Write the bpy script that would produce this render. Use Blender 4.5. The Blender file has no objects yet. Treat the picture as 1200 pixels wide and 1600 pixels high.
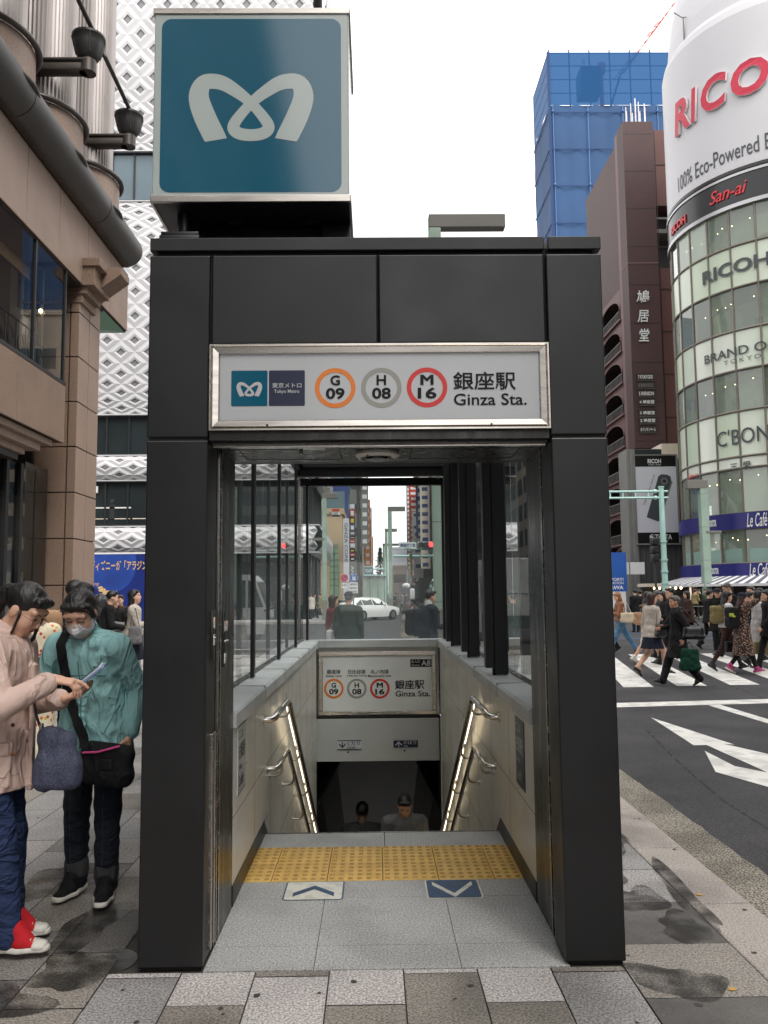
import bpy, bmesh, math, random
import numpy as np
from mathutils import Vector, Matrix
rad = math.radians
SC = bpy.context.scene
COL = SC.collection

# ------------------------------------------------------------------ camera, world, sun, exposure
CF, CYAW, CPITCH, CROLL, CH = 1304.7, .0124, .0967, -.0097, 1.5284
_f = np.array([math.sin(CYAW)*math.cos(CPITCH), math.cos(CYAW)*math.cos(CPITCH), math.sin(CPITCH)])
_r = np.array([math.cos(CYAW), -math.sin(CYAW), 0.0]); _u = np.cross(_r, _f)
CR = _r*math.cos(CROLL)+_u*math.sin(CROLL); CU = _u*math.cos(CROLL)-_r*math.sin(CROLL)
cam = bpy.data.cameras.new('camera'); camo = bpy.data.objects.new('camera', cam); COL.objects.link(camo)
camo.matrix_world = Matrix(((CR[0], CU[0], -_f[0], 0), (CR[1], CU[1], -_f[1], 0), (CR[2], CU[2], -_f[2], CH), (0, 0, 0, 1)))
cam.sensor_fit = 'VERTICAL'; cam.sensor_height = 36.0; cam.lens = CF/1600*36.0
cam.clip_start = .05; cam.clip_end = 3000
SC.camera = camo
W = bpy.data.worlds.new('World'); SC.world = W; W.use_nodes = True
SUN_EL, SUN_AZ = rad(52), rad(145)          # high, hazy sun behind the camera, to the right
nt = W.node_tree; nt.nodes.clear()
wo = nt.nodes.new('ShaderNodeOutputWorld'); bg = nt.nodes.new('ShaderNodeBackground'); sky = nt.nodes.new('ShaderNodeTexSky')
sky.sky_type = 'NISHITA'; sky.sun_disc = False; sky.sun_elevation = SUN_EL; sky.sun_rotation = SUN_AZ
sky.air_density = 1.0; sky.dust_density = 4.0; sky.ozone_density = 1.0; sky.altitude = 50
hs = nt.nodes.new('ShaderNodeHueSaturation'); hs.inputs['Saturation'].default_value = .16
mxw = nt.nodes.new('ShaderNodeMix'); mxw.data_type = 'RGBA'; mxw.inputs['Factor'].default_value = .62
mxw.inputs[7].default_value = (10.9, 10.7, 10.6, 1)     # the even cloud deck
nt.links.new(sky.outputs[0], hs.inputs['Color']); nt.links.new(hs.outputs[0], mxw.inputs[6])
nt.links.new(mxw.outputs[2], bg.inputs[0]); nt.links.new(bg.outputs[0], wo.inputs[0])
bg.inputs[1].default_value = .12
sl = bpy.data.lights.new('sun', 'SUN'); sl.energy = .9; sl.angle = rad(25); sl.color = (1, .96, .9)
so = bpy.data.objects.new('sun', sl); COL.objects.link(so)
so.rotation_euler = (math.pi/2-SUN_EL, 0, math.pi-SUN_AZ)
SC.view_settings.view_transform = 'Standard'; SC.view_settings.look = 'None'
SC.view_settings.exposure = .95; SC.view_settings.gamma = 1
SC.render.engine = 'CYCLES'
SC.cycles.max_bounces = 8; SC.cycles.transparent_max_bounces = 16; SC.cycles.glossy_bounces = 4
SC.cycles.sample_clamp_indirect = 6; SC.cycles.caustics_reflective = False; SC.cycles.caustics_refractive = False
SC.cycles.use_denoising = True


def at(px, py, X=None, Y=None, Z=None):
    """The world point a pixel of the 1200 x 1600 photograph meets on the plane X=, Y= or Z= (used to read off real positions)."""
    d = _f*CF + CR*(px-600) - CU*(py-800)
    t = X/d[0] if X is not None else Y/d[1] if Y is not None else (Z-CH)/d[2]
    return np.array([d[0]*t, d[1]*t, CH+d[2]*t])


# ------------------------------------------------------------------ materials
def S(r, g, b):
    return tuple(((c/255/12.92) if c <= 10 else (((c/255)+.055)/1.055)**2.4) for c in (r, g, b))


MATS = {}


def pm(name, rgb, rough=.6, metal=0, var=0, vs=3, bump=0, bs=40, stretch=None, spec=None, speck=0, sps=180, rvar=0, emit=None, es=1, coat=0, dirt=0, ds=1.5):
    """Procedural Principled material: tone variation by noise, fine speckle, bump, patchy roughness, worn patches."""
    m = bpy.data.materials.new(name); m.use_nodes = True
    n = m.node_tree; L = n.links; b = n.nodes['Principled BSDF']
    b.inputs['Base Color'].default_value = (*rgb, 1); b.inputs['Roughness'].default_value = rough; b.inputs['Metallic'].default_value = metal
    if spec is not None: b.inputs['Specular IOR Level'].default_value = spec
    if coat: b.inputs['Coat Weight'].default_value = coat; b.inputs['Coat Roughness'].default_value = .08
    tc = n.nodes.new('ShaderNodeTexCoord'); vec = tc.outputs['Object']
    if stretch:
        mp = n.nodes.new('ShaderNodeMapping'); mp.inputs['Scale'].default_value = stretch; L.new(vec, mp.inputs[0]); vec = mp.outputs[0]

    def noise(sc, det=4):
        t = n.nodes.new('ShaderNodeTexNoise'); t.inputs['Scale'].default_value = sc; t.inputs['Detail'].default_value = det
        L.new(vec, t.inputs['Vector']); return t.outputs[0]

    def rng(o, a, c, lo=.3, hi=.7):
        r = n.nodes.new('ShaderNodeMapRange'); r.inputs[1].default_value = lo; r.inputs[2].default_value = hi
        r.inputs[3].default_value = a; r.inputs[4].default_value = c; L.new(o, r.inputs[0]); return r.outputs[0]
    col = None

    def mul(col, fac):
        x = n.nodes.new('ShaderNodeMix'); x.data_type = 'RGBA'; x.blend_type = 'MULTIPLY'; x.inputs[0].default_value = 1
        if col is None: x.inputs[6].default_value = (*rgb, 1)
        else: L.new(col, x.inputs[6])
        L.new(fac, x.inputs[7]); return x.outputs[2]
    if var: col = mul(col, rng(noise(vs), 1-var, 1+var))
    if dirt: col = mul(col, rng(noise(ds, 6), 1-dirt, 1, .42, .53))
    if speck: col = mul(col, rng(noise(sps, 2), 1-speck, 1+speck*.7, .36, .64))
    if col is not None: L.new(col, b.inputs['Base Color'])
    if rvar: L.new(rng(noise(vs*1.7), max(.02, rough-rvar), min(1, rough+rvar)), b.inputs['Roughness'])
    if bump:
        bp = n.nodes.new('ShaderNodeBump'); bp.inputs['Strength'].default_value = bump; bp.inputs['Distance'].default_value = .01
        L.new(noise(bs, 5), bp.inputs['Height']); L.new(bp.outputs[0], b.inputs['Normal'])
    if emit: b.inputs['Emission Color'].default_value = (*emit, 1); b.inputs['Emission Strength'].default_value = es
    MATS[name] = m
    return m


def glass_mat(name, tint=(.86, .93, .91), ior=1.5, gain=1.0, film=0, filmcol=(.8, .8, .8), rough=.0):
    """Thin architectural glass: see-through with Fresnel reflection; film = share of milky film."""
    m = bpy.data.materials.new(name); m.use_nodes = True; n = m.node_tree; L = n.links; n.nodes.clear()
    o = n.nodes.new('ShaderNodeOutputMaterial'); t = n.nodes.new('ShaderNodeBsdfTransparent'); t.inputs[0].default_value = (*tint, 1)
    g = n.nodes.new('ShaderNodeBsdfGlossy'); g.inputs['Roughness'].default_value = rough; g.inputs[0].default_value = (1, 1, 1, 1)
    fr = n.nodes.new('ShaderNodeFresnel'); fr.inputs[0].default_value = ior
    mu = n.nodes.new('ShaderNodeMath'); mu.operation = 'MULTIPLY'; mu.inputs[1].default_value = gain; mu.use_clamp = True
    L.new(fr.outputs[0], mu.inputs[0])
    mx = n.nodes.new('ShaderNodeMixShader'); L.new(mu.outputs[0], mx.inputs[0])
    src = t.outputs[0]
    if film:
        d = n.nodes.new('ShaderNodeBsdfDiffuse'); d.inputs[0].default_value = (*filmcol, 1)
        m2 = n.nodes.new('ShaderNodeMixShader'); m2.inputs[0].default_value = film
        L.new(src, m2.inputs[1]); L.new(d.outputs[0], m2.inputs[2]); src = m2.outputs[0]
    L.new(src, mx.inputs[1]); L.new(g.outputs[0], mx.inputs[2]); L.new(mx.outputs[0], o.inputs[0])
    MATS[name] = m
    return m


# ------------------------------------------------------------------ object helpers
def tag(o, label=None, cat=None, group=None, kind=None):
    for k, v in (('label', label), ('category', cat), ('group', group), ('kind', kind)):
        if v: o[k] = v
    return o


def thing(name, label, cat, loc=(0, 0, 0), rz=0, group=None):
    o = bpy.data.objects.new(name, None); COL.objects.link(o)
    o.location = tuple(float(v) for v in loc); o.rotation_euler = (0, 0, rz); o.empty_display_size = .2
    return tag(o, label, cat, group)


def wmat(o):
    m = Matrix.Translation(o.location) @ o.rotation_euler.to_matrix().to_4x4()
    return wmat(o.parent) @ m if o.parent else m


def copy_thing(o, loc=None, rz=None, label=None, parent=None):
    c = o.copy(); COL.objects.link(c)
    if parent: c.parent = parent
    if loc is not None: c.location = tuple(float(v) for v in loc)
    if rz is not None: c.rotation_euler = (0, 0, rz)
    if label: c['label'] = label
    for ch in list(o.children): copy_thing(ch, parent=c)
    return c


TXT = {}


def text_geo(s, bold=0, shear=0, spacing=1):
    k = (s, bold, shear, spacing)
    if k not in TXT:
        c = bpy.data.curves.new('t', 'FONT'); c.body = s; c.size = 1; c.resolution_u = 3; c.shear = shear; c.offset = bold; c.space_character = spacing
        c.align_x = 'LEFT'; c.fill_mode = 'FRONT'
        o = bpy.data.objects.new('t', c); COL.objects.link(o)
        dg = bpy.context.evaluated_depsgraph_get(); dg.update()
        me = bpy.data.meshes.new_from_object(o.evaluated_get(dg))
        v = np.array([q.co[:2] for q in me.vertices]) if len(me.vertices) else np.zeros((1, 2))
        f = [tuple(p.vertices) for p in me.polygons]
        bpy.data.objects.remove(o); bpy.data.curves.remove(c); bpy.data.meshes.remove(me)
        lo, hi = v.min(0), v.max(0); v = (v-lo)/np.maximum(hi-lo, 1e-6)
        TXT[k] = (v, f, float((hi-lo)[0]/max(1e-6, (hi-lo)[1])))
    return TXT[k]


class MB:
    """Collects polygons with material names, in world coordinates, and links them as ONE mesh object."""
    def __init__(s): s.v = []; s.f = []; s.m = []; s.sm = []

    def add(s, verts, faces, m, smooth=False):
        o = len(s.v); s.v += [tuple(float(c) for c in p) for p in verts]
        for f in faces: s.f.append(tuple(i+o for i in f)); s.m.append(m); s.sm.append(smooth)
        return s

    def box(s, a, b, m, ch=0):
        x0, y0, z0 = (min(a[i], b[i]) for i in range(3)); x1, y1, z1 = (max(a[i], b[i]) for i in range(3))
        if ch:
            c = min(ch, (x1-x0)/2.1, (y1-y0)/2.1, (z1-z0)/2.1)
            bmx = bmesh.new(); bmesh.ops.create_cube(bmx, size=1)
            bmesh.ops.scale(bmx, vec=(x1-x0, y1-y0, z1-z0), verts=bmx.verts)
            bmesh.ops.translate(bmx, vec=((x0+x1)/2, (y0+y1)/2, (z0+z1)/2), verts=bmx.verts)
            bmesh.ops.bevel(bmx, geom=list(bmx.edges), offset=c, segments=2, affect='EDGES', profile=.5)
            bmx.verts.index_update()
            s.add([v.co[:] for v in bmx.verts], [[v.index for v in f.verts] for f in bmx.faces], m); bmx.free(); return s
        v = [(x0, y0, z0), (x1, y0, z0), (x1, y1, z0), (x0, y1, z0), (x0, y0, z1), (x1, y0, z1), (x1, y1, z1), (x0, y1, z1)]
        return s.add(v, [(0, 3, 2, 1), (4, 5, 6, 7), (0, 1, 5, 4), (1, 2, 6, 5), (2, 3, 7, 6), (3, 0, 4, 7)], m)

    def quad(s, a, b, c, d, m): return s.add([a, b, c, d], [(0, 1, 2, 3)], m)

    def prism(s, pts, d, m, back=True):
        """Polygon (3D, planar) extruded by vector d."""
        n = len(pts); p = [np.array(q, float) for q in pts]; d = np.array(d, float)
        return s.add(p+[q+d for q in p], [tuple(range(n))]+[tuple(range(2*n-1, n-1, -1))]+[((i+1) % n, i, i+n, (i+1) % n+n) for i in range(n)], m)

    def cyl(s, a, b, r0, r1, m, n=12, cap=True):
        a = np.array(a, float); b = np.array(b, float); w = b-a; w = w/np.linalg.norm(w)
        t = np.array([1, 0, 0]) if abs(w[0]) < .8 else np.array([0, 1, 0]); u = np.cross(w, t); u /= np.linalg.norm(u); v = np.cross(w, u)
        vs = []
        for c, r in ((a, r0), (b, r1)):
            for i in range(n):
                g = 2*math.pi*i/n; vs.append(c+r*(math.cos(g)*u+math.sin(g)*v))
        s.add(vs, [(i, i+n, (i+1) % n+n, (i+1) % n) for i in range(n)], m, True)
        if cap: s.add(vs, [tuple(range(n)), tuple(range(2*n-1, n-1, -1))], m)
        return s

    def tube(s, pts, r, m, n=8, cap=True, closed=False):
        P = [np.array(p, float) for p in pts]; k = len(P); vs = []; pu = None
        R = r if isinstance(r, (list, tuple)) else [r]*k
        for i in range(k):
            w = (P[(i+1) % k]-P[i-1]) if closed else P[min(i+1, k-1)]-P[max(i-1, 0)]
            w = w/(np.linalg.norm(w)+1e-9)
            if pu is None:
                t = np.array([0, 0, 1.]) if abs(w[2]) < .8 else np.array([1., 0, 0]); u = np.cross(w, t)
            else: u = pu-w*np.dot(pu, w)
            u /= np.linalg.norm(u)+1e-9; pu = u; v = np.cross(w, u)
            for j in range(n):
                g = 2*math.pi*j/n; vs.append(P[i]+R[i]*(math.cos(g)*u+math.sin(g)*v))
        fs = []
        for i in range(k if closed else k-1):
            for j in range(n):
                a, b = i*n+j, i*n+(j+1) % n; c, d = ((i+1) % k)*n+(j+1) % n, ((i+1) % k)*n+j
                fs.append((a, d, c, b))
        s.add(vs, fs, m, True)
        if cap and not closed: s.add([vs[j] for j in range(n)], [tuple(range(n-1, -1, -1))], m); s.add(vs[-n:], [tuple(range(n))], m)
        return s

    def lathe(s, prof, c, m, n=20, axis=(0, 0, 1), ang=2*math.pi):
        w = np.array(axis, float); w /= np.linalg.norm(w); t = np.array([1, 0, 0]) if abs(w[0]) < .8 else np.array([0, 1, 0])
        u = np.cross(w, t); u /= np.linalg.norm(u); v = np.cross(w, u); c = np.array(c, float); vs = []
        for r, h in prof:
            for j in range(n):
                g = ang*j/n; vs.append(c+w*h+r*(math.cos(g)*u+math.sin(g)*v))
        fs = [(i*n+j, i*n+(j+1) % n, (i+1)*n+(j+1) % n, (i+1)*n+j) for i in range(len(prof)-1) for j in range(n)]
        return s.add(vs, fs, m, True)

    def ball(s, c, r, m, n=10, k=6):
        r = (r, r, r) if not hasattr(r, '__len__') else r
        vs = [(c[0], c[1], c[2]+r[2])]
        for i in range(1, k):
            for j in range(n):
                a, g = math.pi*i/k, 2*math.pi*j/n; vs.append((c[0]+r[0]*math.sin(a)*math.cos(g), c[1]+r[1]*math.sin(a)*math.sin(g), c[2]+r[2]*math.cos(a)))
        vs.append((c[0], c[1], c[2]-r[2])); e = len(vs)-1
        fs = [(0, 1+j, 1+(j+1) % n) for j in range(n)]
        fs += [(1+(i-1)*n+j, 1+i*n+j, 1+i*n+(j+1) % n, 1+(i-1)*n+(j+1) % n) for i in range(1, k-1) for j in range(n)]
        fs += [(e, 1+(k-2)*n+(j+1) % n, 1+(k-2)*n+j) for j in range(n)]
        return s.add(vs, fs, m, True)

    def flat(s, pts2, fn, m):
        return s.add([fn(*p) for p in pts2], [tuple(range(len(pts2)))], m)

    def text(s, t, box, fn, m, bold=.012, shear=0, keep=False, spacing=1, depth=None):
        """Lettering t fills box (x0,y0,x1,y1) of the surface fn(x,y)->point; keep = keep its own proportions (left aligned); depth = fn of the back."""
        v, f, asp = text_geo(t, bold, shear, spacing); x0, y0, x1, y1 = box
        w, h = x1-x0, y1-y0
        if keep:
            sg = 1 if w > 0 else -1; w = sg*min(abs(w), abs(h)*asp)
        pts = [(x0+p[0]*w, y0+p[1]*h) for p in v]
        s.add([fn(*p) for p in pts], f, m)
        if depth:
            cnt = {}
            for q in f:
                for i in range(len(q)):
                    a, b = q[i], q[(i+1) % len(q)]; cnt[(a, b)] = 1
            ed = [e for e in cnt if (e[1], e[0]) not in cnt]; n = len(pts)
            s.add([fn(*p) for p in pts]+[depth(*p) for p in pts], [(a, b, b+n, a+n) for a, b in ed], m if not hasattr(s, 'sidemat') else s.sidemat)
        return s

    def ring(s, c, r0, r1, fn, m, n=40):
        pts = []
        for i in range(n):
            g = 2*math.pi*i/n; pts += [(c[0]+r0*math.cos(g), c[1]+r0*math.sin(g)), (c[0]+r1*math.cos(g), c[1]+r1*math.sin(g))]
        return s.add([fn(*p) for p in pts], [(2*i, 2*i+1, (2*i+3) % (2*n), (2*i+2) % (2*n)) for i in range(n)], m)

    def rrect(s, x0, y0, x1, y1, r, fn, m, k=6):
        pts = []
        for cx, cy, a0 in ((x1-r, y1-r, 0), (x0+r, y1-r, 90), (x0+r, y0+r, 180), (x1-r, y0+r, 270)):
            for i in range(k+1):
                g = rad(a0+90*i/k); pts.append((cx+r*math.cos(g), cy+r*math.sin(g)))
        return s.flat(pts, fn, m)

    def build(s, name, parent=None, smooth=None, label=None, cat=None, group=None, kind=None, origin=None):
        me = bpy.data.meshes.new(name); v = np.array(s.v, float).reshape(-1, 3)
        o = bpy.data.objects.new(name, me)
        if parent:
            o.parent = parent; inv = np.array(wmat(parent).inverted())
            v = v @ inv[:3, :3].T + inv[:3, 3]
        elif origin is not None: v = v-np.array(origin); o.location = tuple(float(c) for c in origin)
        me.from_pydata(v.tolist(), [], s.f)
        names = list(dict.fromkeys(s.m))
        for n in names: me.materials.append(MATS[n])
        ix = {n: i for i, n in enumerate(names)}
        me.polygons.foreach_set('material_index', [ix[n] for n in s.m])
        me.polygons.foreach_set('use_smooth', [bool(b) or smooth is not None for b in s.sm])
        if smooth is not None: me.set_sharp_from_angle(angle=rad(smooth))
        elif any(s.sm): me.set_sharp_from_angle(angle=rad(50))
        me.update(); COL.objects.link(o)
        return tag(o, label, cat, group, kind)


def plane_fn(o, u, v):
    o, u, v = (np.array(q, float) for q in (o, u, v))
    return lambda x, y: o+u*x+v*y


EMB = [(-111, -124, 70), (-150, -40, 70), (-168, 25, 64), (-150, 70, 54), (-100, 71, 50), (-50, 42, 42), (0, 0, 34), (45, -55, 36), (56, -84, 39), (38, -102, 40), (0, -108, 40), (-38, -102, 40), (-56, -84, 39), (-45, -55, 36), (0, 0, 34), (50, 42, 42), (100, 71, 50), (150, 70, 54), (168, 25, 64), (150, -40, 70), (111, -124, 70)]


def emblem(mb, cx, cy, w, fn, m, nz=(0, -.0004, 0)):
    """The ribbon heart emblem, width w, drawn as one ribbon of varying width."""
    sc = w/388; P = np.array([(p[0], p[1]) for p in EMB], float); wd = np.array([p[2] for p in EMB], float)
    T = np.linspace(0, len(P)-1, 90); Q = np.zeros((90, 2)); q = np.zeros(90)
    for i, t in enumerate(T):                       # Catmull-Rom
        k = min(int(t), len(P)-2); f = t-k
        g = lambda A, j: A[min(max(j, 0), len(P)-1)]
        for A, out in ((P, Q), (wd, q)):
            a, b, c, d = g(A, k-1), g(A, k), g(A, k+1), g(A, k+2)
            out[i] = .5*((2*b)+(-a+c)*f+(2*a-5*b+4*c-d)*f*f+(-a+3*b-3*c+d)*f**3)
    d = np.gradient(Q, axis=0); d /= np.linalg.norm(d, axis=1)[:, None]; nrm = np.stack([-d[:, 1], d[:, 0]], 1)
    nrm[0] = (-.98, -.17); nrm[-1] = (-.98, .17); nrm[0] *= np.sign(nrm[0]@nrm[1]) or 1; nrm[-1] *= np.sign(nrm[-1]@nrm[-2]) or 1
    vs = []
    for i in range(90):
        for sg in (1, -1):
            x, y = Q[i]+sg*nrm[i]*q[i]/2; vs.append(fn(cx+x*sc, cy+y*sc)+np.array(nz)*(i*.02))
    mb.add(vs, [(2*i, 2*i+1, 2*i+3, 2*i+2) for i in range(89)], m)
# ------------------------------------------------------------------ material library
pm('asphalt', S(74, 73, 75), .85, var=.22, vs=1.3, dirt=.16, ds=.7, bump=.5, bs=220, speck=.55, sps=140, spec=.3)
pm('road_paint', S(232, 230, 224), .7, var=.1, vs=2, dirt=.22, ds=5, bump=.2, bs=200)
pm('blue_paint', S(70, 120, 190), .7, dirt=.3, ds=4)
pm('aggregate', S(150, 143, 130), .9, var=.2, vs=2, speck=.9, sps=85, bump=.9, bs=110, dirt=.15, ds=2)
pm('kerb_stone', S(178, 169, 161), .75, var=.1, vs=2, speck=.35, sps=110, bump=.25, bs=160, dirt=.35, ds=1.1, rvar=.1)
pm('joint', S(64, 59, 54), .95)
for i, (c, d) in enumerate((((204, 197, 194), .10), ((178, 173, 169), .26), ((154, 147, 138), .34), ((140, 135, 130), .4), ((163, 160, 158), .28), ((120, 116, 112), .42))):
    pm('paver_%d' % i, S(*c), .72, var=.12, vs=2.2, speck=.5, sps=105, bump=.35, bs=120, dirt=d, ds=1.15, rvar=.12)
pm('wet_paver', S(100, 95, 90), .4, var=.25, vs=3, speck=.45, sps=200, bump=.25, bs=150, dirt=.4, ds=1.6, rvar=.2)
pm('floor_granite', S(186, 185, 183), .62, var=.07, vs=2.5, speck=.42, sps=115, bump=.15, bs=200, dirt=.16, ds=1.8, rvar=.1)
pm('tactile_worn', S(188, 144, 82), .6, var=.2, vs=30)
pm('tactile_yellow', S(232, 190, 104), .55, var=.06, vs=4, dirt=.14, ds=9, bump=.1, bs=150)
pm('black_panel', S(20, 20, 21), .40, metal=.0, var=.1, vs=1.6, bump=.06, bs=320, rvar=.1, spec=.55, dirt=.18, ds=1.3, speck=.12, sps=260)
pm('black_gap', S(22, 22, 23), .8)
pm('dark_metal', S(62, 61, 60), .3, metal=.75, var=.08, vs=2, rvar=.08, stretch=(6, 6, .5))
pm('black_frame', S(30, 31, 33), .4, var=.1, vs=2)
pm('stainless', S(196, 190, 182), .24, metal=1, var=.08, vs=3, rvar=.06, stretch=(1, 1, 9))
pm('rail_steel', S(206, 200, 192), .16, metal=1, var=.04, vs=6)
pm('beige_panel', S(226, 223, 215), .33, var=.05, vs=1.4, stretch=(.6, 1, 2.2), dirt=.08, ds=2, rvar=.06, bump=.02, bs=60)
pm('panel_joint', S(120, 114, 104), .7)
pm('ledge_gray', S(216, 219, 220), .5, var=.05, vs=2, dirt=.12, ds=2)
pm('ledge_edge', S(176, 176, 174), .5, var=.05, vs=2)
pm('lintel_gray', S(186, 188, 186), .55, var=.04, vs=3)
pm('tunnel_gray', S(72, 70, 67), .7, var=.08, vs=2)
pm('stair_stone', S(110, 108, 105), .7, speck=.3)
pm('sign_white', S(196, 198, 200), .28, var=.02, vs=5, coat=.25)
pm('sign_pale', S(190, 200, 196), .14, var=.03, vs=3, coat=.4)
pm('sign_teal', S(0, 94, 120), .1, var=.03, vs=2, coat=.5)
pm('sign_navy', S(16, 26, 62), .3)
pm('sign_black', S(10, 10, 11), .5, spec=.3)
pm('sign_bright', S(236, 238, 236), .3, var=.02, vs=5, coat=.2)  # whiter copy of the sign face: brightness put into the colour, nothing glows
pm('line_orange', S(240, 132, 40), .35)
pm('line_gray', S(160, 158, 150), .35)
pm('line_red', S(222, 44, 40), .35)
pm('floor_navy', S(48, 76, 112), .5, dirt=.25, ds=14)
pm('floor_white', S(226, 224, 212), .5, dirt=.2, ds=12)
pm('led_warm', S(255, 226, 170), .5, emit=(1, .82, .55), es=2.6)
pm('white_plastic', S(226, 224, 218), .4, var=.03)
pm('lens_black', S(18, 18, 20), .1)
glass_mat('pane_clear', (.9, .945, .93), 1.5, .8, film=.05, filmcol=S(205, 218, 216))
glass_mat('pane_film', (.86, .91, .9), 1.5, .8, film=.2, filmcol=S(205, 218, 218))

rng = random.Random(7)
# ------------------------------------------------------------------ ground: road sheet, pavement, kerb, gutter
SWX0, SWX1, SWY0, SWY1 = -.99, 1.03, 5.45, 15.5      # stairwell opening in the ground


def holed(mb, x0, y0, x1, y1, z, m):
    hx0, hx1, hy0, hy1 = SWX0, SWX1, SWY0, SWY1
    xs = sorted({x0, hx0, hx1, x1}); ys = sorted({y0, hy0, min(hy1, y1), y1})
    for i in range(len(xs)-1):
        for j in range(len(ys)-1):
            if xs[i] >= hx0 and xs[i+1] <= hx1 and ys[j] >= hy0 and ys[j+1] <= hy1: continue
            mb.quad((xs[i], ys[j], z), (xs[i+1], ys[j], z), (xs[i+1], ys[j+1], z), (xs[i], ys[j+1], z), m)


g = MB(); holed(g, -900, -60, 900, 1600, -.125, 'asphalt'); g.build('ground', kind='structure')
g = MB(); holed(g, -30, -8, 1.53, 21.5, -.007, 'joint')
g.quad((-30, 21.5, -.007), (1.53, 21.5, -.007), (1.53, 21.5, -.13), (-30, 21.5, -.13), 'joint')
GX = [.105+.3*k for k in range(-99, 5)]
for i in range(len(GX)-1):
    xa, xb = GX[i]+.003, GX[i+1]-.003
    if i == len(GX)-2: xb = 1.526
    y = -3-(.25 if i % 2 else 0)-rng.random()*.03
    while y < 21.5:
        L = .485
        ya, yb = y+.0025, min(y+L-.0025, 21.5); y += L
        if xb > -.99 and xa < 1.03 and yb > 3.57:
            # keep the entrance's own footprint clear
            if xa < 1.0 and xb > -.96:
                if ya < 3.565: yb = 3.565
                else: continue
        if yb-ya < .03: continue
        near = abs((xa+xb)/2) < 1.0 and yb < 3.8
        r = rng.random()
        if near: m = 'paver_0' if r < .62 else ('paver_4' if r < .8 else 'paver_2')
        elif xa > .9: m = ('paver_1', 'paver_2', 'wet_paver', 'paver_0', 'paver_4', 'paver_2', 'wet_paver')[int(r*7)]
        elif -1.75 < xa < -.9 and 2.6 < ya < 4.6: m = ('wet_paver', 'paver_3', 'paver_2', 'paver_5', 'paver_3')[int(r*5)]
        else: m = ('paver_1', 'paver_2', 'paver_4', 'paver_3', 'paver_1', 'paver_4')[int(r*6)]
        z = rng.uniform(-.0008, .0008)
        g.quad((xa, ya, z), (xb, ya, z), (xb, yb, z), (xa, yb, z), m)
g.build('pavement', kind='structure')
g = MB(); y = -4+.14
while y < 21.3:
    g.box((1.533, y+.003, -.2), (1.83, y+.897, 0), 'kerb_stone', .012); y += .9
g.build('kerb', kind='structure')
g = MB(); n = 170; ys = np.linspace(-5, 24, n)
xe = [2.265+.006*math.sin(q*2.1)+.012*rng.uniform(-1, 1) for q in ys]
for i in range(n-1): g.quad((1.80, ys[i], -.119), (xe[i], ys[i], -.119), (xe[i+1], ys[i+1], -.119), (1.80, ys[i+1], -.119), 'aggregate')
g.build('gutter', kind='structure')

# road markings (read off the photograph on the road plane)
g = MB(); zr = -.12


def rp(px, py): p = at(px, py, Z=zr); return (p[0], p[1], zr)


g.quad((2.6, 11.95, zr), (17, 13.5, zr), (17, 13.95, zr), (2.6, 12.4, zr), 'road_paint')
a, b = rp(1107, 1102), rp(1125, 1101); c, d = rp(1200, 1124), rp(1200, 1131)
g.quad(a, b, (b[0]+.08+(c[0]-b[0])*7, b[1]+(c[1]-b[1])*7, zr), (a[0]+.1+(d[0]-a[0])*5.9, a[1]+(d[1]-a[1])*5.9, zr), 'road_paint')
ar = [rp(*p) for p in ((1017, 1121), (1148, 1164), (1130, 1162.5))]
g.add([rp(1017, 1121), rp(1084, 1164.5), rp(1104, 1164), rp(1130, 1162), rp(1148, 1163.5)], [(0, 1, 2), (0, 2, 3), (0, 3, 4)], 'road_paint')
g.add([rp(1104, 1164), rp(1180, 1198), rp(1260, 1235), rp(1300, 1222), rp(1200, 1178), rp(1130, 1162)], [(0, 1, 4, 5), (1, 2, 3, 4)], 'road_paint')
g.add([rp(1101, 1173), rp(1118, 1206), rp(1200, 1229.5), rp(1262, 1249), rp(1262, 1232), rp(1200, 1207), rp(1148, 1197)], [(0, 1, 6), (1, 2, 5, 6), (2, 3, 4, 5)], 'road_paint')
for k in range(-2, 15):
    xr = 4.78+.955*k; y0 = 14.5+.09*(xr-4.78); y1 = 21.9; sl_ = .185
    g.quad((xr-.52, y0, zr), (xr, y0, zr), (xr+sl_*(y1-y0), y1, zr), (xr-.5+sl_*(y1-y0), y1, zr), 'road_paint')
g.quad((7.5, 29.2, zr), (22, 27.6, zr), (22, 27.8, zr), (7.5, 29.4, zr), 'blue_paint')
g.quad((3, 33.2, zr), (24, 31.2, zr), (24, 31.4, zr), (3, 33.4, zr), 'blue_paint')
g.quad((-20, 25.4, zr), (2, 25.4, zr), (2, 25.55, zr), (-20, 25.55, zr), 'road_paint')
g.build('road_markings', kind='structure')
g = MB(); g.box((18.9, 47.5, -.3), (90, 400, 0), 'paver_4'); g.build('far_pavement', kind='structure')
g = MB(); g.box((-60, 46.5, -.3), (-1.2, 400, 0), 'paver_4'); g.build('opposite_pavement', kind='structure')

# damp stains, gum spots and the odd fallen leaf on the paving; tar seams on the road
def decal(name, col, a, rough):
    m = pm(name, col, rough, var=.3, vs=5); n = m.node_tree; b = n.nodes['Principled BSDF']; tc = n.nodes.new('ShaderNodeTexCoord'); t = n.nodes.new('ShaderNodeTexNoise'); t.inputs['Scale'].default_value = 7; t.inputs['Detail'].default_value = 7
    r = n.nodes.new('ShaderNodeMapRange'); r.inputs[1].default_value = .38; r.inputs[2].default_value = .6; r.inputs[3].default_value = a*.25; r.inputs[4].default_value = a; n.links.new(tc.outputs['Object'], t.inputs[0]); n.links.new(t.outputs[0], r.inputs[0]); n.links.new(r.outputs[0], b.inputs['Alpha'])


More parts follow.
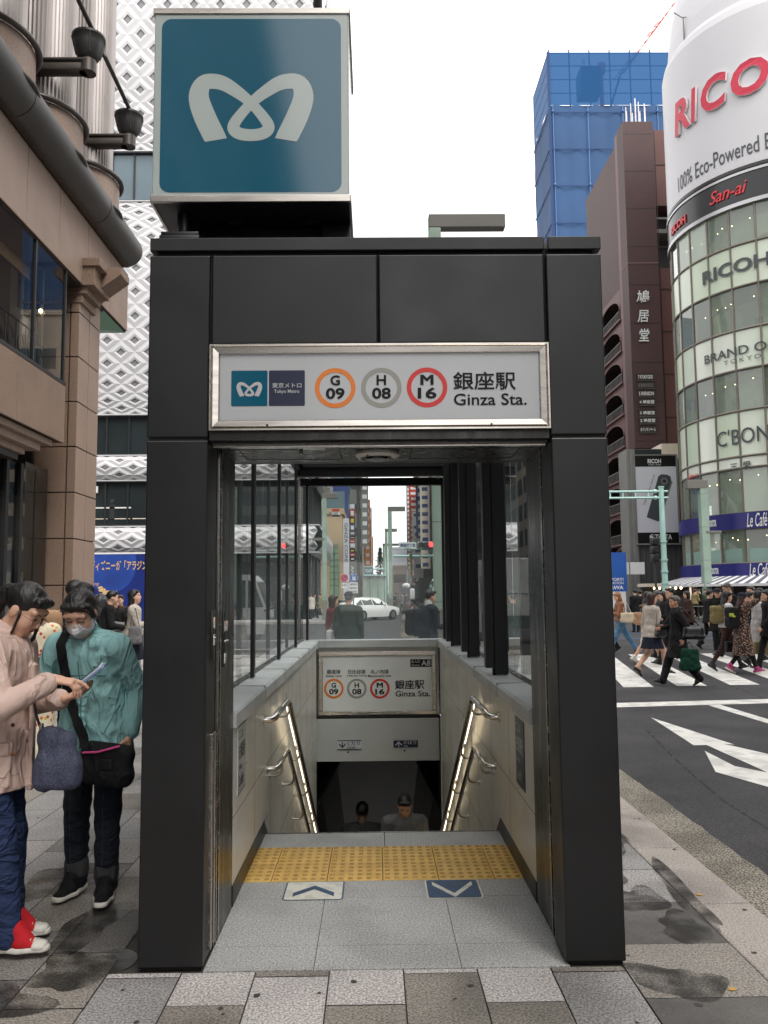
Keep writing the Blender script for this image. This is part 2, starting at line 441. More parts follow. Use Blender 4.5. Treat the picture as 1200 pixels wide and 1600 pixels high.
decal('damp_stain', S(54, 52, 49), .72, .25); decal('tar_seam', S(34, 34, 35), .9, .6); pm('gum_spot', S(70, 66, 62), .8); pm('dead_leaf', S(206, 160, 80), .7)
rs = random.Random(21); g = MB()


def blob(cx, cy, rx, ry, z, ma, n=40, jag=.3):
    ph = [rs.uniform(0, 6.28) for _ in range(6)]
    pts = []
    for i in range(n):
        a = 2*math.pi*i/n; q = 1+jag*sum(math.sin((k+2)*a+ph[k])/(k+1.5) for k in range(6))
        pts.append((cx+rx*q*math.cos(a), cy+ry*q*math.sin(a), z))
    g.add(pts+[(cx, cy, z)], [(i, (i+1) % n, n) for i in range(n)], ma)


k = 0
for cx, cy, rx, ry in ((1.30, 4.30, .13, .18), (1.40, 3.95, .12, .16), (1.22, 4.75, .14, .2), (1.55, 4.4, .06, .5), (1.18, 3.42, .18, .14), (1.44, 5.4, .1, .4), (-1.22, 3.62, .16, .22), (-1.34, 4.05, .12, .3), (-1.12, 4.6, .1, .2), (-1.5, 3.35, .22, .16), (-1.7, 4.7, .2, .3)):
    blob(cx, cy, rx, ry, .0022+.0003*(k % 5), 'damp_stain'); k += 1
for _ in range(90):
    x = rs.choice([rs.uniform(-4.5, -1.0), rs.uniform(1.05, 1.8), rs.uniform(-1, 1.2)]); y = rs.uniform(3.0, 9) if abs(x) > 1.0 else rs.uniform(2.6, 3.55); r = rs.uniform(.005, .016); blob(x, y, r, r*rs.uniform(.7, 1.2), .0018, 'gum_spot', 10, .15)
for x, y in ((1.62, 4.35), (1.36, 3.35), (1.95, 4.9)): blob(x, y, .02, .012, .004 if x < 1.8 else -.112, 'dead_leaf', 10, .4)
g.build('pavement_stains', kind='structure')
g = MB()
for p_ in (((1090, 1062), (1140, 1071), (1200, 1093), (1300, 1125)), ((1010, 1140), (1060, 1190), (1130, 1250), (1210, 1300))):
    P_ = [rp(*q) for q in p_]
    for a_, b_ in zip(P_[:-1], P_[1:]): g.quad((a_[0]-.012, a_[1], -.1225), (a_[0]+.012, a_[1], -.1225), (b_[0]+.012, b_[1], -.1225), (b_[0]-.012, b_[1], -.1225), 'tar_seam')
g.build('road_seams', kind='structure')

# ------------------------------------------------------------------ the station entrance
D, XL, XR = 3.58, -.98, 1.022
IL, IR = -.713, .79
ent = thing('subway_entrance', 'black panelled station entrance with glass sides over stairs going down', 'subway entrance', (.03, 3.6, 0))


def part(name, mb, parent=ent, smooth=None, label=None): return mb.build(name, parent, smooth, label=label)


for x0, x1, sx in ((XL, -.715, 1), (.775, XR, -1)):
    m = MB(); m.box((x0, D, .012), (x1, D+.215, 2.195), 'black_panel', .006)
    m.box((x0+.012, D+.012, 0), (x1-.012, D+.2, .02), 'black_gap'); m.box((x0+.008, D+.008, 2.19), (x1-.008, D+.2, 2.212), 'black_gap')
    part('pillar', m)
    m = MB(); m.box((x0, D, 2.208), (x1, D+.3, 3.024), 'black_panel', .006)
    part('corner_panel', m)
m = MB(); m.box((-.705, D, 2.622), (.0245, D+.25, 3.024), 'black_panel', .006); part('fascia_panel', m)
m = MB(); m.box((.0305, D, 2.622), (.765, D+.25, 3.024), 'black_panel', .006); part('fascia_panel', m)
m = MB(); m.box((-.94, D+.02, 2.2), (.985, D+.28, 3.05), 'black_gap'); m.box((XL+.03, D+.03, 2.99), (XR-.03, 4.3, 3.06), 'black_gap'); part('core_frame', m)
m = MB(); m.box((XL, D-.004, 3.044), (.768, D+.2, 3.104), 'black_panel', .004); m.box((.785, D-.004, 3.044), (XR, D+.2, 3.104), 'black_panel', .004)
m.box((XL, D+.2, 3.05), (XR, 4.5, 3.10), 'black_panel', .004); m.box((XL, 4.5, 3.05), (XL+.14, 10.4, 3.10), 'black_panel', .004); m.box((XR-.14, 4.5, 3.05), (XR, 10.4, 3.10), 'black_panel', .004)
for y in (5.9, 7.5, 9.1, 9.9): m.box((XL+.14, y-.04, 3.03), (XR-.14, y+.04, 3.10), 'black_frame')
part('roof', m)
m = MB(); m.quad((XL+.14, 4.5, 3.08), (XR-.14, 4.5, 3.08), (XR-.14, 10.4, 3.08), (XL+.14, 10.4, 3.08), 'pane_clear'); part('unseen_roof_pane', m)  # unseen roof middle, glazed so that the sky brightens the stairwell
# recessed soffit of the portal with its stainless steps
m = MB(); m.box((-.71, D+.006, 2.195), (.768, D+.05, 2.232), 'dark_metal'); m.box((-.71, D+.05, 2.186), (.768, D+.085, 2.225), 'dark_metal'); m.box((-.71, D+.085, 2.178), (.768, D+.135, 2.22), 'stainless')
part('header_trim', m)
m = MB(); m.box((-.712, D+.135, 2.2), (.788, 4.24, 2.24), 'dark_metal')
for xa, xb in ((-.63, -.16), (.18, .69)):
    for a, b in (((xa, 3.78, 2.1985), (xb, 3.784, 2.2)), ((xa, 4.15, 2.1985), (xb, 4.154, 2.2)), ((xa, 3.78, 2.1985), (xa+.004, 4.154, 2.2)), ((xb, 3.78, 2.1985), (xb+.004, 4.154, 2.2))): m.box(a, b, 'black_gap')
m.cyl((-.33, 3.79, 2.165), (-.33, 3.79, 2.2), .009, .009, 'stainless', 10); m.cyl((.46, 3.8, 2.175), (.46, 3.8, 2.2), .009, .009, 'stainless', 10)
m.box((-.345, 3.77, 2.2), (-.22, 3.83, 2.191), 'stainless')
m.box((-.95, 4.24, 2.2), (1.0, 4.3, 3.0), 'black_frame'); part('soffit', m)
# jambs behind the pillars: stainless door tracks, dark metal lining
for sx, x in ((1, IL), (-1, IR)):
    m = MB()
    m.box((x-sx*.2, D+.214, 0), (x-sx*.0, 3.83, 2.2), 'black_panel')
    m.box((x-sx*.2, 3.905, 0), (x, 4.275, 2.2), 'dark_metal')
    m.box((x-sx*.2, 3.83, 0), (x-sx*.03, 3.905, 2.2), 'black_gap'); part('jamb', m)
    m = MB(); m.box((x-sx*.02, 3.832, .0), (x+sx*.004, 3.848, 2.19), 'stainless'); m.box((x-sx*.02, 3.884, 0), (x+sx*.004, 3.903, 2.19), 'stainless'); part('door_track', m)
    m = MB()
    m.box((x-sx*.01, 3.685, .04), (x+sx*.012, 3.70, .93), 'stainless', .003); m.box((x-sx*.01, 3.75, .04), (x+sx*.012, 3.765, .93), 'stainless', .003)
    m.box((x-sx*.01, 3.70, .04), (x+sx*.006, 3.75, .915), 'dark_metal'); m.box((x-sx*.01, 3.685, .915), (x+sx*.012, 3.765, .93), 'stainless', .003); part('guard_plate', m)
# intercom plates on the left jamb
for (y0, y1, z0, z1, btn) in ((3.69, 3.745, 1.24, 1.46, ((3.717, 1.405, 'line_orange'), (3.717, 1.33, 'lens_black'))), (3.96, 4.06, 1.19, 1.45, ((3.985, 1.38, 'line_orange'), (4.03, 1.38, 'white_plastic'), (3.985, 1.23, 'white_plastic')))):
    m = MB(); m.box((IL-.01, y0, z0), (IL+.006, y1, z1), 'dark_metal', .002)
    for (by, bz, bm) in btn: m.box((IL, by-.012, bz-.024), (IL+.010, by+.012, bz+.024), 'white_plastic', .002); m.box((IL, by-.011, bz+.004), (IL+.0112, by+.011, bz+.022), bm)
    for by in (y0+.02, y1-.02): m.cyl((IL, by, (z0+z1)/2-.01), (IL+.014, by, (z0+z1)/2-.01), .007, .006, 'stainless', 10)
    part('intercom_plate', m)
# side walls: outside cladding, beige lining, ledge
for sx, x, xo in ((1, IL, XL), (-1, IR, XR)):
    m = MB(); m.box((xo, D+.215, 0), (xo+sx*.03, 10.72, .93), 'black_panel'); part('outer_wall', m)
    m = MB(); m.box((x, 4.275, -5.2), (x-sx*.16, 10.3, .862), 'beige_panel')
    px = x+sx*.0006
    for z in (.42, -.22, -.86, -1.5): m.box((x-sx*.01, 4.275, z), (px, 10.3, z+.004), 'panel_joint')
    for y in np.arange(5.05, 10.2, .76): m.box((x-sx*.01, y, -3), (px, y+.004, .862), 'panel_joint')
    part('inner_wall', m)
    m = MB(); m.prism([(x+sx*.016, 4.276, .862), (x+sx*.016, 4.276, .93), (x+sx*.002, 4.276, .945), (xo+sx*.03, 4.276, .95), (xo+sx*.03, 4.276, .862)], (0, 6.22, 0), 'ledge_gray')
    for y in (5.4, 6.6, 7.8, 9.0): m.box((x+sx*.0175, y, .861), (xo+sx*.04, y+.004, .9512), 'ledge_edge')
    part('ledge', m)
    # skirting along the landing, ending in the little stringer triangle
    m = MB(); m.box((x-sx*.01, 4.275, 0), (x+sx*.004, 5.25, .1), 'black_panel')
    m.prism([(x-sx*.01, 5.25, 0), (x-sx*.01, 5.25, .1), (x-sx*.01, 5.46, .1), (x-sx*.01, 5.9, -.2), (x-sx*.01, 5.9, -.45)], (sx*.014, 0, 0), 'black_panel')
    m.prism([(x-sx*.01, 5.9, -.2), (x-sx*.01, 11.4, -3.35), (x-sx*.01, 11.4, -3.6), (x-sx*.01, 5.9, -.45)], (sx*.014, 0, 0), 'dark_metal'); part('skirting', m)
m = MB(); m.box((IL, 10.5, .0), (IR, 10.72, .862), 'beige_panel'); m.box((-.95, 10.47, .862), (1.0, 10.72, .948), 'ledge_gray'); m.box((XL, 10.7, 0), (XR, 10.74, .93), 'black_panel')
for xx in (-.62, .68): m.box((xx, 10.468, .862), (xx+.004, 10.7, .9495), 'ledge_edge')
part('end_wall', m)
# lintel over the flight, tunnel beyond
m = MB(); m.box((-.735, 10.36, -.498), (.775, 10.52, .008), 'lintel_gray', .004); m.box((-.755, 10.37, -2.5), (-.735, 10.5, .03), 'black_gap'); m.box((.775, 10.37, -2.5), (.795, 10.5, .03), 'black_gap'); m.box((-.755, 10.37, .008), (.795, 10.5, .03), 'black_gap')
part('lintel', m)
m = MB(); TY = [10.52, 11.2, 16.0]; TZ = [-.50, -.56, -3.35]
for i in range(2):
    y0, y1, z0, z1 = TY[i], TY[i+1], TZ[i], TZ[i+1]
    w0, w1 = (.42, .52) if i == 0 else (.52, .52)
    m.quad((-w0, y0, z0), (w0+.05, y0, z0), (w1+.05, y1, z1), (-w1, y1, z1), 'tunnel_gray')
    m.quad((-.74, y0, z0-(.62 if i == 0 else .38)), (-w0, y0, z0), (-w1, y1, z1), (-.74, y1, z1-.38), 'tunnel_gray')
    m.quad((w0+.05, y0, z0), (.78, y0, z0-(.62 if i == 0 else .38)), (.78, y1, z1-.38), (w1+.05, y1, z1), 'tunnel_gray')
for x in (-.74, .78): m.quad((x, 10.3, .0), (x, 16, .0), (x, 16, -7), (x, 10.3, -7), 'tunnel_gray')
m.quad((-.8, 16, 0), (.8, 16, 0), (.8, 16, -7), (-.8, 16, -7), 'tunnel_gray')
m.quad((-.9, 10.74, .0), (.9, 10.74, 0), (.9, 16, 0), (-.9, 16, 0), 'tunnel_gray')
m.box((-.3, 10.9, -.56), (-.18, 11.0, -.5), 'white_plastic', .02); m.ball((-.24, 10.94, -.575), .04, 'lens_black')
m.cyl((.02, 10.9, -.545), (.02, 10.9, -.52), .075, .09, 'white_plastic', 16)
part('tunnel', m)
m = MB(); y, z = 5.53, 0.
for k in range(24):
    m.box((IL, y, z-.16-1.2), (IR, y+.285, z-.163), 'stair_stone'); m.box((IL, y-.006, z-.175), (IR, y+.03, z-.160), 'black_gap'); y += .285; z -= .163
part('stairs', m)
# landing floor
m = MB()
m.box((IL, D-.01, -.2), (IR, 5.55, -.006), 'joint')
cuts = [3.575, 3.81, 4.385, 4.63]
for j in range(3):
    xs = [IL, -.262, .345, IR] if j != 2 else [IL, -.1, .05, IR]
    if j == 2: xs = [IL, -.262, .345, IR]
    for i in range(len(xs)-1): m.box((xs[i]+.0015, cuts[j]+.0015, -.02), (xs[i+1]-.0015, cuts[j+1]-.0015, 0), 'floor_granite')
for a, b in ((IL, .049), (.052, IR)): m.box((a, 5.233, -.12), (b, 5.528, 0), 'floor_granite', .003)
m.box((IL, 5.529, -.1), (IR, 5.545, .001), 'dark_metal')
part('landing', m)
m = MB(); tx = .033
for i in range(-3, 3):
    xa, xb = max(IL, tx+.3*i), min(IR, tx+.3*(i+1))
    if i == -3: xa, xb = IL, tx-.6
    if i == 2: xb = IR
    if xb-xa < .02: continue
    for j in range(2):
        ya = 4.633+.3*j; m.box((xa+.002, ya+.001, -.02), (xb-.002, ya+.298, .002), 'tactile_yellow', .002)
        for p in range(6):
            for q in range(5):
                cx, cy = tx+.3*i+.025+.05*p, ya+.03+.06*q
                if xa+.012 < cx < xb-.012: m.lathe([(.0155, .0015), (.0135, .0055), (.008, .0072), (.0005, .0074)], (cx, cy, 0), 'tactile_worn', 10)
part('tactile_paving', m)
# glass: posts, panes, transoms
PY = [5.9, 7.5, 9.1]
for y in PY:
    m = MB(); m.box((-.864, y-.04, .955), (-.838, y+.04, 3.05), 'black_frame', .003); part('left_post', m)
    m = MB(); m.box((.775, y, 1.0), (.835, y+.10, 3.05), 'black_frame', .004); m.box((.838, y+.01, .955), (.935, y+.10, 3.05), 'black_frame', .004); m.box((.825, y+.02, .95), (.85, y+.05, 1.0), 'black_gap'); part('right_post', m)
for x, s in ((-.90, -1), (.985, 1)):
    ed = [4.3]+[p+.05 for p in PY]+[10.6]
    for a, b in zip(ed[:-1], ed[1:]):
        m = MB(); m.quad((x, a+.006, .952), (x, b-.006, .952), (x, b-.006, 3.04), (x, a+.006, 3.04), 'pane_clear'); part('side_pane', m)
    m = MB(); m.box((x-.02, 4.3, .945), (x+.02, 10.6, .962), 'dark_metal'); m.box((x-.03, 4.3, 3.0), (x+.03, 10.6, 3.05), 'black_frame'); part('glazing_rail', m)
m = MB(); m.quad((-.84, 10.6, .952), (.865, 10.6, .952), (.865, 10.6, 2.9), (-.84, 10.6, 2.9), 'pane_film'); part('rear_pane', m)
m = MB(); m.box((-.95, 10.56, 2.895), (1.0, 10.64, 2.992), 'black_frame'); m.box((-.86, 10.55, .948), (-.832, 10.64, 2.9), 'black_frame'); m.box((.862, 10.55, .948), (.99, 10.64, 2.9), 'black_frame')
m.box((-.96, 10.55, .948), (-.93, 10.64, 3.05), 'stainless'); m.box((-.95, 10.40, 3.045), (1.0, 10.66, 3.10), 'black_frame')
m.cyl((-.78, 10.5, 3.018), (.8, 10.5, 3.018), .016, .016, 'stainless', 10)
for xx in (-.8, .82): m.tube([(xx, 10.3, 3.06), (xx, 10.42, 3.03), (xx, 10.55, 2.97)], .012, 'stainless', 6)
part('rear_frame', m)
m = MB(); m.box((-.83, 10.35, 2.99), (.86, 10.42, 3.05), 'black_frame'); m.box((-.95, 9.95, 2.93), (1.0, 10.05, 3.05), 'black_frame'); part('roof_beam', m)

# smoke detector on the soffit (hangs from it: a thing of its own)
t = thing('smoke_detector', 'round white smoke detector on the dark ceiling above the entrance floor', 'smoke detector', (.02, 3.98, 2.2))
m = MB(); m.lathe([(.001, 0), (.105, 0), (.108, -.012), (.1, -.022), (.085, -.026)], (.02, 3.98, 2.2), 'white_plastic', 28); m.lathe([(.085, -.026), (.07, -.02), (.06, -.034), (.001, -.036)], (.02, 3.98, 2.2), 'lens_black', 28)
for g_ in (0, 2.1, 4.2): m.cyl((.02+.094*math.cos(g_), 3.98+.094*math.sin(g_), 2.172), (.02+.094*math.cos(g_), 3.98+.094*math.sin(g_), 2.18), .006, .006, 'stainless', 8)
m.build('housing', t)

# ------------------------------------------------------------------ handrails
for sx, xw, lab in ((1, IL, 'left'), (-1, IR, 'right')):
    t = thing('handrail', 'double steel handrail with glowing warm light strips on the %s stair wall' % lab, 'handrail', (xw, 5.2, .6))
    xr = xw+sx*.085
    K = (.758+.985)/(9.143-6.098)
    for nm, Ys, Yb, z0, r, led in (('upper_rail', 5.42, 6.15, .765, .021, 1), ('lower_rail', 5.62, 6.12, .42, .017, 0)):
        m = MB(); ye = 11.6; ze = z0-K*(ye-Yb)
        m.tube([(xw, Ys, z0-.03), (xw+sx*.05, Ys, z0-.03), (xr-sx*.01, Ys+.02, z0-.02), (xr, Ys+.06, z0), (xr, Yb-.05, z0), (xr, Yb, z0-.008), (xr, Yb+.05, z0-K*.05), (xr, ye, ze)], r, 'rail_steel', 12)
        m.cyl((xw, Ys, z0-.03), (xw+sx*.006, Ys, z0-.03), r*1.7, r*1.7, 'rail_steel', 14); part(nm, m, t)
        y = Yb+.05 if led else Ys+.1
        while y < 10.4:
            m = MB(); zz = z0-max(0, K*(y-Yb)) if y > Yb else z0
            m.tube([(xr, y, zz-r), (xr, y, zz-.06), (xr-sx*.012, y, zz-.085), (xr-sx*.035, y, zz-.095), (xw, y, zz-.095)], .009, 'rail_steel', 8); m.cyl((xw, y, zz-.095), (xw+sx*.005, y, zz-.095), .02, .02, 'rail_steel', 12)
            part('bracket', m, t); y += .82
        if led:
            y = Yb+.12
            while y < 10.3:
                y1 = y+.68; n_ = np.array([sx*.55, 0, -.84])
                a = np.array([xr, y, z0-K*(y-Yb)]); b = np.array([xr, y1, z0-K*(y1-Yb)])
                w0, w1 = -sx*(r+.006), -sx*r*.7
                m2 = MB(); m2.prism([a+np.array(q) for q in ((w0, 0, -.008), (w1, 0, -.008), (w1, 0, .014), (w0, 0, .014))], b-a, 'led_warm'); part('light_strip', m2, t)
                y = y1+.14

# ------------------------------------------------------------------ signs of the entrance
F = plane_fn((0, D-.0285, 0), (1, 0, 0), (0, 0, 1))
t = thing('station_sign', 'wide white station name sign in a steel frame across the black front', 'sign', (.03, D, 2.42))
m = MB(); X0, X1, Z0, Z1 = -.707, .77, 2.232, 2.612; w_ = .046
for (a, b) in (((X0, Z0), (X1, Z0)), ((X1, Z0), (X1, Z1)), ((X1, Z1), (X0, Z1)), ((X0, Z1), (X0, Z0))):
    cx, cz = (X0+X1)/2, (Z0+Z1)/2
    ins = lambda p, d: (p[0]+d*(1 if p[0] < cx else -1), p[1]+d*(1 if p[1] < cz else -1))
    for d0, d1, y0, y1 in ((0, .007, -.03, -.03), (.007, .012, -.03, -.022), (.012, .016, -.022, -.034), (.016, w_-.006, -.034, -.03), (w_-.006, w_, -.03, -.018)):
        p = [ins(a, d0), ins(b, d0), ins(b, d1), ins(a, d1)]
        m.quad((p[0][0], D+y0, p[0][1]), (p[1][0], D+y0, p[1][1]), (p[2][0], D+y1, p[2][1]), (p[3][0], D+y1, p[3][1]), 'stainless')
    m.quad((a[0], D-.03, a[1]), (b[0], D-.03, b[1]), (b[0], D+.02, b[1]), (a[0], D+.02, a[1]), 'stainless')
m.cyl((-.455, D-.036, 2.252), (-.455, D-.03, 2.252), .005, .005, 'lens_black', 8); m.cyl((.512, D-.036, 2.25), (.512, D-.03, 2.25), .005, .005, 'lens_black', 8)
m.build('frame', t)
m = MB(); m.box((X0+.04, D-.020, Z0+.04), (X1-.04, D+.015, Z1-.04), 'sign_white')
F = plane_fn((0, D-.0212, 0), (1, 0, 0), (0, 0, 1)); F2 = plane_fn((0, D-.0222, 0), (1, 0, 0), (0, 0, 1))
m.rrect(-.613, 2.339, -.456, 2.496, .006, F, 'sign_teal'); m.rrect(-.450, 2.339, -.294, 2.496, .006, F, 'sign_navy')
emblem(m, -.5345, 2.417, .108, F2, 'sign_white')
m.text('東京メトロ', (-.436, 2.418, -.309, 2.441), F2, 'sign_white', .008); m.text('Tokyo Metro', (-.428, 2.391, -.318, 2.411), F2, 'sign_white', .012)
for cx, cl, a, b in ((-.1625, 'line_orange', 'G', '09'), (.038, 'line_gray', 'H', '08'), (.2365, 'line_red', 'M', '16')):
    m.ring((cx, 2.4165), .0685, .0885, F, cl); hw = .021 if a != 'M' else .026
    [m.text(a, (cx-hw+q*.003, 2.4275, cx+hw+q*.003, 2.4725), plane_fn((0, D-.0222-.0002*abs(q)-.0001*q, 0), (1, 0, 0), (0, 0, 1)), 'sign_black', .028 if a != 'M' else 0) for q in ((0,) if a != 'M' else (-1, 0, 1))]; m.text(b, (cx-.041, 2.3665, cx+.041, 2.4165), F2, 'sign_black', .03)
m.text('銀座駅', (.3505, 2.403, .6235, 2.4845), F2, 'sign_black', .014); m.text('Ginza Sta.', (.352, 2.336, .669, 2.388), F2, 'sign_black', .012)
m.build('sign_face', t)

# teal cube sign on the roof
bx0, bx1, bz0, bz1, by0, by1 = -.983, -.090, 3.268, 4.19, D-.005, D+.62
t = thing('cube_sign', 'big teal cube sign with white ribbon emblem standing on the entrance roof', 'sign', (-.54, D+.3, 3.1))
m = MB(); m.box((bx0+.006, by0+.004, bz0+.03), (bx1-.006, by1-.004, bz1-.025), 'sign_pale', .006)
F = plane_fn((0, by0+.0028, 0), (1, 0, 0), (0, 0, 1)); F2 = plane_fn((0, by0+.0016, 0), (1, 0, 0), (0, 0, 1))
m.rrect(-.944, 3.315, -.131, 4.139, .045, F, 'sign_teal'); emblem(m, -.537, 3.733, .545, F2, 'sign_pale', (0, -.00002, 0))
m.build('light_box', t)
for z0, z1 in ((bz0, bz0+.034), (bz1-.028, bz1)):
    m = MB()
    for a, b in (((bx0, by0-.002, z0), (bx1, by0+.012, z1)), ((bx0, by1-.012, z0), (bx1, by1+.002, z1)), ((bx0-.002, by0+.013, z0), (bx0+.012, by1-.013, z1)), ((bx1-.012, by0+.013, z0), (bx1+.002, by1-.013, z1))): m.box(a, b, 'stainless', .003)
    m.build('edge_frame', t)
m = MB()
m.box((bx0+.01, by0+.01, bz0+.004), (bx1-.01, by1-.01, bz0+.02), 'black_panel')
m.build('end_plate', t); m = MB(); m.box((bx0+.01, by0+.01, bz1-.02), (bx1-.01, by1-.01, bz1-.006), 'dark_metal')
m.build('end_plate', t)
m = MB(); m.box((-.80, D+.26, 3.1), (-.24, D+.54, bz0+.006), 'black_panel', .01); m.box((-.24, D+.22, 3.1), (-.10, D+.54, bz0+.006), 'black_panel', .01); m.box((-.93, D+.42, 3.1), (-.80, D+.54, bz0+.006), 'black_panel', .01)
m.cyl((-.86, D+.14, 3.16), (-.86, D+.14, bz0+.005), .035, .035, 'black_panel', 16); m.box((-.95, D+.03, 3.10), (-.77, D+.22, 3.135), 'black_panel', .004); m.box((-.945, D+.04, 3.135), (-.775, D+.21, 3.155), 'black_panel', .004)
for a in (-.64, -.27): m.box((a-.03, D+.20, bz0-.006), (a+.03, D+.215, bz0+.006), 'dark_metal')
m.build('stand', t)

# station sign at the head of the flight
t = thing('station_sign', 'lower station sign with line names and exit number on the stairwell end wall', 'sign', (.03, 10.48, .4))
m = MB(); X0, X1, Z0, Z1 = -.70, .755, .035, .812; yb = 10.49
for a, b in (((X0, yb-.05, Z0), (X1, yb, Z0+.055)), ((X0, yb-.05, Z1-.055), (X1, yb, Z1)), ((X0, yb-.051, Z0+.055), (X0+.055, yb, Z1-.055)), ((X1-.055, yb-.051, Z0+.055), (X1, yb, Z1-.055))): m.box(a, b, 'stainless', .008)
m.build('frame', t)
m = MB(); m.box((X0+.05, yb-.035, Z0+.05), (X1-.05, yb-.005, Z1-.05), 'sign_bright')
F = plane_fn((0, yb-.037, 0), (1, 0, 0), (0, 0, 1)); F2 = plane_fn((0, yb-.039, 0), (1, 0, 0), (0, 0, 1))


def ex(px, py): q = at(px, py, Y=yb-.037); return q[0], q[2]


def pb(x0, y0, x1, y1): a = ex(x0, y1); b = ex(x1, y0); return (a[0], a[1], b[0], b[1])


for cx, cl, a, b in ((521.5, 'line_orange', 'G', '09'), (557.5, 'line_gray', 'H', '08'), (593.5, 'line_red', 'M', '16')):
    c = ex(cx, 1076); m.ring(c, .094, .121, F, cl); hw = .028 if a != 'M' else .035
    [m.text(a, (c[0]-hw+q*.004, c[1]+.012, c[0]+hw+q*.004, c[1]+.072), plane_fn((0, yb-.039-.0004*abs(q)-.0002*q, 0), (1, 0, 0), (0, 0, 1)), 'sign_black', .028 if a != 'M' else 0) for q in ((0,) if a != 'M' else (-1, 0, 1))]; m.text(b, (c[0]-.057, c[1]-.07, c[0]+.057, c[1]-.002), F2, 'sign_black', .03)
for b, s_, e in (((511, 1046, 532, 1053), '銀座線', 'Ginza Line'), ((544, 1046, 571, 1053), '日比谷線', 'Hibiya Line'), ((579, 1046, 607, 1053), '丸ノ内線', 'Marunouchi Line')):
    m.text(s_, pb(*b), F2, 'sign_black', .012); dx = 2 if e[0] != 'M' else 4; m.text(e, pb(b[0]-dx, 1054, b[2]+dx, 1058), F2, 'sign_black', .01)
m.text('銀座駅', pb(617, 1062, 663, 1077), F2, 'sign_black', .016); m.text('Ginza Sta.', pb(618, 1079, 672, 1088.5), F2, 'sign_black', .012)
m.flat([ex(641, 1042), ex(674, 1042), ex(674, 1030), ex(641, 1030)], F, 'sign_black')
m.text('A8', pb(658, 1031.5, 672.5, 1040.5), F2, 'sign_white', .02); m.text('出入口', pb(642.5, 1031.5, 656, 1036), F2, 'sign_white', .01); m.text('Entrance', pb(643, 1037.5, 655.5, 1040.5), F2, 'sign_white', .01)
m.build('sign_face', t)

for nm, lab, (x0, x1), base, ink, arrow, jp, en, up in (('direction_sign', 'white sign with a downward arrow on the grey lintel above the stairs', (527, 565), 'sign_white', 'sign_navy', 0, 'くだり', 'Down', -1),
                                                       ('direction_sign', 'navy sign with an upward arrow on the grey lintel above the stairs', (615, 653), 'sign_navy', 'sign_white', 0, 'のぼり', 'Up', 1)):
    y = 10.352; G = lambda px, py: at(px, py, Y=y)
    a = G(x0, 1172 if up < 0 else 1170); b = G(x1, 1156 if up < 0 else 1155)
    F2 = plane_fn((0, y-.002, 0), (1, 0, 0), (0, 0, 1)); F1 = plane_fn((0, y-.001, 0), (1, 0, 0), (0, 0, 1))
    m = MB(); m.box((a[0], y, a[2]), (b[0], y+.006, b[2]), base); W_, H_ = b[0]-a[0], b[2]-a[2]
    for z in (a[2]+.002, b[2]-.012): m.box((a[0]+.001, y-.001, z), (b[0]-.001, y+.002, z+.01), ink if up < 0 else 'sign_white')
    cx, cz, h = a[0]+W_*.21, a[2]+H_*.5, H_*.3
    m.add([F2(cx-.006, cz-h), F2(cx+.006, cz-h), F2(cx+.006, cz+h), F2(cx-.006, cz+h)], [(0, 1, 2, 3)], ink)
    for sg in (-1, 1): m.add([F1(cx, cz+up*h), F1(cx, cz+up*(h-.022)), F1(cx+sg*.04, cz+up*(h-.056)), F1(cx+sg*.04, cz+up*(h-.036))], [(0, 1, 2, 3)], ink)
    m.text(jp, (a[0]+W_*.40, a[2]+H_*.47, a[0]+W_*.93, a[2]+H_*.86), F2, ink, .01); m.text(en, (a[0]+W_*.42, a[2]+H_*.14, a[0]+W_*(.75 if up < 0 else .58), a[2]+H_*.40), F2, ink, .012)
    m.cyl((a[0]+W_*.45, y-.0, a[2]-.025), (a[0]+W_*.45, y+.01, a[2]-.025), .01, .01, 'lens_black', 10)
    m.build(nm, None, label=lab, cat='sign', origin=((a[0]+b[0])/2, y, a[2]))
for sx, x, base, ink, lab in ((1, IL, 'sign_white', 'sign_black', 'white keep left notice on the left stairwell wall'), (-1, IR, 'sign_navy', 'sign_white', 'navy keep left notice on the right stairwell wall')):
    y0, y1, z0, z1 = (4.41, 4.66, .50, .845) if sx > 0 else (4.52, 4.79, .47, .835)
    m = MB(); m.box((x-sx*.004, y0, z0), (x+sx*.004, y1, z1), base, .001)
    Fx = lambda a, b: np.array([x+sx*.0055, (y0+a*(y1-y0)) if sx > 0 else (y1-a*(y1-y0)), z0+b*(z1-z0)])
    for s_, bx in (('ここは', (.12, .80, .62, .93)), ('左側通行', (.1, .5, .92, .74)), ('Keep', (.12, .33, .5, .43)), ('Left', (.12, .1, .7, .27))): m.text(s_, bx, Fx, ink, .012)
    if sx > 0:
        for z in (.0, .985): m.add([Fx(0, z), Fx(1, z), Fx(1, z+.015), Fx(0, z+.015)], [(0, 1, 2, 3)], 'sign_navy')
    m.build('notice', None, label=lab, cat='notice', origin=(x, (y0+y1)/2, z0))
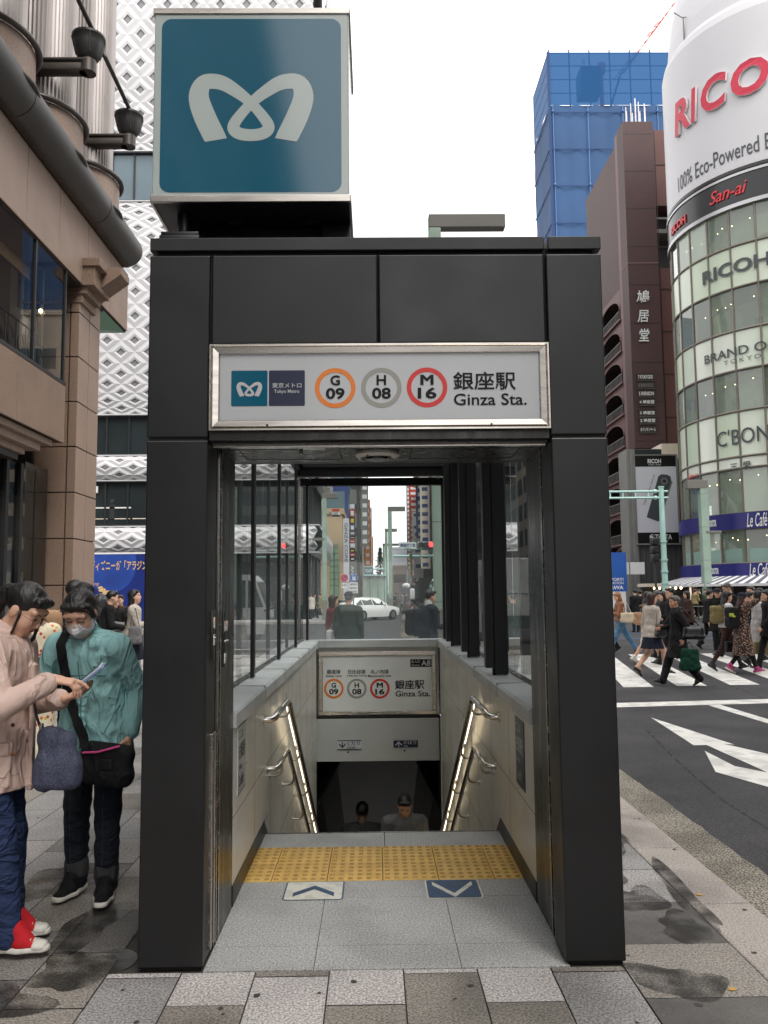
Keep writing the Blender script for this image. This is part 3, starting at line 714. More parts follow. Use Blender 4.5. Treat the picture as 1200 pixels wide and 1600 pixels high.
# floor stickers
for x0, x1, base, ink, up, lab in ((-.478, -.17, 'floor_white', 'floor_navy', 1, 'white floor sticker with a navy chevron pointing to the stairs'), (.253, .537, 'floor_navy', 'floor_white', -1, 'navy floor sticker with a white chevron pointing away from the stairs')):
    y0, y1, z = 4.352, 4.626, .0022; Fz = lambda h: (lambda a, b: np.array([a, b, z+h]))
    m = MB(); m.rrect(x0, y0, x1, y1, .022, Fz(-.0012), ink); m.rrect(x0+.008, y0+.008, x1-.008, y1-.008, .016, Fz(0), base)
    cx, cy = (x0+x1)/2, (y0+y1)/2; k = .07*up
    for sg in (-1, 1): m.add([Fz(.0008)(cx, cy+k), Fz(.0008)(cx, cy+k-.055), Fz(.0008)(cx+sg*.105, cy-k-.02), Fz(.0008)(cx+sg*.105, cy-k+.035)], [(0, 1, 2, 3)], ink)
    m.build('floor_sticker', None, label=lab, cat='floor sticker', origin=(cx, cy, 0))
# ------------------------------------------------------------------ materials of the surroundings
pm('granite_brown', S(146, 122, 105), .6, var=.08, vs=1.2, speck=.45, sps=60, bump=.15, bs=120, rvar=.1, dirt=.12, ds=.7)
pm('granite_light', S(162, 139, 124), .5, var=.06, vs=.9, speck=.28, sps=70, bump=.08, bs=120, rvar=.1)
pm('granite_joint', S(70, 54, 46), .9)
pm('gray_tube', S(86, 83, 80), .5, var=.06, vs=2)
pm('bronze_metal', S(90, 84, 79), .38, metal=.6, var=.1, vs=2)
pm('fluted_metal', S(178, 170, 166), .35, metal=.45, var=.06, vs=2)
pm('dark_channel', S(52, 48, 46), .5, var=.1, vs=2)
pm('planter_gray', S(66, 65, 65), .45, var=.06, vs=5)
pm('shop_dark', S(40, 40, 40), .5, var=.3, vs=.6)
pm('shop_wall', S(66, 62, 58), .6, var=.3, vs=.5)
pm('shop_gray', S(122, 130, 136), .45, var=.06, vs=.8)
pm('cove_light', S(250, 190, 90), .5, emit=(1, .52, .12), es=1.3)
pm('tan_warm', S(196, 160, 110), .6)
pm('lamp_warm', S(255, 220, 160), .5, emit=(1, .72, .4), es=6)
pm('lattice_white', S(208, 207, 208), .45, var=.04, vs=.8, dirt=.07, ds=.5)
pm('lattice_seam', S(150, 150, 152), .6)
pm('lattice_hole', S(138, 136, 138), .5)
pm('band_dark', S(44, 50, 52), .12, var=.2, vs=.4)
pm('band_frame', S(36, 38, 40), .4)
pm('hoarding_blue', S(14, 38, 112), .45, var=.35, vs=.35, dirt=.3, ds=.5)
pm('hoarding_moon', S(30, 66, 150), .5, var=.3, vs=.6)
pm('gold_letter', S(216, 178, 126), .5)
pm('brown_tile', S(78, 54, 53), .62, var=.06, vs=.4, speck=.15, sps=9, dirt=.12, ds=.15)
pm('brown_light', S(116, 90, 88), .6, var=.06, vs=.5)
pm('brown_red', S(98, 60, 54), .6, var=.1, vs=.5)
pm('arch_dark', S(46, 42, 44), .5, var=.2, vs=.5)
pm('white_paint', S(232, 232, 230), .5)
pm('plate_dark', S(52, 44, 44), .5)
pm('billboard_white', S(206, 205, 208), .42, var=.025, vs=.15, dirt=.05, ds=.12)
pm('billboard_gray', S(212, 212, 220), .5, var=.05, vs=.2)
pm('ricoh_red', S(200, 36, 66), .4)
pm('neon_red', S(214, 58, 66), .4)
pm('ring_black', S(34, 34, 38), .22, var=.1, vs=.5)
pm('ring_silver', S(176, 176, 178), .3, metal=.7)
pm('mullion_gray', S(124, 118, 108), .45, metal=.3, var=.1, vs=1)
pm('film_pane', S(216, 226, 208), .2, var=.06, vs=.25, spec=.6)
pm('clear_pane', S(150, 166, 152), .05, var=.25, vs=.35, spec=.8)
pm('core_wall', S(196, 206, 190), .6, var=.35, vs=.4)
pm('slab_edge', S(170, 176, 164), .6)
pm('letter_dark', S(66, 70, 74), .4)
pm('cafe_blue', S(28, 28, 112), .4, var=.05, vs=1)
pm('awning_white', S(226, 226, 226), .7); pm('awning_gray', S(96, 98, 112), .7)
pm('net_blue', S(40, 76, 118), .75, var=.14, vs=.12, dirt=.12, ds=.07)
pm('net_dark', S(32, 62, 106), .8)
pm('net_seam', S(80, 118, 168), .7)
pm('crane_red', S(206, 72, 58), .5); pm('crane_white', S(226, 220, 220), .5)
pm('mint_steel', S(172, 208, 200), .45, var=.05, vs=2)
pm('sage_steel', S(150, 172, 158), .5, var=.08, vs=1.5, dirt=.1, ds=1)
pm('lamp_gray', S(112, 110, 104), .5)
pm('conc_gray', S(128, 128, 124), .7, var=.12, vs=.3, dirt=.15, ds=.2)
pm('conc_dark', S(72, 72, 72), .6, var=.15, vs=.3)
pm('tan_stone', S(196, 172, 140), .6, var=.08, vs=.3)
pm('cream_wall', S(226, 212, 194), .6, var=.05, vs=.3)
pm('far_glass', S(98, 116, 124), .08, var=.25, vs=.2)
pm('pale_green', S(150, 200, 170), .2)
pm('blue_panel', S(46, 66, 120), .4, var=.15, vs=.3); pm('red_panel', S(190, 62, 52), .5); pm('orange_panel', S(224, 130, 60), .5); pm('yellow_panel', S(232, 196, 70), .5)
pm('pole_dark', S(60, 60, 58), .5)
pm('signal_red', S(255, 40, 40), .4, emit=(1, .03, .03), es=4)
pm('signal_off', S(40, 44, 42), .25)
pm('signal_case', S(150, 158, 160), .5)
pm('bark', S(84, 70, 56), .9); pm('leaf_green', S(88, 96, 62), .7, var=.4, vs=.5); pm('leaf_dark', S(62, 70, 44), .7, var=.3, vs=.5)
glass_mat('shop_glass', (.82, .86, .86), 1.5, .8)
glass_mat('bay_glass', (.72, .8, .78), 1.5, 1.4)

# ------------------------------------------------------------------ granite department store on the left
VX = -6.0
t = thing('department_store', 'brown granite corner building with curved metal bays and a grey tube cornice', 'building', (-6.6, 15, 0))


def bp(name, mb, parent=None, smooth=None, label=None): return mb.build(name, parent or t, smooth, label=label)


# corner column of granite blocks with grooves
cx0, cx1, cy0, cy1 = -6.95, -6.10, 17.0, 18.3
m = MB(); m.box((cx0+.03, cy0+.03, 0), (cx1-.03, cy1-.03, 8.3), 'granite_joint')
zs = [0, .8]+[.8+.945*k for k in range(1, 9)]
for a, b in zip(zs[:-1], zs[1:]):
    for xa, xb in ((cx0, cx1-.2), (cx1-.17, cx1)):
        m.box((xa, cy0, a+.012), (xb, cy0+.35, b-.012), 'granite_brown', .006)
    for ya, yb in ((cy0+.36, cy0+.62), (cy0+.65, cy1)):
        m.box((cx0, ya, a+.012), (cx1, yb, b-.012), 'granite_light', .006)  # street face lighter than the near face: daylight put into the stone colour
    m.box((cx1-.16, cy0-.002+.003, a+.012), (cx1+.003, cy0+.36, b-.012), 'granite_light', .004)
bp('corner_column', m)
m = MB()
for (o, z0, z1) in ((.06, 7.62, 7.80), (.16, 7.80, 7.95), (.34, 7.95, 8.35), (.46, 8.35, 8.52)):
    m.box((cx0-o, cy0-o*.4, z0), (cx1+o, cy1-.45, z1), 'granite_brown', .01)
m.prism([(cx1+.0, cy0+.3, 7.8), (cx1+.75, cy0+.3, 8.35), (cx1+.75, cy0+.3, 8.5), (cx1, cy0+.3, 8.5)], (0, .6, 0), 'granite_brown')
bp('capital', m)
# fascia under the tube
m = MB(); m.box((-6.6, 6, 7.96), (VX-.03, 20, 9.41), 'granite_joint'); y = 6.2
for w in (1.6, 1.5, 1.6, 1.55, 1.6, 1.5, 1.6, 1.5, 1.55): 
    m.box((VX-.05, y+.008, 7.965), (VX, min(20, y+w)-.008, 9.40), 'granite_light', .005); y += w
m.box((-7.6, 19.97, 7.97), (VX-.01, 20.0, 9.40), 'granite_light')
m.box((-7.6, 6, 7.93), (VX-.05, 20, 7.96), 'bronze_metal')
bp('fascia', m)
m = MB(); m.prism([(VX-.05, 18.4, 7.95), (VX-.05, 19.98, 7.95), (-7.0, 19.98, 7.95), (-7.0, 18.4, 7.6)], (0, 0, -.02), 'pale_green'); bp('soffit_panel', m)
m = MB(); m.tube([(-5.93, 5, 9.82), (-5.93, 10.6, 9.82), (-5.93, 15.0, 9.82), (-5.93, 19.62, 9.82), (-5.93, 19.7, 9.82)], [.38, .38, .38, .38, .33], 'gray_tube', 28)
for y in (10.6, 13.2, 17.2): m.tube([(-5.93, y, 9.82), (-5.93, y+.02, 9.82)], .383, 'black_gap', 28)
bp('tube_cornice', m)
m = MB(); m.box((-6.6, 5, 9.42), (-5.86, 19.6, 9.6), 'bronze_metal'); bp('gutter_tray', m)
# second-floor bay window
m = MB(); m.quad((-6.06, 4, 5.66), (-6.06, 16.06, 5.66), (-6.06, 16.06, 8.2), (-6.06, 4, 8.2), 'shop_glass'); m.quad((-6.9, 16.06, 5.66), (-6.06, 16.06, 5.66), (-6.06, 16.06, 8.2), (-6.9, 16.06, 8.2), 'shop_glass'); bp('bay_window', m)
m = MB()
for y in (11.2, 14.6, 16.06): m.box((-6.09, y-.03, 5.63), (-6.03, y+.03, 8.2), 'band_frame')
m.box((-6.1, 4, 5.6), (-6.0, 16.1, 5.68), 'band_frame'); m.box((-6.09, 4, 8.0), (-6.04, 16.08, 8.1), 'band_frame')
for x in (-6.9, -6.5): m.box((x-.02, 16.04, 5.63), (x+.02, 16.1, 8.2), 'conc_gray')
for z in (6.4, 7.3): m.box((-6.9, 16.045, z-.02), (-6.06, 16.095, z+.02), 'conc_gray')
bp('window_frame', m)
m = MB(); m.box((-9.5, 4, 5.4), (-9.4, 16.8, 8.3), 'shop_wall'); m.box((-9.5, 4, 5.4), (-6.1, 16, 5.5), 'shop_dark'); m.box((-9.5, 4, 8.2), (-6.1, 16.8, 8.3), 'shop_dark')
m.box((-8.4, 11, 5.5), (-7.2, 11.8, 8.2), 'shop_dark'); m.box((-7.4, 13.6, 5.5), (-7.0, 14.0, 8.2), 'shop_wall'); m.box((-9.3, 16.6, 5.5), (-6.95, 16.8, 8.2), 'shop_wall'); m.box((-7.0, 15.2, 5.5), (-6.75, 15.5, 8.2), 'shop_wall'); m.prism([(-6.9, 16.5, 6.0)]+[(-6.9-.45+.45*math.cos(a), 16.5, 6.9+.5*math.sin(a)) for a in np.linspace(0, math.pi, 12)]+[(-7.8, 16.5, 6.0)], (0, .05, 0), 'shop_gray')
bp('interior_wall', m)
q0, q1 = at(0, 352, X=-6.62), at(62, 418, X=-6.62)
m = MB(); m.box((-6.7, 9.5, q0[2]-.06), (-6.6, 15.9, q0[2]+.0), 'cove_light'); m.box((-6.72, 9.5, q0[2]-.42), (-6.7, 15.9, q0[2]-.06), 'tan_warm'); bp('cove_lamp', m)
pm('shop_fill', S(240, 230, 210), .5, emit=(1, .9, .78), es=2.2)
m = MB(); m.box((-8.8, 6, 8.12), (-8.3, 15.5, 8.18), 'shop_fill'); m.box((-8.6, 6, 3.32), (-8.2, 15.5, 3.38), 'shop_fill'); bp('ceiling_lamp', m)  # glowing strips added to brighten both dark shop floors
m = MB(); m.ball((-6.75, 12.6, 7.0), .05, 'lamp_warm'); m.ball((-6.9, 13.3, 6.95), .04, 'lamp_warm'); m.ball((-6.5, 16.0, 7.1), .04, 'lamp_warm'); bp('pendant_lamp', m)
m = MB()
for y in np.arange(9, 15.4, .42):
    m.tube([(-6.3, y, 5.7), (-6.3, y, 6.42)], .012, 'black_frame', 5); m.tube([(-6.3, y+.21+.12*math.cos(a), 6.05+.16*math.sin(a)) for a in np.linspace(0, 5.6, 12)], .011, 'black_frame', 5)
m.tube([(-6.3, 9, 6.42), (-6.3, 15.4, 6.42)], .02, 'black_frame', 6); m.tube([(-6.3, 9, 5.78), (-6.3, 15.4, 5.78)], .015, 'black_frame', 6); bp('iron_railing', m)
# spandrel + stepped cornice
m = MB(); m.box((-7.5, 4, 4.5), (VX-.03, 16.05, 5.6), 'granite_joint'); y = 4.0
for y0, y1 in ((4, 6.6), (6.6, 9.2), (9.2, 11.75), (11.75, 13.9), (13.9, 16.08)): m.box((VX-.04, y0+.006, 4.48), (VX, y1-.006, 5.62), 'granite_brown', .006)
m.box((-7.5, 16.05, 4.49), (VX-.01, 16.08, 5.61), 'granite_brown'); bp('spandrel', m)
m = MB()
for k, (o, z0, z1, ye) in enumerate(((.1, 4.36, 4.48, 15.75), (.2, 4.22, 4.36, 15.45), (.34, 4.10, 4.22, 15.1))):
    y = 4.
    while y < ye: m.box((-7.5, y+.004, z0), (VX-o, min(y+2.1, ye)-.004, z1), 'granite_light', .008); y += 2.1
m.box((-7.5, 4, 3.98), (VX-.4, 14.95, 4.1), 'dark_channel'); bp('cornice', m)
# ground-floor shop front
m = MB(); m.quad((-6.6, 4, .1), (-6.6, 16.9, .1), (-6.6, 16.9, 4.0), (-6.6, 4, 4.0), 'shop_glass'); bp('shop_window', m)
m = MB()
for y in (9.4, 12.2, 14.9, 15.5): m.box((-6.68, y-.06, 0), (-6.54, y+.06, 4.0), 'black_frame')
m.box((-6.72, 15.9, 0), (-6.66, 17.05, 4.1), 'bronze_metal'); m.box((-6.68, 4, 0), (-6.54, 16.9, .18), 'black_frame'); bp('shop_frame', m)
m = MB(); m.box((-9.5, 4, 0), (-9.4, 17, 4), 'shop_dark'); m.box((-7.2, 8, 0), (-6.8, 16.3, 2.05), 'shop_gray'); m.box((-7.22, 8, 2.05), (-6.77, 16.3, 2.11), 'conc_gray'); m.box((-8.6, 16.4, 2.1), (-6.9, 16.8, 3.4), 'shop_wall'); m.lathe([(.001, .42), (.2, .38), (.28, .2), (.3, 0)], (-7.0, 15.9, 2.11), 'conc_gray', 14)
m.box((-8.2, 12.8, 1.2), (-7.8, 13.6, 2.8), 'shop_wall'); m.box((-9.4, 4, 3.4), (-6.7, 16.9, 3.5), 'shop_wall'); m.box((-9.5, 16.9, 0), (-6.95, 17.3, 7.9), 'shop_dark'); bp('shop_interior', m)
# upper wall with curved bays
m = MB(); m.box((-30, 4, 9.4), (-6.75, 20, 30), 'dark_channel'); m.box((-30, 4, 0), (-9.5, 20, 9.4), 'dark_channel'); m.box((-30, 18.3, 0), (-7.4, 19.9, 8), 'granite_brown'); bp('wall', m)
for k in range(-1, 3):
    yc = 13.05+2.32*k; c = (-6.45, yc, 0)
    m = MB(); n = 56; vs = []
    for zz in (9.5, 30):
        for j in range(n+1):
            a = -1.45+2.9*j/n; r = .74+(.018 if j % 2 else 0); vs.append((c[0]+r*math.cos(a)*.95, yc+r*math.sin(a)*.98, zz))
    m.add(vs, [(j, j+1, j+n+2, j+n+1) for j in range(n)], 'fluted_metal'); bp('fluted_bay', m)
    m = MB(); vs = []
    for zz in (9.95, 10.58):
        for j in range(29):
            a = -1.5+3*j/28; vs.append((c[0]+.86*math.cos(a), yc+.95*math.sin(a), zz))
    m.add(vs, [(j, j+1, j+30, j+29) for j in range(28)], 'granite_light', True); bp('balcony_front', m, smooth=60)
    for zz, rr in ((9.9, .045), (10.62, .055)):
        m = MB(); m.tube([(c[0]+.91*math.cos(a), yc+1.0*math.sin(a), zz) for a in np.linspace(-1.55, 1.55, 26)], rr, 'bronze_metal', 8); bp('balcony_rail', m)
    for dy in (-1.16,):
        m = MB(); m.box((-6.8, yc+dy-.16, 9.4), (-6.35, yc+dy-.02, 30), 'bronze_metal'); m.box((-6.8, yc+dy+.06, 9.4), (-6.25, yc+dy+.2, 30), 'fluted_metal'); bp('pilaster', m)
for yc in (12.0, 14.6, 17.15):
    m = MB(); zc = 11.22; m.box((-6.5, yc-.12, zc-.11), (-5.2, yc+.12, zc+.06), 'bronze_metal', .03); m.box((-6.5, yc-.15, zc+.06), (-5.15, yc+.15, zc+.13), 'bronze_metal', .03); m.cyl((-5.2, yc, zc-.11), (-5.2, yc, zc+.13), .15, .15, 'bronze_metal', 18); arm = bp('planter_arm', m)
    m = MB(); m.lathe([(.001, .13), (.14, .13), (.2, .2), (.27, .42), (.285, .55), (.30, .56), (.30, .60), (.27, .61), (.25, .57), (.001, .55)], (-5.2, yc, zc), 'planter_gray', 26)
    for a in range(4): m.tube([(-5.2+.21*math.cos(a*1.57+.4), yc+.21*math.sin(a*1.57+.4), zc+.2), (-5.2+.295*math.cos(a*1.57+.4), yc+.295*math.sin(a*1.57+.4), zc+.55)], .014, 'planter_gray', 6)
    bp('planter_bowl', m, arm)
m = MB(); m.cyl((-5.14, 6, 12.4), (-5.14, 17.15, 11.85), .045, .045, 'bronze_metal', 8); m.box((-5.22, 15.0, 11.8), (-5.06, 15.15, 12.05), 'bronze_metal'); bp('stay_rod', m)

# ------------------------------------------------------------------ white lattice building across the street
GPX, GPY = -3.35, 50.
t = thing('lattice_building', 'white diamond lattice building with dark window bands across the crossing', 'building', (-14, 55, 0))


def lattice(x0, x1, y, z0, z1, rows, side=False, bulge=.9, cw=1.66):
    """Staggered rhombic panels in relief, each with a dark recessed hole; side=True: along +Y on plane x."""
    m = MB(); nx = int((x1-x0)/cw)+1; zz = []
    for r in range(rows+1):
        v = r/rows; zz.append(z0+(z1-z0)*(.55*v+.45*(1-math.cos(math.pi*v))/2))
    prof = [bulge*math.sin(math.pi*(r/rows)) for r in range(rows+1)]

    def pt(a, rr, d):
        a = min(max(a, x0), x1); rr = min(max(rr, 0), rows); i = min(int(rr), rows-1); f = rr-i
        z = zz[i]*(1-f)+zz[i+1]*f; b = prof[i]*(1-f)+prof[i+1]*f+d
        return (y+b, a, z) if side else (a, y-b, z)
    for r in range(0, rows+1):
        for i in range(nx+1):
            ca = x0+cw*(i+.5*(r % 2)); 
            if ca < x0-.01 or ca > x1+.01: continue
            hole = True
            O = [(ca+cw/2, r), (ca, r+1), (ca-cw/2, r), (ca, r-1)]
            def ring(s, d): return [pt(ca+(p[0]-ca)*s, r+(p[1]-r)*s, d) for p in O]
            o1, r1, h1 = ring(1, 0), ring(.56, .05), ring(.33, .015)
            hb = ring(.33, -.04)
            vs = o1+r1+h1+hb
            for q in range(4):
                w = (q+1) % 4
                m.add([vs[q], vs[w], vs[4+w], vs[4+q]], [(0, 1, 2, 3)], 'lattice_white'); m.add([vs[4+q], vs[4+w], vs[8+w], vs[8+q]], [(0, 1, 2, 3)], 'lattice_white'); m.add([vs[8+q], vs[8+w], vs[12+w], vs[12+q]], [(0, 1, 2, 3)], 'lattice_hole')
            m.add(hb, [(0, 1, 2, 3)], 'lattice_hole')
    return m


bands = [(4.02, 5.62, 4), (8.42, 9.92, 4), (12.45, 25.9, 22), (29.2, 50, 26)]
for z0, z1, n in bands:
    mm = lattice(-26, GPX, GPY, z0, z1, n, bulge=.35 if n < 10 else .55); bp('lattice_panel', mm)
    mm = lattice(GPY, 61, GPX, z0, z1, n, side=True, bulge=.35 if n < 10 else .55); bp('lattice_panel', mm)
    m = MB(); m.box((-26, GPY+.3, z0), (GPX-.3, 61, z1), 'lattice_seam'); m.box((-26, GPY-.1, z0-.05), (GPX+.1, 61, z0+.02), 'lattice_white'); m.box((-26, GPY-.1, z1-.02), (GPX+.1, 61, z1+.05), 'lattice_white'); bp('wall', m)
for z0, z1, mat_ in ((5.66, 8.4, 'band_dark'), (9.95, 12.42, 'band_dark'), (25.95, 29.18, 'far_glass')):
    m = MB(); m.box((-26, GPY+.2, z0), (GPX-.4, 60.8, z1), mat_); bp('window_band', m)
    m = MB()
    for x in np.arange(-25.6, GPX-.5, 1.35): m.box((x-.05, GPY+.12, z0), (x+.05, GPY+.22, z1), 'band_frame')
    for y in np.arange(GPY+.5, 60, 1.6): m.box((GPX-.42, y-.05, z0), (GPX-.32, y+.05, z1), 'band_frame')
    m.box((-26, GPY+.1, z0), (GPX-.3, GPY+.22, z0+.12), 'band_frame'); m.box((-26, GPY+.1, z1-.12), (GPX-.3, GPY+.22, z1), 'band_frame'); bp('window_frame', m)
m = MB()
for k in range(5):
    x = -17.2+1.35*k
    m.box((x, GPY+.18, 6.1), (x+1.2, GPY+.19, 6.15), 'cream_wall')
m.box((-16.8, GPY+.17, 6.75), (-14.6, GPY+.19, 6.83), 'white_paint'); m.box((-13.65, GPY+.17, 7.1), (-13.35, GPY+.19, 7.7), 'red_panel')
for k, x in enumerate((-17.4, -15.9)): m.box((x, GPY+.17, 6.0+.1*k), (x+.32, GPY+.185, 6.9+.1*k), 'shop_gray' if k == 0 else 'shop_dark'); m.ball((x+.16, GPY+.17, 7.05+.1*k), (.12, .02, .16), 'shop_dark')
bp('showroom', m)
F = plane_fn((0, GPY+.05, 0), (1, 0, 0), (0, 0, 1)); m = MB(); m.text('NISSAN', (-19.6, 7.68, -16.58, 8.1), F, 'white_paint', .03, depth=plane_fn((0, GPY+.12, 0), (1, 0, 0), (0, 0, 1))); bp('lettering', m)
m = MB(); m.box((-26, GPY+.5, 0), (GPX-.6, 60.5, 4.0), 'band_dark'); bp('ground_floor', m)
m = MB()
for k in range(4): m.box((GPX-.62, GPY+1+3*k, 0), (GPX-.5, GPY+1.3+3*k, 4), 'band_frame')
bp('shop_frame', m)
# hoarding: dark blue poster with golden writing and a pale moon
t = thing('advertising_hoarding', 'dark blue advertising hoarding with golden Japanese writing below the lattice building', 'hoarding', (-15, 48.6, 0))
m = MB(); HY = 48.6; F = plane_fn((0, HY-.012, 0), (1, 0, 0), (0, 0, 1)); F2 = plane_fn((0, HY-.03, 0), (1, 0, 0), (0, 0, 1))
m.box((-26, HY, 0), (-12.2, HY+.15, 3.92), 'hoarding_blue')
mc = at(205, 905, Y=HY); pts = []
for j in range(40):
    a = 2*math.pi*j/40; q = (mc[0]-1.2+1.5*math.cos(a), mc[2]+.9+1.7*math.sin(a)); pts.append((min(q[0], -12.25), min(max(q[1], .05), 3.9)))
m.flat(pts, F, 'hoarding_moon')


def hb(x0, y0, x1, y1): a = at(x0, y1, Y=HY); b = at(x1, y0, Y=HY); return (a[0], a[2], b[0], b[2])


m.text('ディズニーが「アラジン」を映画', hb(141, 875, 262, 892), F2, 'gold_letter', .02); m.text('ミス', hb(144, 896, 154, 908), F2, 'hoarding_moon', .01); m.text('amp', hb(144, 911, 155, 917), F2, 'gold_letter', 0, .3)
for (x, y, r) in ((160, 922, 3.4), (167, 926, 4), (157, 918, 2.4)): c = at(x, y, Y=HY); m.flat([(c[0]+r*.05*math.cos(a)*1.3, c[2]+r*.03*math.sin(a)+.02*math.cos(a)) for a in np.linspace(0, 6.1, 12)], F2, 'gold_letter')
c = [at(x, y, Y=HY) for x, y in ((177, 936), (181, 934), (183, 920), (180, 930))]; m.flat([(q[0], q[2]) for q in c], F2, 'gold_letter')
m.build('poster', t)
m = MB(); m.box((-26, HY-.02, 3.92), (-12.2, HY+.2, 4.02), 'white_paint'); m.box((-12.2, HY-.02, 0), (-12.05, HY+.2, 4.02), 'white_paint'); m.build('frame', t)

# ------------------------------------------------------------------ brown tiled stationery building
BY = 62.
bx = lambda px, y=600: at(px, y, Y=BY)[0]
bz = lambda py, px=1000: at(px, py, Y=BY)[2]
t = thing('brown_building', 'dark brown tiled building with arched balconies and white calligraphy sign', 'building', (21, 70, 0))
BX0 = at(979, 360, Y=BY)[0]; BX1 = bx(1024, 300); BT = bz(190)
m = MB(); m.box((BX0, BY, bz(700)), (BX1, BY+1.6, BT), 'brown_tile'); m.box((BX0-.02, BY-.03, bz(412)), (BX1+.02, BY+1.6, bz(410)), 'brown_light')
for z in np.arange(bz(690), BT, 3.05): m.box((BX0-.012, BY-.012, z), (BX1, BY+.01, z+.05), 'plate_dark')
bp('front_slab', m)
m = MB(); m.box((BX1, BY+1.2, 6), (28, BY+12.5, bz(410)), 'brown_red'); m.box((BX1, BY+1.2, bz(310)), (28, BY+12.5, BT), 'brown_red')
for x in np.arange(BX1+.5, 28, 1.1): m.box((x, BY+1.17, 6), (x+.05, BY+1.2, BT), 'plate_dark')
for z in np.arange(8, BT, 3.4): m.box((BX1, BY+1.16, z), (28, BY+1.2, z+.06), 'plate_dark')
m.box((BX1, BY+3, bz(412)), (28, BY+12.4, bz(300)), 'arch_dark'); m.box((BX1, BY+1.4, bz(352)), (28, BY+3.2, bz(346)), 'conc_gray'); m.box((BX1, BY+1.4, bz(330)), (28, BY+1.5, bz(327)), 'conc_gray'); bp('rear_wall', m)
# receding side: piers and an arched loggia per storey
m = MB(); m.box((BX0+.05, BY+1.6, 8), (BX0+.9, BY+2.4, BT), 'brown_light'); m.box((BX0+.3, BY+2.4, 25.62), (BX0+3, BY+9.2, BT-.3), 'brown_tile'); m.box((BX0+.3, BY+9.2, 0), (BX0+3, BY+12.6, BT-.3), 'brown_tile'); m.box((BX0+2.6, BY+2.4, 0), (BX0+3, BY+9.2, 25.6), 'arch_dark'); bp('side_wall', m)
ya, yb = BY+2.4, BY+9.2
for k in range(8):
    z0 = 5.2+2.55*k; m = MB(); n = 14; mid = (ya+yb)/2; R_ = (yb-ya)/2-.35
    arc = [(mid-R_*math.cos(math.pi*j/n), z0+.85+1.25*math.sin(math.pi*j/n)) for j in range(n+1)]
    for side_, xx in ((0, BX0+.12),):
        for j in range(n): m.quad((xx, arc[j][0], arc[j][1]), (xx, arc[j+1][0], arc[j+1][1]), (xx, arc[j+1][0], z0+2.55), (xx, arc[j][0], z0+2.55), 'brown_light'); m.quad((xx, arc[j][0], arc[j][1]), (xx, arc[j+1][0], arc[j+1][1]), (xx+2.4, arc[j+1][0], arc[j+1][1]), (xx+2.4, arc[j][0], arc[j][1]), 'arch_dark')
    m.box((BX0+.12, ya, z0), (BX0+.5, ya+.35, z0+2.55), 'brown_tile'); m.box((BX0+.12, yb-.35, z0), (BX0+.5, yb, z0+2.55), 'brown_tile'); m.box((BX0-.1, ya, z0-.12), (BX0+2.5, yb, z0+.02), 'brown_light'); m.tube([(BX0+.08, q[0], q[1]) for q in arc], .05, 'brown_light', 5)
    bp('arched_balcony', m)
    m = MB(); m.box((BX0, ya+.3, z0+.72), (BX0+.05, yb-.3, z0+.78), 'conc_gray')
    for y in np.arange(ya+.3, yb, .35): m.box((BX0, y, z0), (BX0+.04, y+.04, z0+.75), 'conc_gray')
    bp('balcony_railing', m)
m = MB(); F = plane_fn((0, BY-.10, 0), (1, 0, 0), (0, 0, 1)); Fb = plane_fn((0, BY, 0), (1, 0, 0), (0, 0, 1)); m.sidemat = 'conc_gray'
for ch, (a, b, c, d) in (('鳩', (993, 454, 1014, 474)), ('居', (995, 485, 1013, 504)), ('堂', (997, 514, 1014, 534))): m = MB(); m.sidemat = 'conc_gray'; m.text(ch, (bx(a, b), bz(d, a), bx(c, b), bz(b, a)), F, 'white_paint', .012, .12, depth=Fb); bp('lettering', m)
for k, (y0, s_) in enumerate(((584, '7 KYUKYODO'), (597, '6 BANKSIDE'), (610, '5 SVENSON'), (623, '4 鳩居堂'), (640, '3 鳩居堂'), (652, '2 鳩居堂'), (666, 'B クレサンベール'))):
    a, b = bx(994+.7*k, y0), bx(1021+.8*k, y0); z1, z0 = bz(y0), bz(y0+11); m = MB(); m.box((a, BY-.12, z0), (b, BY, z1), 'plate_dark'); F = plane_fn((0, BY-.13, 0), (1, 0, 0), (0, 0, 1))
    m.text(s_, (a+.1, z0+.13, b-.1, z1-.13), F, 'white_paint' if k != 1 else 'conc_gray', .02)
    m.box((a-.02, BY-.14, z0-.02), (b+.02, BY-.1, z0), 'conc_gray'); bp('floor_plate', m)
m = MB(); zt = BT; xa = bx(1020, 190)
for k in range(8):
    a = k*.785; m.cyl((xa+.8*math.cos(a), BY+4+.8*math.sin(a), zt+.8), (xa+.8*math.cos(a), BY+4+.8*math.sin(a), zt+3.6), .05, .04, 'crane_white', 6); m.cyl((xa, BY+4, zt+1.2), (xa+.8*math.cos(a), BY+4+.8*math.sin(a), zt+1.3), .03, .03, 'conc_gray', 5)
m.cyl((xa, BY+4, zt-1), (xa, BY+4, zt+4.4), .07, .05, 'crane_white', 6); bp('roof_antenna', m)
# ground floor arch of the brown building, rounded rings
m = MB(); ac = at(962, 880, Y=BY+1)
for k in range(4):
    r0 = 2.6-.45*k; pts = [(BX0-.05+.25*k, BY+4+r0*math.cos(a), 1.8+r0*1.15*math.sin(a)) for a in np.linspace(0, math.pi, 18)]
    m.tube(pts, .2, 'brown_tile', 6)
bp('entrance_arch', m)

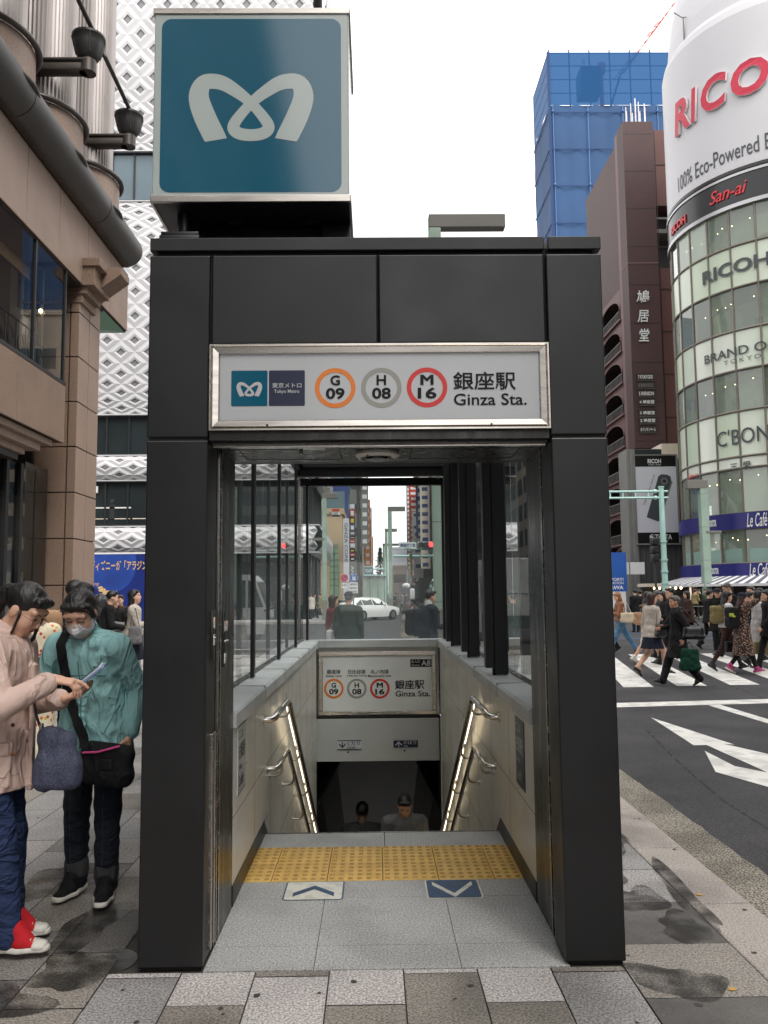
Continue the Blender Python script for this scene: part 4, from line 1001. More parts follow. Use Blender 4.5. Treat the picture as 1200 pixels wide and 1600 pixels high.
# grey annex with the tall camera billboard
t = thing('annex_building', 'grey low annex holding a tall billboard beside the round glass building', 'building', (21.6, 61, 0))
AY = 59.; az = lambda py, px=1030: at(px, py, Y=AY)[2]; axx = lambda px: at(px, 800, Y=AY)[0]
m = MB(); m.box((axx(985), AY+.4, 0), (axx(1075), AY+2.4, az(700)), 'conc_gray'); m.box((axx(1040), AY+.3, az(715)), (axx(1066), AY+2.4, az(692)), 'cream_wall'); m.box((axx(990), AY+.1, 0), (axx(996), AY+.6, az(702)), 'conc_gray')
bp('wall', m)
for px in range(1000, 1066, 8): m = MB(); m.box((axx(px), AY+.3, 1.2), (axx(px+6), AY+.45, az(852)), 'conc_dark'); bp('shutter', m)
m = MB(); m.box((axx(996), AY+.32, az(710)), (axx(1062), AY+.5, az(701)), 'band_dark'); bp('window', m)
t2 = thing('billboard', 'tall pale billboard showing a slim black two lens camera on the grey annex', 'billboard', (axx(1025), AY, az(850)))
x0, x1, z0, z1 = axx(995), axx(1059), az(849), az(712); m = MB(); m.box((x0, AY, z0), (x1, AY+.25, z1), 'billboard_gray'); F = plane_fn((0, AY-.012, 0), (1, 0, 0), (0, 0, 1)); F2 = plane_fn((0, AY-.024, 0), (1, 0, 0), (0, 0, 1)); F3 = plane_fn((0, AY-.036, 0), (1, 0, 0), (0, 0, 1))
m.box((x0, AY-.01, z0), (x1, AY, az(832)), 'sign_black'); m.box((x0, AY-.01, az(729)), (x1, AY, z1), 'sign_black')
bb = lambda a, b, c, d: (axx(a), az(d), axx(c), az(b))
m.text('RICOH', bb(1015, 717, 1036, 724), F2, 'white_paint', .03); m.text('imagine. change.', bb(1016, 725, 1036, 727.5), F2, 'white_paint', .0); m.text('THETA', bb(1022, 835, 1048, 843), F2, 'white_paint', .01); m.ring((axx(1017.5), az(839)), .13, .19, F2, 'white_paint', 20); m.add([F2(axx(1014.5), az(840)), F2(axx(1020.5), az(840)), F2(axx(1020.5), az(838)), F2(axx(1014.5), az(838))], [(0, 1, 2, 3)], 'white_paint')
P_ = [(axx(a), az(b)) for a, b in ((1010, 808), (1028, 815), (1051, 752), (1050, 745), (1045, 742), (1036, 741), (1031, 744))]; m.flat(P_, F, 'letter_dark')
P_ = [(axx(a), az(b)) for a, b in ((1028, 815), (1031, 813), (1053, 753), (1051, 752))]; m.flat(P_, F, 'conc_gray')
c = (axx(1040), az(752)); m.ring(c, .14, .24, F2, 'conc_gray', 20); m.ring(c, .0, .14, F2, 'lens_black', 20)
o = np.array([axx(1009), az(790)]); d_ = np.array([axx(1027)-axx(1009), az(742)-az(790)]); d_ = d_/np.linalg.norm(d_); L_ = 2.35; nn = np.array([-d_[1], d_[0]])
m.text('360° experience', (0, 0, L_, .22), lambda a, b: F2(o[0]+d_[0]*a+nn[0]*b, o[1]+d_[1]*a+nn[1]*b), 'conc_gray', 0)
m.build('panel', t2); m = MB()
for a, b in (((x0-.12, AY-.05, z0-.1), (x0, AY+.3, z1+.1)), ((x1, AY-.05, z0-.1), (x1+.12, AY+.3, z1+.1)), ((x0, AY-.05, z1), (x1, AY+.3, z1+.1)), ((x0, AY-.05, z0-.1), (x1, AY+.3, z0))): m.box(a, b, 'conc_gray')
m.build('frame', t2)

# ------------------------------------------------------------------ round glass building
_q = at(1057, 600, Y=1); TH, TT, RR = math.atan2(_q[0], _q[1]), 54., 7.0
CX, CY = TT*math.tan(TH)+RR*math.cos(TH), TT-RR*math.sin(TH)
t = thing('round_building', 'cylindrical glass corner building with a huge white wraparound roof billboard', 'building', (CX, CY, 0))


def cang(px, py, r=RR):
    """angle (about the cylinder axis) and height where a pixel's ray meets the cylinder of radius r"""
    d = _f*CF+CR*(px-600)-CU*(py-800); a = d[0]**2+d[1]**2; b = -2*(d[0]*CX+d[1]*CY); c = CX*CX+CY*CY-r*r
    q = b*b-4*a*c
    if q < 0: q = 0
    s = (-b-math.sqrt(q))/(2*a); return math.atan2(d[1]*s-CY, d[0]*s-CX), CH+d[2]*s


cy = lambda r: (lambda a, z: np.array([CX+r*math.cos(a), CY+r*math.sin(a), z]))


def cband(m, r, z0, z1, mat_, n=72, r1=None):
    r1 = r if r1 is None else r1; vs = [cy(r)(2*math.pi*j/n, z0) for j in range(n)]+[cy(r1)(2*math.pi*j/n, z1) for j in range(n)]
    m.add(vs, [(j, (j+1) % n, (j+1) % n+n, j+n) for j in range(n)], mat_, True)


aL = cang(1052, 600)[0]
aL = aL if aL < 0 else aL-2*math.pi
_n = lambda q: q if q < 0 else q-2*math.pi
dA = (_n(cang(1179.8, 360)[0])-_n(cang(1103.8, 360)[0]))/2; NP_ = round(2*math.pi/dA); dA = 2*math.pi/NP_
rows = [(21.6, 23.9, 'c'), (19.1, 21.6, 'f'), (16.55, 19.1, 'c'), (14.2, 16.55, 'f'), (11.8, 14.2, 'c'), (9.15, 11.8, 'f'), (8.48, 9.15, 'w'), (5.88, 8.48, 'c'), (3.02, 4.96, 'c')]
m = MB(); cband(m, RR-2.6, 0, 24.2, 'core_wall', 40); bp('core', m)
for z0, z1, k in rows:
    m = MB(); vs = [cy(RR-.05)(2*math.pi*j/44, z) for z in (z0-.12, z0+.05) for j in range(44)]
    m.add(vs, [tuple(range(43, -1, -1)), tuple(range(44, 88))], 'slab_edge'); m.add(vs, [(j, (j+1) % 44, (j+1) % 44+44, j+44) for j in range(44)], 'mullion_gray'); bp('floor_slab', m)
glass_mat('tower_glass', (.80, .88, .80), 1.5, 1.6, film=.34, filmcol=S(190, 206, 188))
rest = MB(); rw = random.Random(9)
glass_mat('tower_glass_milky', (.84, .9, .84), 1.5, 1.3, film=.58, filmcol=S(204, 218, 200)); glass_mat('tower_glass_deep', (.7, .8, .74), 1.5, 1.8, film=.2, filmcol=S(170, 190, 172))
pm('film_pane_green', S(202, 216, 192), .22, var=.06, vs=.3, spec=.6); pm('film_pane_pale', S(226, 232, 218), .2, var=.05, vs=.3, spec=.6)
a0 = _n(cang(1139.4, 360)[0])-4*dA
for z0, z1, k in rows:
    mt = {'c': 'tower_glass', 'f': 'film_pane', 'w': 'film_pane'}[k]
    for j in range(NP_):
        a = a0+dA*j; b = a+dA; mm = MB() if j < 8 else rest; mt = rw.choice({'c': ['tower_glass', 'tower_glass', 'tower_glass_milky', 'tower_glass_deep'], 'f': ['film_pane', 'film_pane_green', 'film_pane_pale'], 'w': ['film_pane_pale']}[k])
        if k == 'c': mm.quad(cy(RR)(a, z0), cy(RR)(b, z0), cy(RR)(b, z1), cy(RR)(a, z1), mt)
        else:
            q = [cy(RR)(a+dA*s_/3, z) for z in (z0, z1) for s_ in range(4)]; mm.add(q, [(0, 1, 5, 4), (1, 2, 6, 5), (2, 3, 7, 6)], mt, True)
        if j < 8: bp('window', mm)
o = rest.build('window', t); o['kind'] = 'stuff'
m = MB()
for z in sorted({r[0] for r in rows} | {r[1] for r in rows}):
    m.tube([cy(RR+.02)(2*math.pi*j/66, z) for j in range(66)], .075, 'mullion_gray', 6, closed=True)
bp('ring_mullion', m)
m = MB()
for j in range(NP_):
    a = a0+dA*j
    for z0, z1 in ((3.0, 4.96), (5.88, 23.9)): m.cyl(cy(RR+.03)(a, z0), cy(RR+.03)(a, z1), .06, .06, 'mullion_gray', 6)
bp('mullion', m)
m = MB()
for z0, z1, k in rows:
    if k == 'c':
        for j in range(8):
            for s_ in ((.3, .7) if (j*7+int(z0)) % 3 == 0 else (.5,)): m.ball(cy(RR-.7-.5*s_-.3*(j % 3))(a0+dA*(j+s_), z1-.35-.2*(j % 2)), .03, 'lamp_warm', 6, 4)
bp('ceiling_lamp', m)
m = MB(); rn = random.Random(3)
for z0, z1, k in rows:
    if k == 'c':
        for j in range(7):
            a = a0+dA*(j+rn.uniform(.1, .5)); b = a+dA*rn.uniform(.15, .4); r = RR-rn.uniform(.5, 1.8); h = rn.uniform(.7, 1.9)
            m.prism([cy(r)(a, z0+.05), cy(r)(b, z0+.05), cy(r)(b, z0+h), cy(r)(a, z0+h)], (.15, .3, 0), rn.choice(['conc_gray', 'slab_edge', 'conc_gray', 'tan_stone', 'cream_wall']))
bp('shop_display', m)
# black sign ring
m = MB(); cband(m, RR+.14, 24.05, 25.75, 'ring_black'); cband(m, RR+.2, 23.85, 24.08, 'ring_silver'); cband(m, RR+.2, 25.72, 25.86, 'ring_silver'); cband(m, RR+.2, 23.85, 23.85, 'ring_silver', r1=RR-.2); cband(m, RR+.2, 25.95, 26.15, 'ring_black'); cband(m, RR+.14, 25.86, 25.95, 'ring_silver', r1=RR+.13); bp('sign_ring', m)


def ctext(m, s_, xl, xr, px, yb, yt, r, mat_, bold=.012, shear=0, depth=None, spacing=1):
    """text wrapped on the cylinder between pixel columns xl and xr, height read at column px between rows yb and yt"""
    A, B = _n(cang(xl, yb, r)[0]), _n(cang(xr, yb, r)[0]); z0, z1 = cang(px, yb, r)[1], cang(px, yt, r)[1]
    m.text(s_, (A, z0, B, z1), cy(r), mat_, bold, shear, depth=cy(depth) if depth else None, spacing=spacing)


m = MB(); ctext(m, 'RICOH', 1048, 1071, 1060, 356, 343, RR+.22, 'neon_red', .02, 0, RR+.15); bp('lettering', m)
m = MB(); ctext(m, 'San-ai', 1108, 1168, 1138, 309, 289, RR+.22, 'neon_red', .004, .35, RR+.15); bp('lettering', m)
# white roof billboard
m = MB(); cband(m, RR+.1, 26.15, 35.7, 'billboard_white', 96)
pr = [(RR+.1, 35.7), (RR-.02, 36.2), (RR-.28, 36.6), (RR-.36, 37.6), (RR-.6, 39.4), (RR-.9, 40.8), (.1, 40.9)]
for (r0, z0), (r1, z1) in zip(pr[:-1], pr[1:]): cband(m, r0, z0, z1, 'billboard_white', 96, r1)
bp('roof_billboard', m, smooth=40)
m = MB(); m.sidemat = 'crane_white'; zb, zt_ = 30.3, 32.45
Z = lambda px: (lambda q: q if q < 0 else q-2*math.pi)(cang(px, 150, RR+.3)[0])
for ch, p0, p1 in (('R', 1051.5, 1076), ('I', 1077.5, 1087), ('C', 1094, 1136), ('O', 1142, 1205)):
    m.text(ch, (Z(p0), zb, Z(p1), zt_), cy(RR+.30), 'ricoh_red', .035, .12, depth=cy(RR+.13))
m.text('H', (Z(1205)+.06, zb, Z(1205)+.42, zt_), cy(RR+.30), 'ricoh_red', .035, .12, depth=cy(RR+.13)); bp('lettering', m)
m = MB(); ZZ = lambda px: (lambda q: q if q < 0 else q-2*math.pi)(cang(px, 260, RR+.13)[0]); e0, e1 = ZZ(1058), ZZ(1199); m.text('100% Eco-Powered Billboard', (e0, 26.75, e0+(e1-e0)*1.42, 27.75), cy(RR+.13), 'letter_dark', .004); bp('small_lettering', m)
m = MB(); ctext(m, 'RICOH', 1098, 1206, 1099, 446, 425, RR+.09, 'letter_dark', .03, .0); bp('window_lettering', m)
m = MB(); ctext(m, 'BRAND OFF', 1101, 1226, 1101, 570, 556, RR+.09, 'letter_dark', .012); bp('window_lettering', m)
m = MB(); ctext(m, 'TOKYO', 1131, 1190, 1133, 571, 564, RR+.09, 'letter_dark', .0, spacing=1.5); bp('window_lettering', m)
m = MB(); ctext(m, "C'BON", 1121, 1204, 1121, 700, 675, RR+.09, 'letter_dark', .004); bp('window_lettering', m)
m = MB(); ctext(m, '三  愛', 1141, 1174, 1146, 735, 723, RR+.09, 'letter_dark', .02); bp('window_lettering', m)
m = MB(); ctext(m, 'San-ai', 1075, 1091, 1083, 747, 738, RR+.09, 'neon_red', .0, .35); bp('window_lettering', m)
m = MB(); cband(m, RR+.25, 4.96, 5.88, 'cafe_blue'); cband(m, RR+.25, 2.25, 3.02, 'cafe_blue'); cband(m, RR+.0, 5.88, 5.9, 'cafe_blue', r1=RR+.25); cband(m, RR+.25, 4.96, 4.96, 'cafe_blue', r1=RR-.3); bp('cafe_band', m)
for y_ in (0, 1):
    zc0, zc1 = ((5.16, 5.72), (2.38, 2.9))[y_]
    for p0, p1, p2 in ((1132, 1163, 1193), (1066.5, 1074, 1086.5)):
        m = MB(); m.text('Le Café', (Z(p0), zc0-.12, Z(p1), zc1+.1), cy(RR+.27), 'white_paint', .006, .3); m.text('DOUTOR', (Z(p1)+.012, zc0+.06, Z(p2), zc1-.1), cy(RR+.27), 'white_paint', .04); bp('cafe_lettering', m)
m = MB(); vs = [cy(RR-.02)(a0+dA*.12*j, z) for z in (3.05, 3.85) for j in range(60)]; m.add(vs, [(j, j+1, j+61, j+60) for j in range(59)], 'lattice_hole'); m.f and None
pm('frosted', S(140, 170, 160), .4); m.m = ['frosted']*len(m.m); bp('frosted_strip', m)
m = MB(); cband(m, RR-.6, 0, 2.3, 'shop_wall', 40); bp('ground_floor', m)
for j in range(-4, 9): m = MB(); a = a0+dA*j; m.box(cy(RR-.5)(a, 0)-np.array([.12, .12, 0]), cy(RR-.5)(a, 2.3)+np.array([.12, .12, 0]), 'cream_wall' if j % 3 == 0 else 'band_frame'); bp('ground_pier', m)
m = MB(); N_ = 96
for j in range(N_):
    a, b = a0-.9+j*.032, a0-.9+(j+1)*.032; m.quad(cy(RR+.2)(a, 2.32), cy(RR+.2)(b, 2.32), cy(RR+2.0)(b, 1.86), cy(RR+2.0)(a, 1.86), 'awning_white' if j % 2 else 'awning_gray')
    m.quad(cy(RR+2.0)(a, 1.86), cy(RR+2.0)(b, 1.86), cy(RR+2.0)(b, 1.72), cy(RR+2.0)(a, 1.72), 'awning_white')
bp('awning', m)
m = MB(); p = at(1068, 40, Y=50); m.cyl((p[0], 50, 36.5), (p[0], 50, p[2]+.6), .05, .04, 'conc_gray', 6); m.cyl((p[0]-.6, 50, p[2]+.9), (p[0], 50, p[2]+.5), .04, .03, 'conc_gray', 5); m.cyl((p[0]+.6, 50, p[2]+.8), (p[0], 50, p[2]+.5), .04, .03, 'conc_gray', 5); bp('roof_mast', m)
# lit snack counter left of the awning
t = thing('snack_stand', 'small lit food stand with warm lamps under the striped awning', 'stand', (19.5, 52, 0))
p0, p1 = at(1012, 915, Y=51), at(1064, 915, Y=51); m = MB(); m.box((p0[0], 51, 1.75), (p1[0]+.5, 53, 1.95), 'cream_wall'); m.box((p0[0]+.2, 52.6, 0), (p1[0], 53, 1.75), 'shop_wall'); m.box((p0[0]+.3, 51.2, 0), (p1[0], 51.6, .9), 'conc_gray'); m.build('stall', t)
m = MB()
for k in range(6): m.ball((p0[0]+.5+.33*k, 51.3, 1.66), .07, 'lamp_warm', 8, 5)
m.build('lamp', t); m = MB(); m.box((p0[0]-.1, 51, 1.15), (p0[0]+.2, 51.15, 1.45), 'pale_green'); m.build('screen', t)

# ------------------------------------------------------------------ netted tower and its crane
t = thing('netted_tower', 'tower under construction wrapped entirely in blue safety net', 'building', (38, 132, 0))
NY = 120.; nx0 = at(856, 83, Y=NY)[0]; nz = at(856, 83, Y=NY)[2]
m = MB(); nd = 11.5; nx1 = 60; ztop = nz-8.5
rnn = random.Random(5)
gx = np.linspace(nx0, nx1, 34); gz = np.linspace(0, ztop, 42)
off = [[rnn.uniform(-.10, .10)+(.22 if i % 3 == 1 else 0) for i in range(34)] for _ in range(42)]
vs = [(gx[i], NY-off[j][i], gz[j]) for j in range(42) for i in range(34)]
m.add(vs, [(j*34+i, j*34+i+1, (j+1)*34+i+1, (j+1)*34+i) for j in range(41) for i in range(33)], 'net_blue', True)
gy = np.linspace(NY, NY+nd, 12); vs = [(nx0-rnn.uniform(0, .16), gy[i], gz[j]) for j in range(42) for i in range(12)]
m.add(vs, [(j*12+i, (j+1)*12+i, (j+1)*12+i+1, j*12+i+1) for j in range(41) for i in range(11)], 'net_blue', True)
m.quad((nx0, NY, ztop), (nx1, NY, ztop), (nx1, NY+nd, ztop), (nx0, NY+nd, ztop), 'net_dark'); bp('safety_net', m)
m = MB(); x = nx0+1.3
for k in range(9):
    xk = nx0+.4+5.3*k; m.box((xk, NY-.34, 0), (xk+.10, NY-.28, ztop), 'net_seam')
for z in np.arange(4, ztop, 5.8): m.box((nx0, NY-.36, z), (nx1, NY-.30, z+.16), 'net_dark'); m.box((nx0-.3, NY, z), (nx0-.2, NY+nd, z+.12), 'net_dark')
for z in np.arange(4, ztop, 11.6):
    for k in range(9): m.ball((nx0+.4+5.3*k, NY-.4, z+.3), .22, 'net_seam', 6, 4)
bp('net_seam', m)
m = MB()
for k in range(10):
    xk = nx0+.1+3.1*k; m.cyl((xk, NY, ztop), (xk, NY, nz+.5), .1, .1, 'net_dark', 6)
for z in (ztop+2, ztop+4.2, ztop+6.4, nz): m.cyl((nx0, NY, z), (nx1, NY, z), .08, .08, 'net_dark', 6); m.cyl((nx0, NY, z), (nx0, NY+nd, z), .08, .08, 'net_dark', 6)
m.box((nx0-.22, NY-.34, 0), (nx0+.14, NY+.06, nz), 'net_dark'); m.box((nx0+4, NY+2, ztop), (nx0+19, NY+9, ztop+1.2), 'net_dark'); m.box((nx0+5.2, NY+1, ztop+3), (nx0+8.4, NY+4, ztop+7), 'blue_panel'); bp('scaffold', m)
glass_mat('net_sheer', (.2, .34, .6), 1.1, .05, film=.86, filmcol=S(46, 84, 128))
m = MB(); m.quad((nx0, NY-.15, ztop), (nx1, NY-.15, ztop), (nx1, NY-.15, nz), (nx0, NY-.15, nz), 'net_sheer'); m.quad((nx0-.1, NY, ztop), (nx0-.1, NY+nd, ztop), (nx0-.1, NY+nd, nz), (nx0-.1, NY, nz), 'net_sheer'); bp('sheer_net', m)
t = thing('tower_crane', 'red and white lattice crane jib rising from the netted tower', 'crane', (36, 126, nz-8))
a = at(968, 118, Y=126); b = at(1062, -8, Y=126); m = MB(); a = np.array(a); b = a+(b-a)*1.5; w = np.array([.8, 0, .5]); n = 26
for s_ in (-w, w): m.cyl(a+s_, b+s_, .12, .12, 'crane_white', 5)
m.cyl(a+np.array([0, .9, 0]), b+np.array([0, .9, 0]), .12, .12, 'crane_red', 5)
for k in range(n):
    p, q = a+(b-a)*k/n, a+(b-a)*(k+1)/n; s1 = -w if k % 2 else w; m.cyl(p+s1, q-s1, .07, .07, 'crane_red' if (k//4) % 2 == 0 else 'crane_white', 5)
m.build('jib', t)
m = MB(); c = at(938, 84, Y=126); m.cyl((c[0], 126, nz-9), (c[0], 126, nz+1.2), .35, .35, 'crane_red', 8); m.box((c[0]-.5, 125.4, nz+.6), (c[0]+.6, 126.6, nz+2.2), 'crane_red', .1); m.cyl((c[0], 126, nz+1), (c[0]+4, 126, nz+1.4), .1, .08, 'crane_white', 5); m.box((c[0]-3, 125.6, nz-.2), (c[0]-2.6, 126, nz+3), 'crane_white'); m.cyl((c[0], 126, nz-9), (c[0]+3, 126, nz), .16, .16, 'net_dark', 6); m.build('mast', t)

# ------------------------------------------------------------------ the rest of the street canyon, beside and behind the camera
pm('canyon_tan', S(150, 140, 130), .6, var=.1, vs=.2); pm('canyon_gray', S(120, 120, 122), .5, var=.1, vs=.2); pm('canyon_dark', S(70, 72, 76), .35, var=.1, vs=.2)
for lab, x0, x1, y0, y1, h, ma in (('dark ribbed office block standing behind the viewer on the left', -30, -6.4, -34, 3.9, 44, 'canyon_dark'), ('grey office block further behind the viewer on the left', -30, -6.4, -80, -34.1, 38, 'canyon_gray'),
                                   ('tan office block across the avenue beside the viewer', 18.6, 42, -8, 19, 34, 'canyon_tan'), ('grey office block across the avenue behind the viewer', 18.6, 42, -44, -8.1, 40, 'canyon_gray'), ('dark office block across the avenue far behind the viewer', 18.6, 42, -90, -44.1, 32, 'canyon_dark')):
    t = thing('office_block', lab, 'building', ((x0+x1)/2, (y0+y1)/2, 0)); m = MB(); m.box((x0, y0, 0), (x1, y1, h), ma); m.build('wall', t)
    xf = x1+.04 if x0 < 0 else x0-.04; m = MB()
    for z in np.arange(4, h-2, 3.8): m.quad((xf, y0+.5, z), (xf, y1-.5, z), (xf, y1-.5, z+2.2), (xf, y0+.5, z+2.2), 'far_glass')
    for y in np.arange(y0, y1, 2.1): m.box((xf-.1, y, 3.5), (xf+.15, y+.35, h-1), 'fluted_metal' if ma == 'canyon_dark' else ma)
    m.build('window_band', t)
# ------------------------------------------------------------------ street furniture and traffic
def street_lamp(x, y, zt, arm, w, lab, arm2=None, zb=-.1):
    t = thing('street_lamp', lab, 'street lamp', (x, y, zb), group='square street lamps along the avenue')
    m = MB(); m.box((x-w/2, y-w/2, zb), (x+w/2, y+w/2, zt), 'sage_steel', .02)
    for z in np.arange(1.3, zt, 1.9): m.box((x-w/2-.004, y-w/2-.004, z), (x+w/2+.004, y+w/2+.004, z+.02), 'lamp_gray')
    m.box((x-w/2-.012, y-w/2-.012, zb), (x+w/2+.012, y+w/2+.012, 1.15), 'conc_gray', .02); m.build('pole', t)
    m = MB(); a = min(-w/2, arm); b = max(w/2, arm); m.box((x+(a if arm < 0 else -w/2), y-w/2-.003, zt), (x+(b if arm > 0 else w/2), y+w/2+.003, zt+w*1.15), 'lamp_gray', .02); m.build('arm', t)
    if arm2:
        z2, l2 = arm2; m = MB(); m.box((x+min(0, l2), y-w/2-.01, z2), (x+max(0, l2), y-w/2+.12, z2+.16), 'lamp_gray', .02); m.build('low_arm', t)
    return t


q = at(679, 372, Y=20); street_lamp(q[0], 20, at(679, 359, Y=20)[2], 1.75, .3, 'sage green square lamp post rising behind the entrance roof')
q = at(1104, 900, Y=47.5); street_lamp(q[0], 47.5, at(1096, 764, Y=47.5)[2], -.95, .44, 'sage green lamp post in front of the round glass building', (at(1110, 834, Y=47.5)[2], .9))
q = at(510, 900, Y=48); street_lamp(q[0]-.1, 48, at(510, 779, Y=48)[2], .75, .26, 'sage green lamp post beside the lattice building corner', (at(500, 845, Y=48)[2], -.7))
q = at(610, 900, Y=62); street_lamp(q[0], 62, at(610, 799, Y=62)[2], 1.15, .3, 'sage green lamp post tallest in the middle of the far avenue')
q = at(604, 900, Y=92); street_lamp(q[0], 92, at(604, 831, Y=92)[2], 1.2, .3, 'sage green lamp post second along the far avenue behind the tallest')
q = at(600, 900, Y=125); street_lamp(q[0], 125, at(600, 853, Y=125)[2], 3.2, .3, 'sage green lamp post furthest along the avenue near the dark tree')

# mint signal pole with a two-bar arm
t = thing('signal_pole', 'mint green steel pole with a two bar arm before the brown building', 'signal pole', (17.2, 50, -.1))
m = MB(); p0, p1 = at(1043, 935, Y=50), at(1030, 762, Y=50); xx = (p0[0]+p1[0])/2; m.cyl((xx, 50, -.1), (xx, 50, p1[2]), .19, .15, 'mint_steel', 14); m.cyl((xx, 50, p1[2]), (xx, 50, p1[2]+.08), .18, .18, 'mint_steel', 14)
for z in (1.9, 2.6, 3.3, 4.4): m.cyl((xx, 50, z), (xx, 50, z+.1), .23, .23, 'mint_steel', 14)
m.build('pole', t)
m = MB(); za, zb_ = at(1000, 768, Y=50)[2], at(1000, 778, Y=50)[2]; xl = at(948, 770, Y=50)[0]
for z in (za, zb_): m.cyl((xl, 50, z), (xx+.4, 50, z), .07, .07, 'mint_steel', 8)
for x in np.linspace(xl+.2, xx-.8, 4): m.cyl((x, 50, za), (x, 50, zb_), .05, .05, 'mint_steel', 6)
for z in (za, zb_): m.cyl((xx-.45, 50, z), (xx-.3, 50, z), .13, .13, 'mint_steel', 8)
m.build('arm', t)
m = MB(); p = at(1020, 860, Y=50.6); 
for k in range(3): m.box((p[0]-.22, 50.1, p[2]-.7+.5*k), (p[0]+.22, 50.5, p[2]-.25+.5*k), 'pole_dark', .05); m.cyl((p[0], 50.08, p[2]-.47+.5*k), (p[0], 49.95, p[2]-.47+.5*k), .15, .16, 'signal_off', 12)
m.cyl((p[0], 50.3, -.1), (p[0], 50.3, p[2]+1), .07, .07, 'pole_dark', 8); m.build('signal_box', t)
# blue banner / kiosk
t = thing('banner_kiosk', 'white kiosk with a tall royal blue advertising banner by the brown building', 'kiosk', (16, 56, 0)); KY = 55.; a, b = at(950, 948, Y=KY), at(978, 863, Y=KY); F = plane_fn((0, KY-.02, 0), (1, 0, 0), (0, 0, 1))
pm('banner_blue', S(36, 92, 178), .6, var=.08, vs=1)
m = MB(); m.box((a[0]-1, KY, at(960, 924, Y=KY)[2]), (b[0], KY+.3, b[2]), 'banner_blue')
kb = lambda x0, y0, x1, y1: (at(x0, y1, Y=KY)[0], at(x0, y1, Y=KY)[2], at(x1, y0, Y=KY)[0], at(x1, y0, Y=KY)[2])
m.text('SPORT!', kb(951, 903, 974, 908), F, 'white_paint', .02); m.text('VACATION', kb(946, 909, 974, 913), F, 'white_paint', .01); m.text('KAWA', kb(948, 915, 974, 921), F, 'white_paint', .03)
for k in range(3): m.text('スポーツ'[k], (b[0]-1.25, at(960, 872+7*k, Y=KY)[2], b[0]-1.0, at(960, 866+7*k, Y=KY)[2]), F, 'white_paint', 0)
m.build('banner', t); m = MB(); m.box((a[0]-1, KY+.02, 0), (b[0]-.1, KY+1.5, at(960, 924, Y=KY)[2]), 'white_paint'); m.box((b[0]+.1, KY+.3, 2.6), (b[0]+1.3, KY+.36, 3.4), 'white_paint'); m.cyl((b[0]+.3, KY+.33, 0), (b[0]+.3, KY+.33, 3.4), .05, .05, 'conc_gray', 6); m.build('booth', t)

# traffic signal and street-name plate over the avenue
SY = 46.; t = thing('traffic_signal', 'horizontal traffic signal showing red with a street name plate on a mint arm', 'traffic signal', (3, SY, 0)); sx = lambda px: at(px, 860, Y=SY)[0]; sz = lambda py: at(650, py, Y=SY)[2]
m = MB(); z = (sz(869)+sz(868))/2; m.cyl((sx(615), SY+.2, z), (sx(722), SY+.2, z), .07, .07, 'mint_steel', 8); m.cyl((sx(640), SY+.2, sz(858)), (sx(722), SY+.2, sz(858)), .05, .05, 'mint_steel', 8); m.cyl((sx(722), SY+.2, -.1), (sx(722), SY+.2, sz(840)), .14, .12, 'mint_steel', 12); m.cyl((sx(642.5), SY+.1, sz(871)), (sx(642.5), SY+.1, sz(866)), .08, .08, 'pole_dark', 8); m.build('arm', t)
m = MB(); m.box((sx(652.5), SY, sz(855.5)), (sx(678), SY+.3, sz(846.5)), 'signal_case', .08)
m.build('signal_housing', t)
for px, ma in ((658, 'signal_off'), (665.8, 'signal_off'), (673.5, 'signal_red')):
    m = MB(); m.cyl((sx(px), SY-.005, sz(851)), (sx(px), SY-.05, sz(851)), .135, .135, ma, 18); m.lathe([(.15, 0), (.15, .2), (.16, .2), (.16, 0)], (sx(px), SY, sz(851)), 'pole_dark', 16, (0, -1, 0)); m.build('signal_lens', t)
m = MB(); m.box((sx(669.5), SY, sz(864.5)), (sx(677.5), SY+.25, sz(856)), 'pole_dark', .04); m.cyl((sx(673.5), SY-.005, sz(860)), (sx(673.5), SY-.04, sz(860)), .13, .13, 'signal_off', 14); m.build('arrow_lens', t)
m = MB(); m.box((sx(623.5), SY-.02, sz(857.5)), (sx(650.5), SY+.05, sz(847)), 'sign_pale'); F = plane_fn((0, SY-.035, 0), (1, 0, 0), (0, 0, 1)); m.text('銀座四丁目', (sx(625.5), sz(854.3), sx(648.5), sz(849)), F, 'cafe_blue', .02); m.text('Ginza 4', (sx(632), sz(856.8), sx(642), sz(855.1)), F, 'cafe_blue', .01); m.build('name_plate', t)

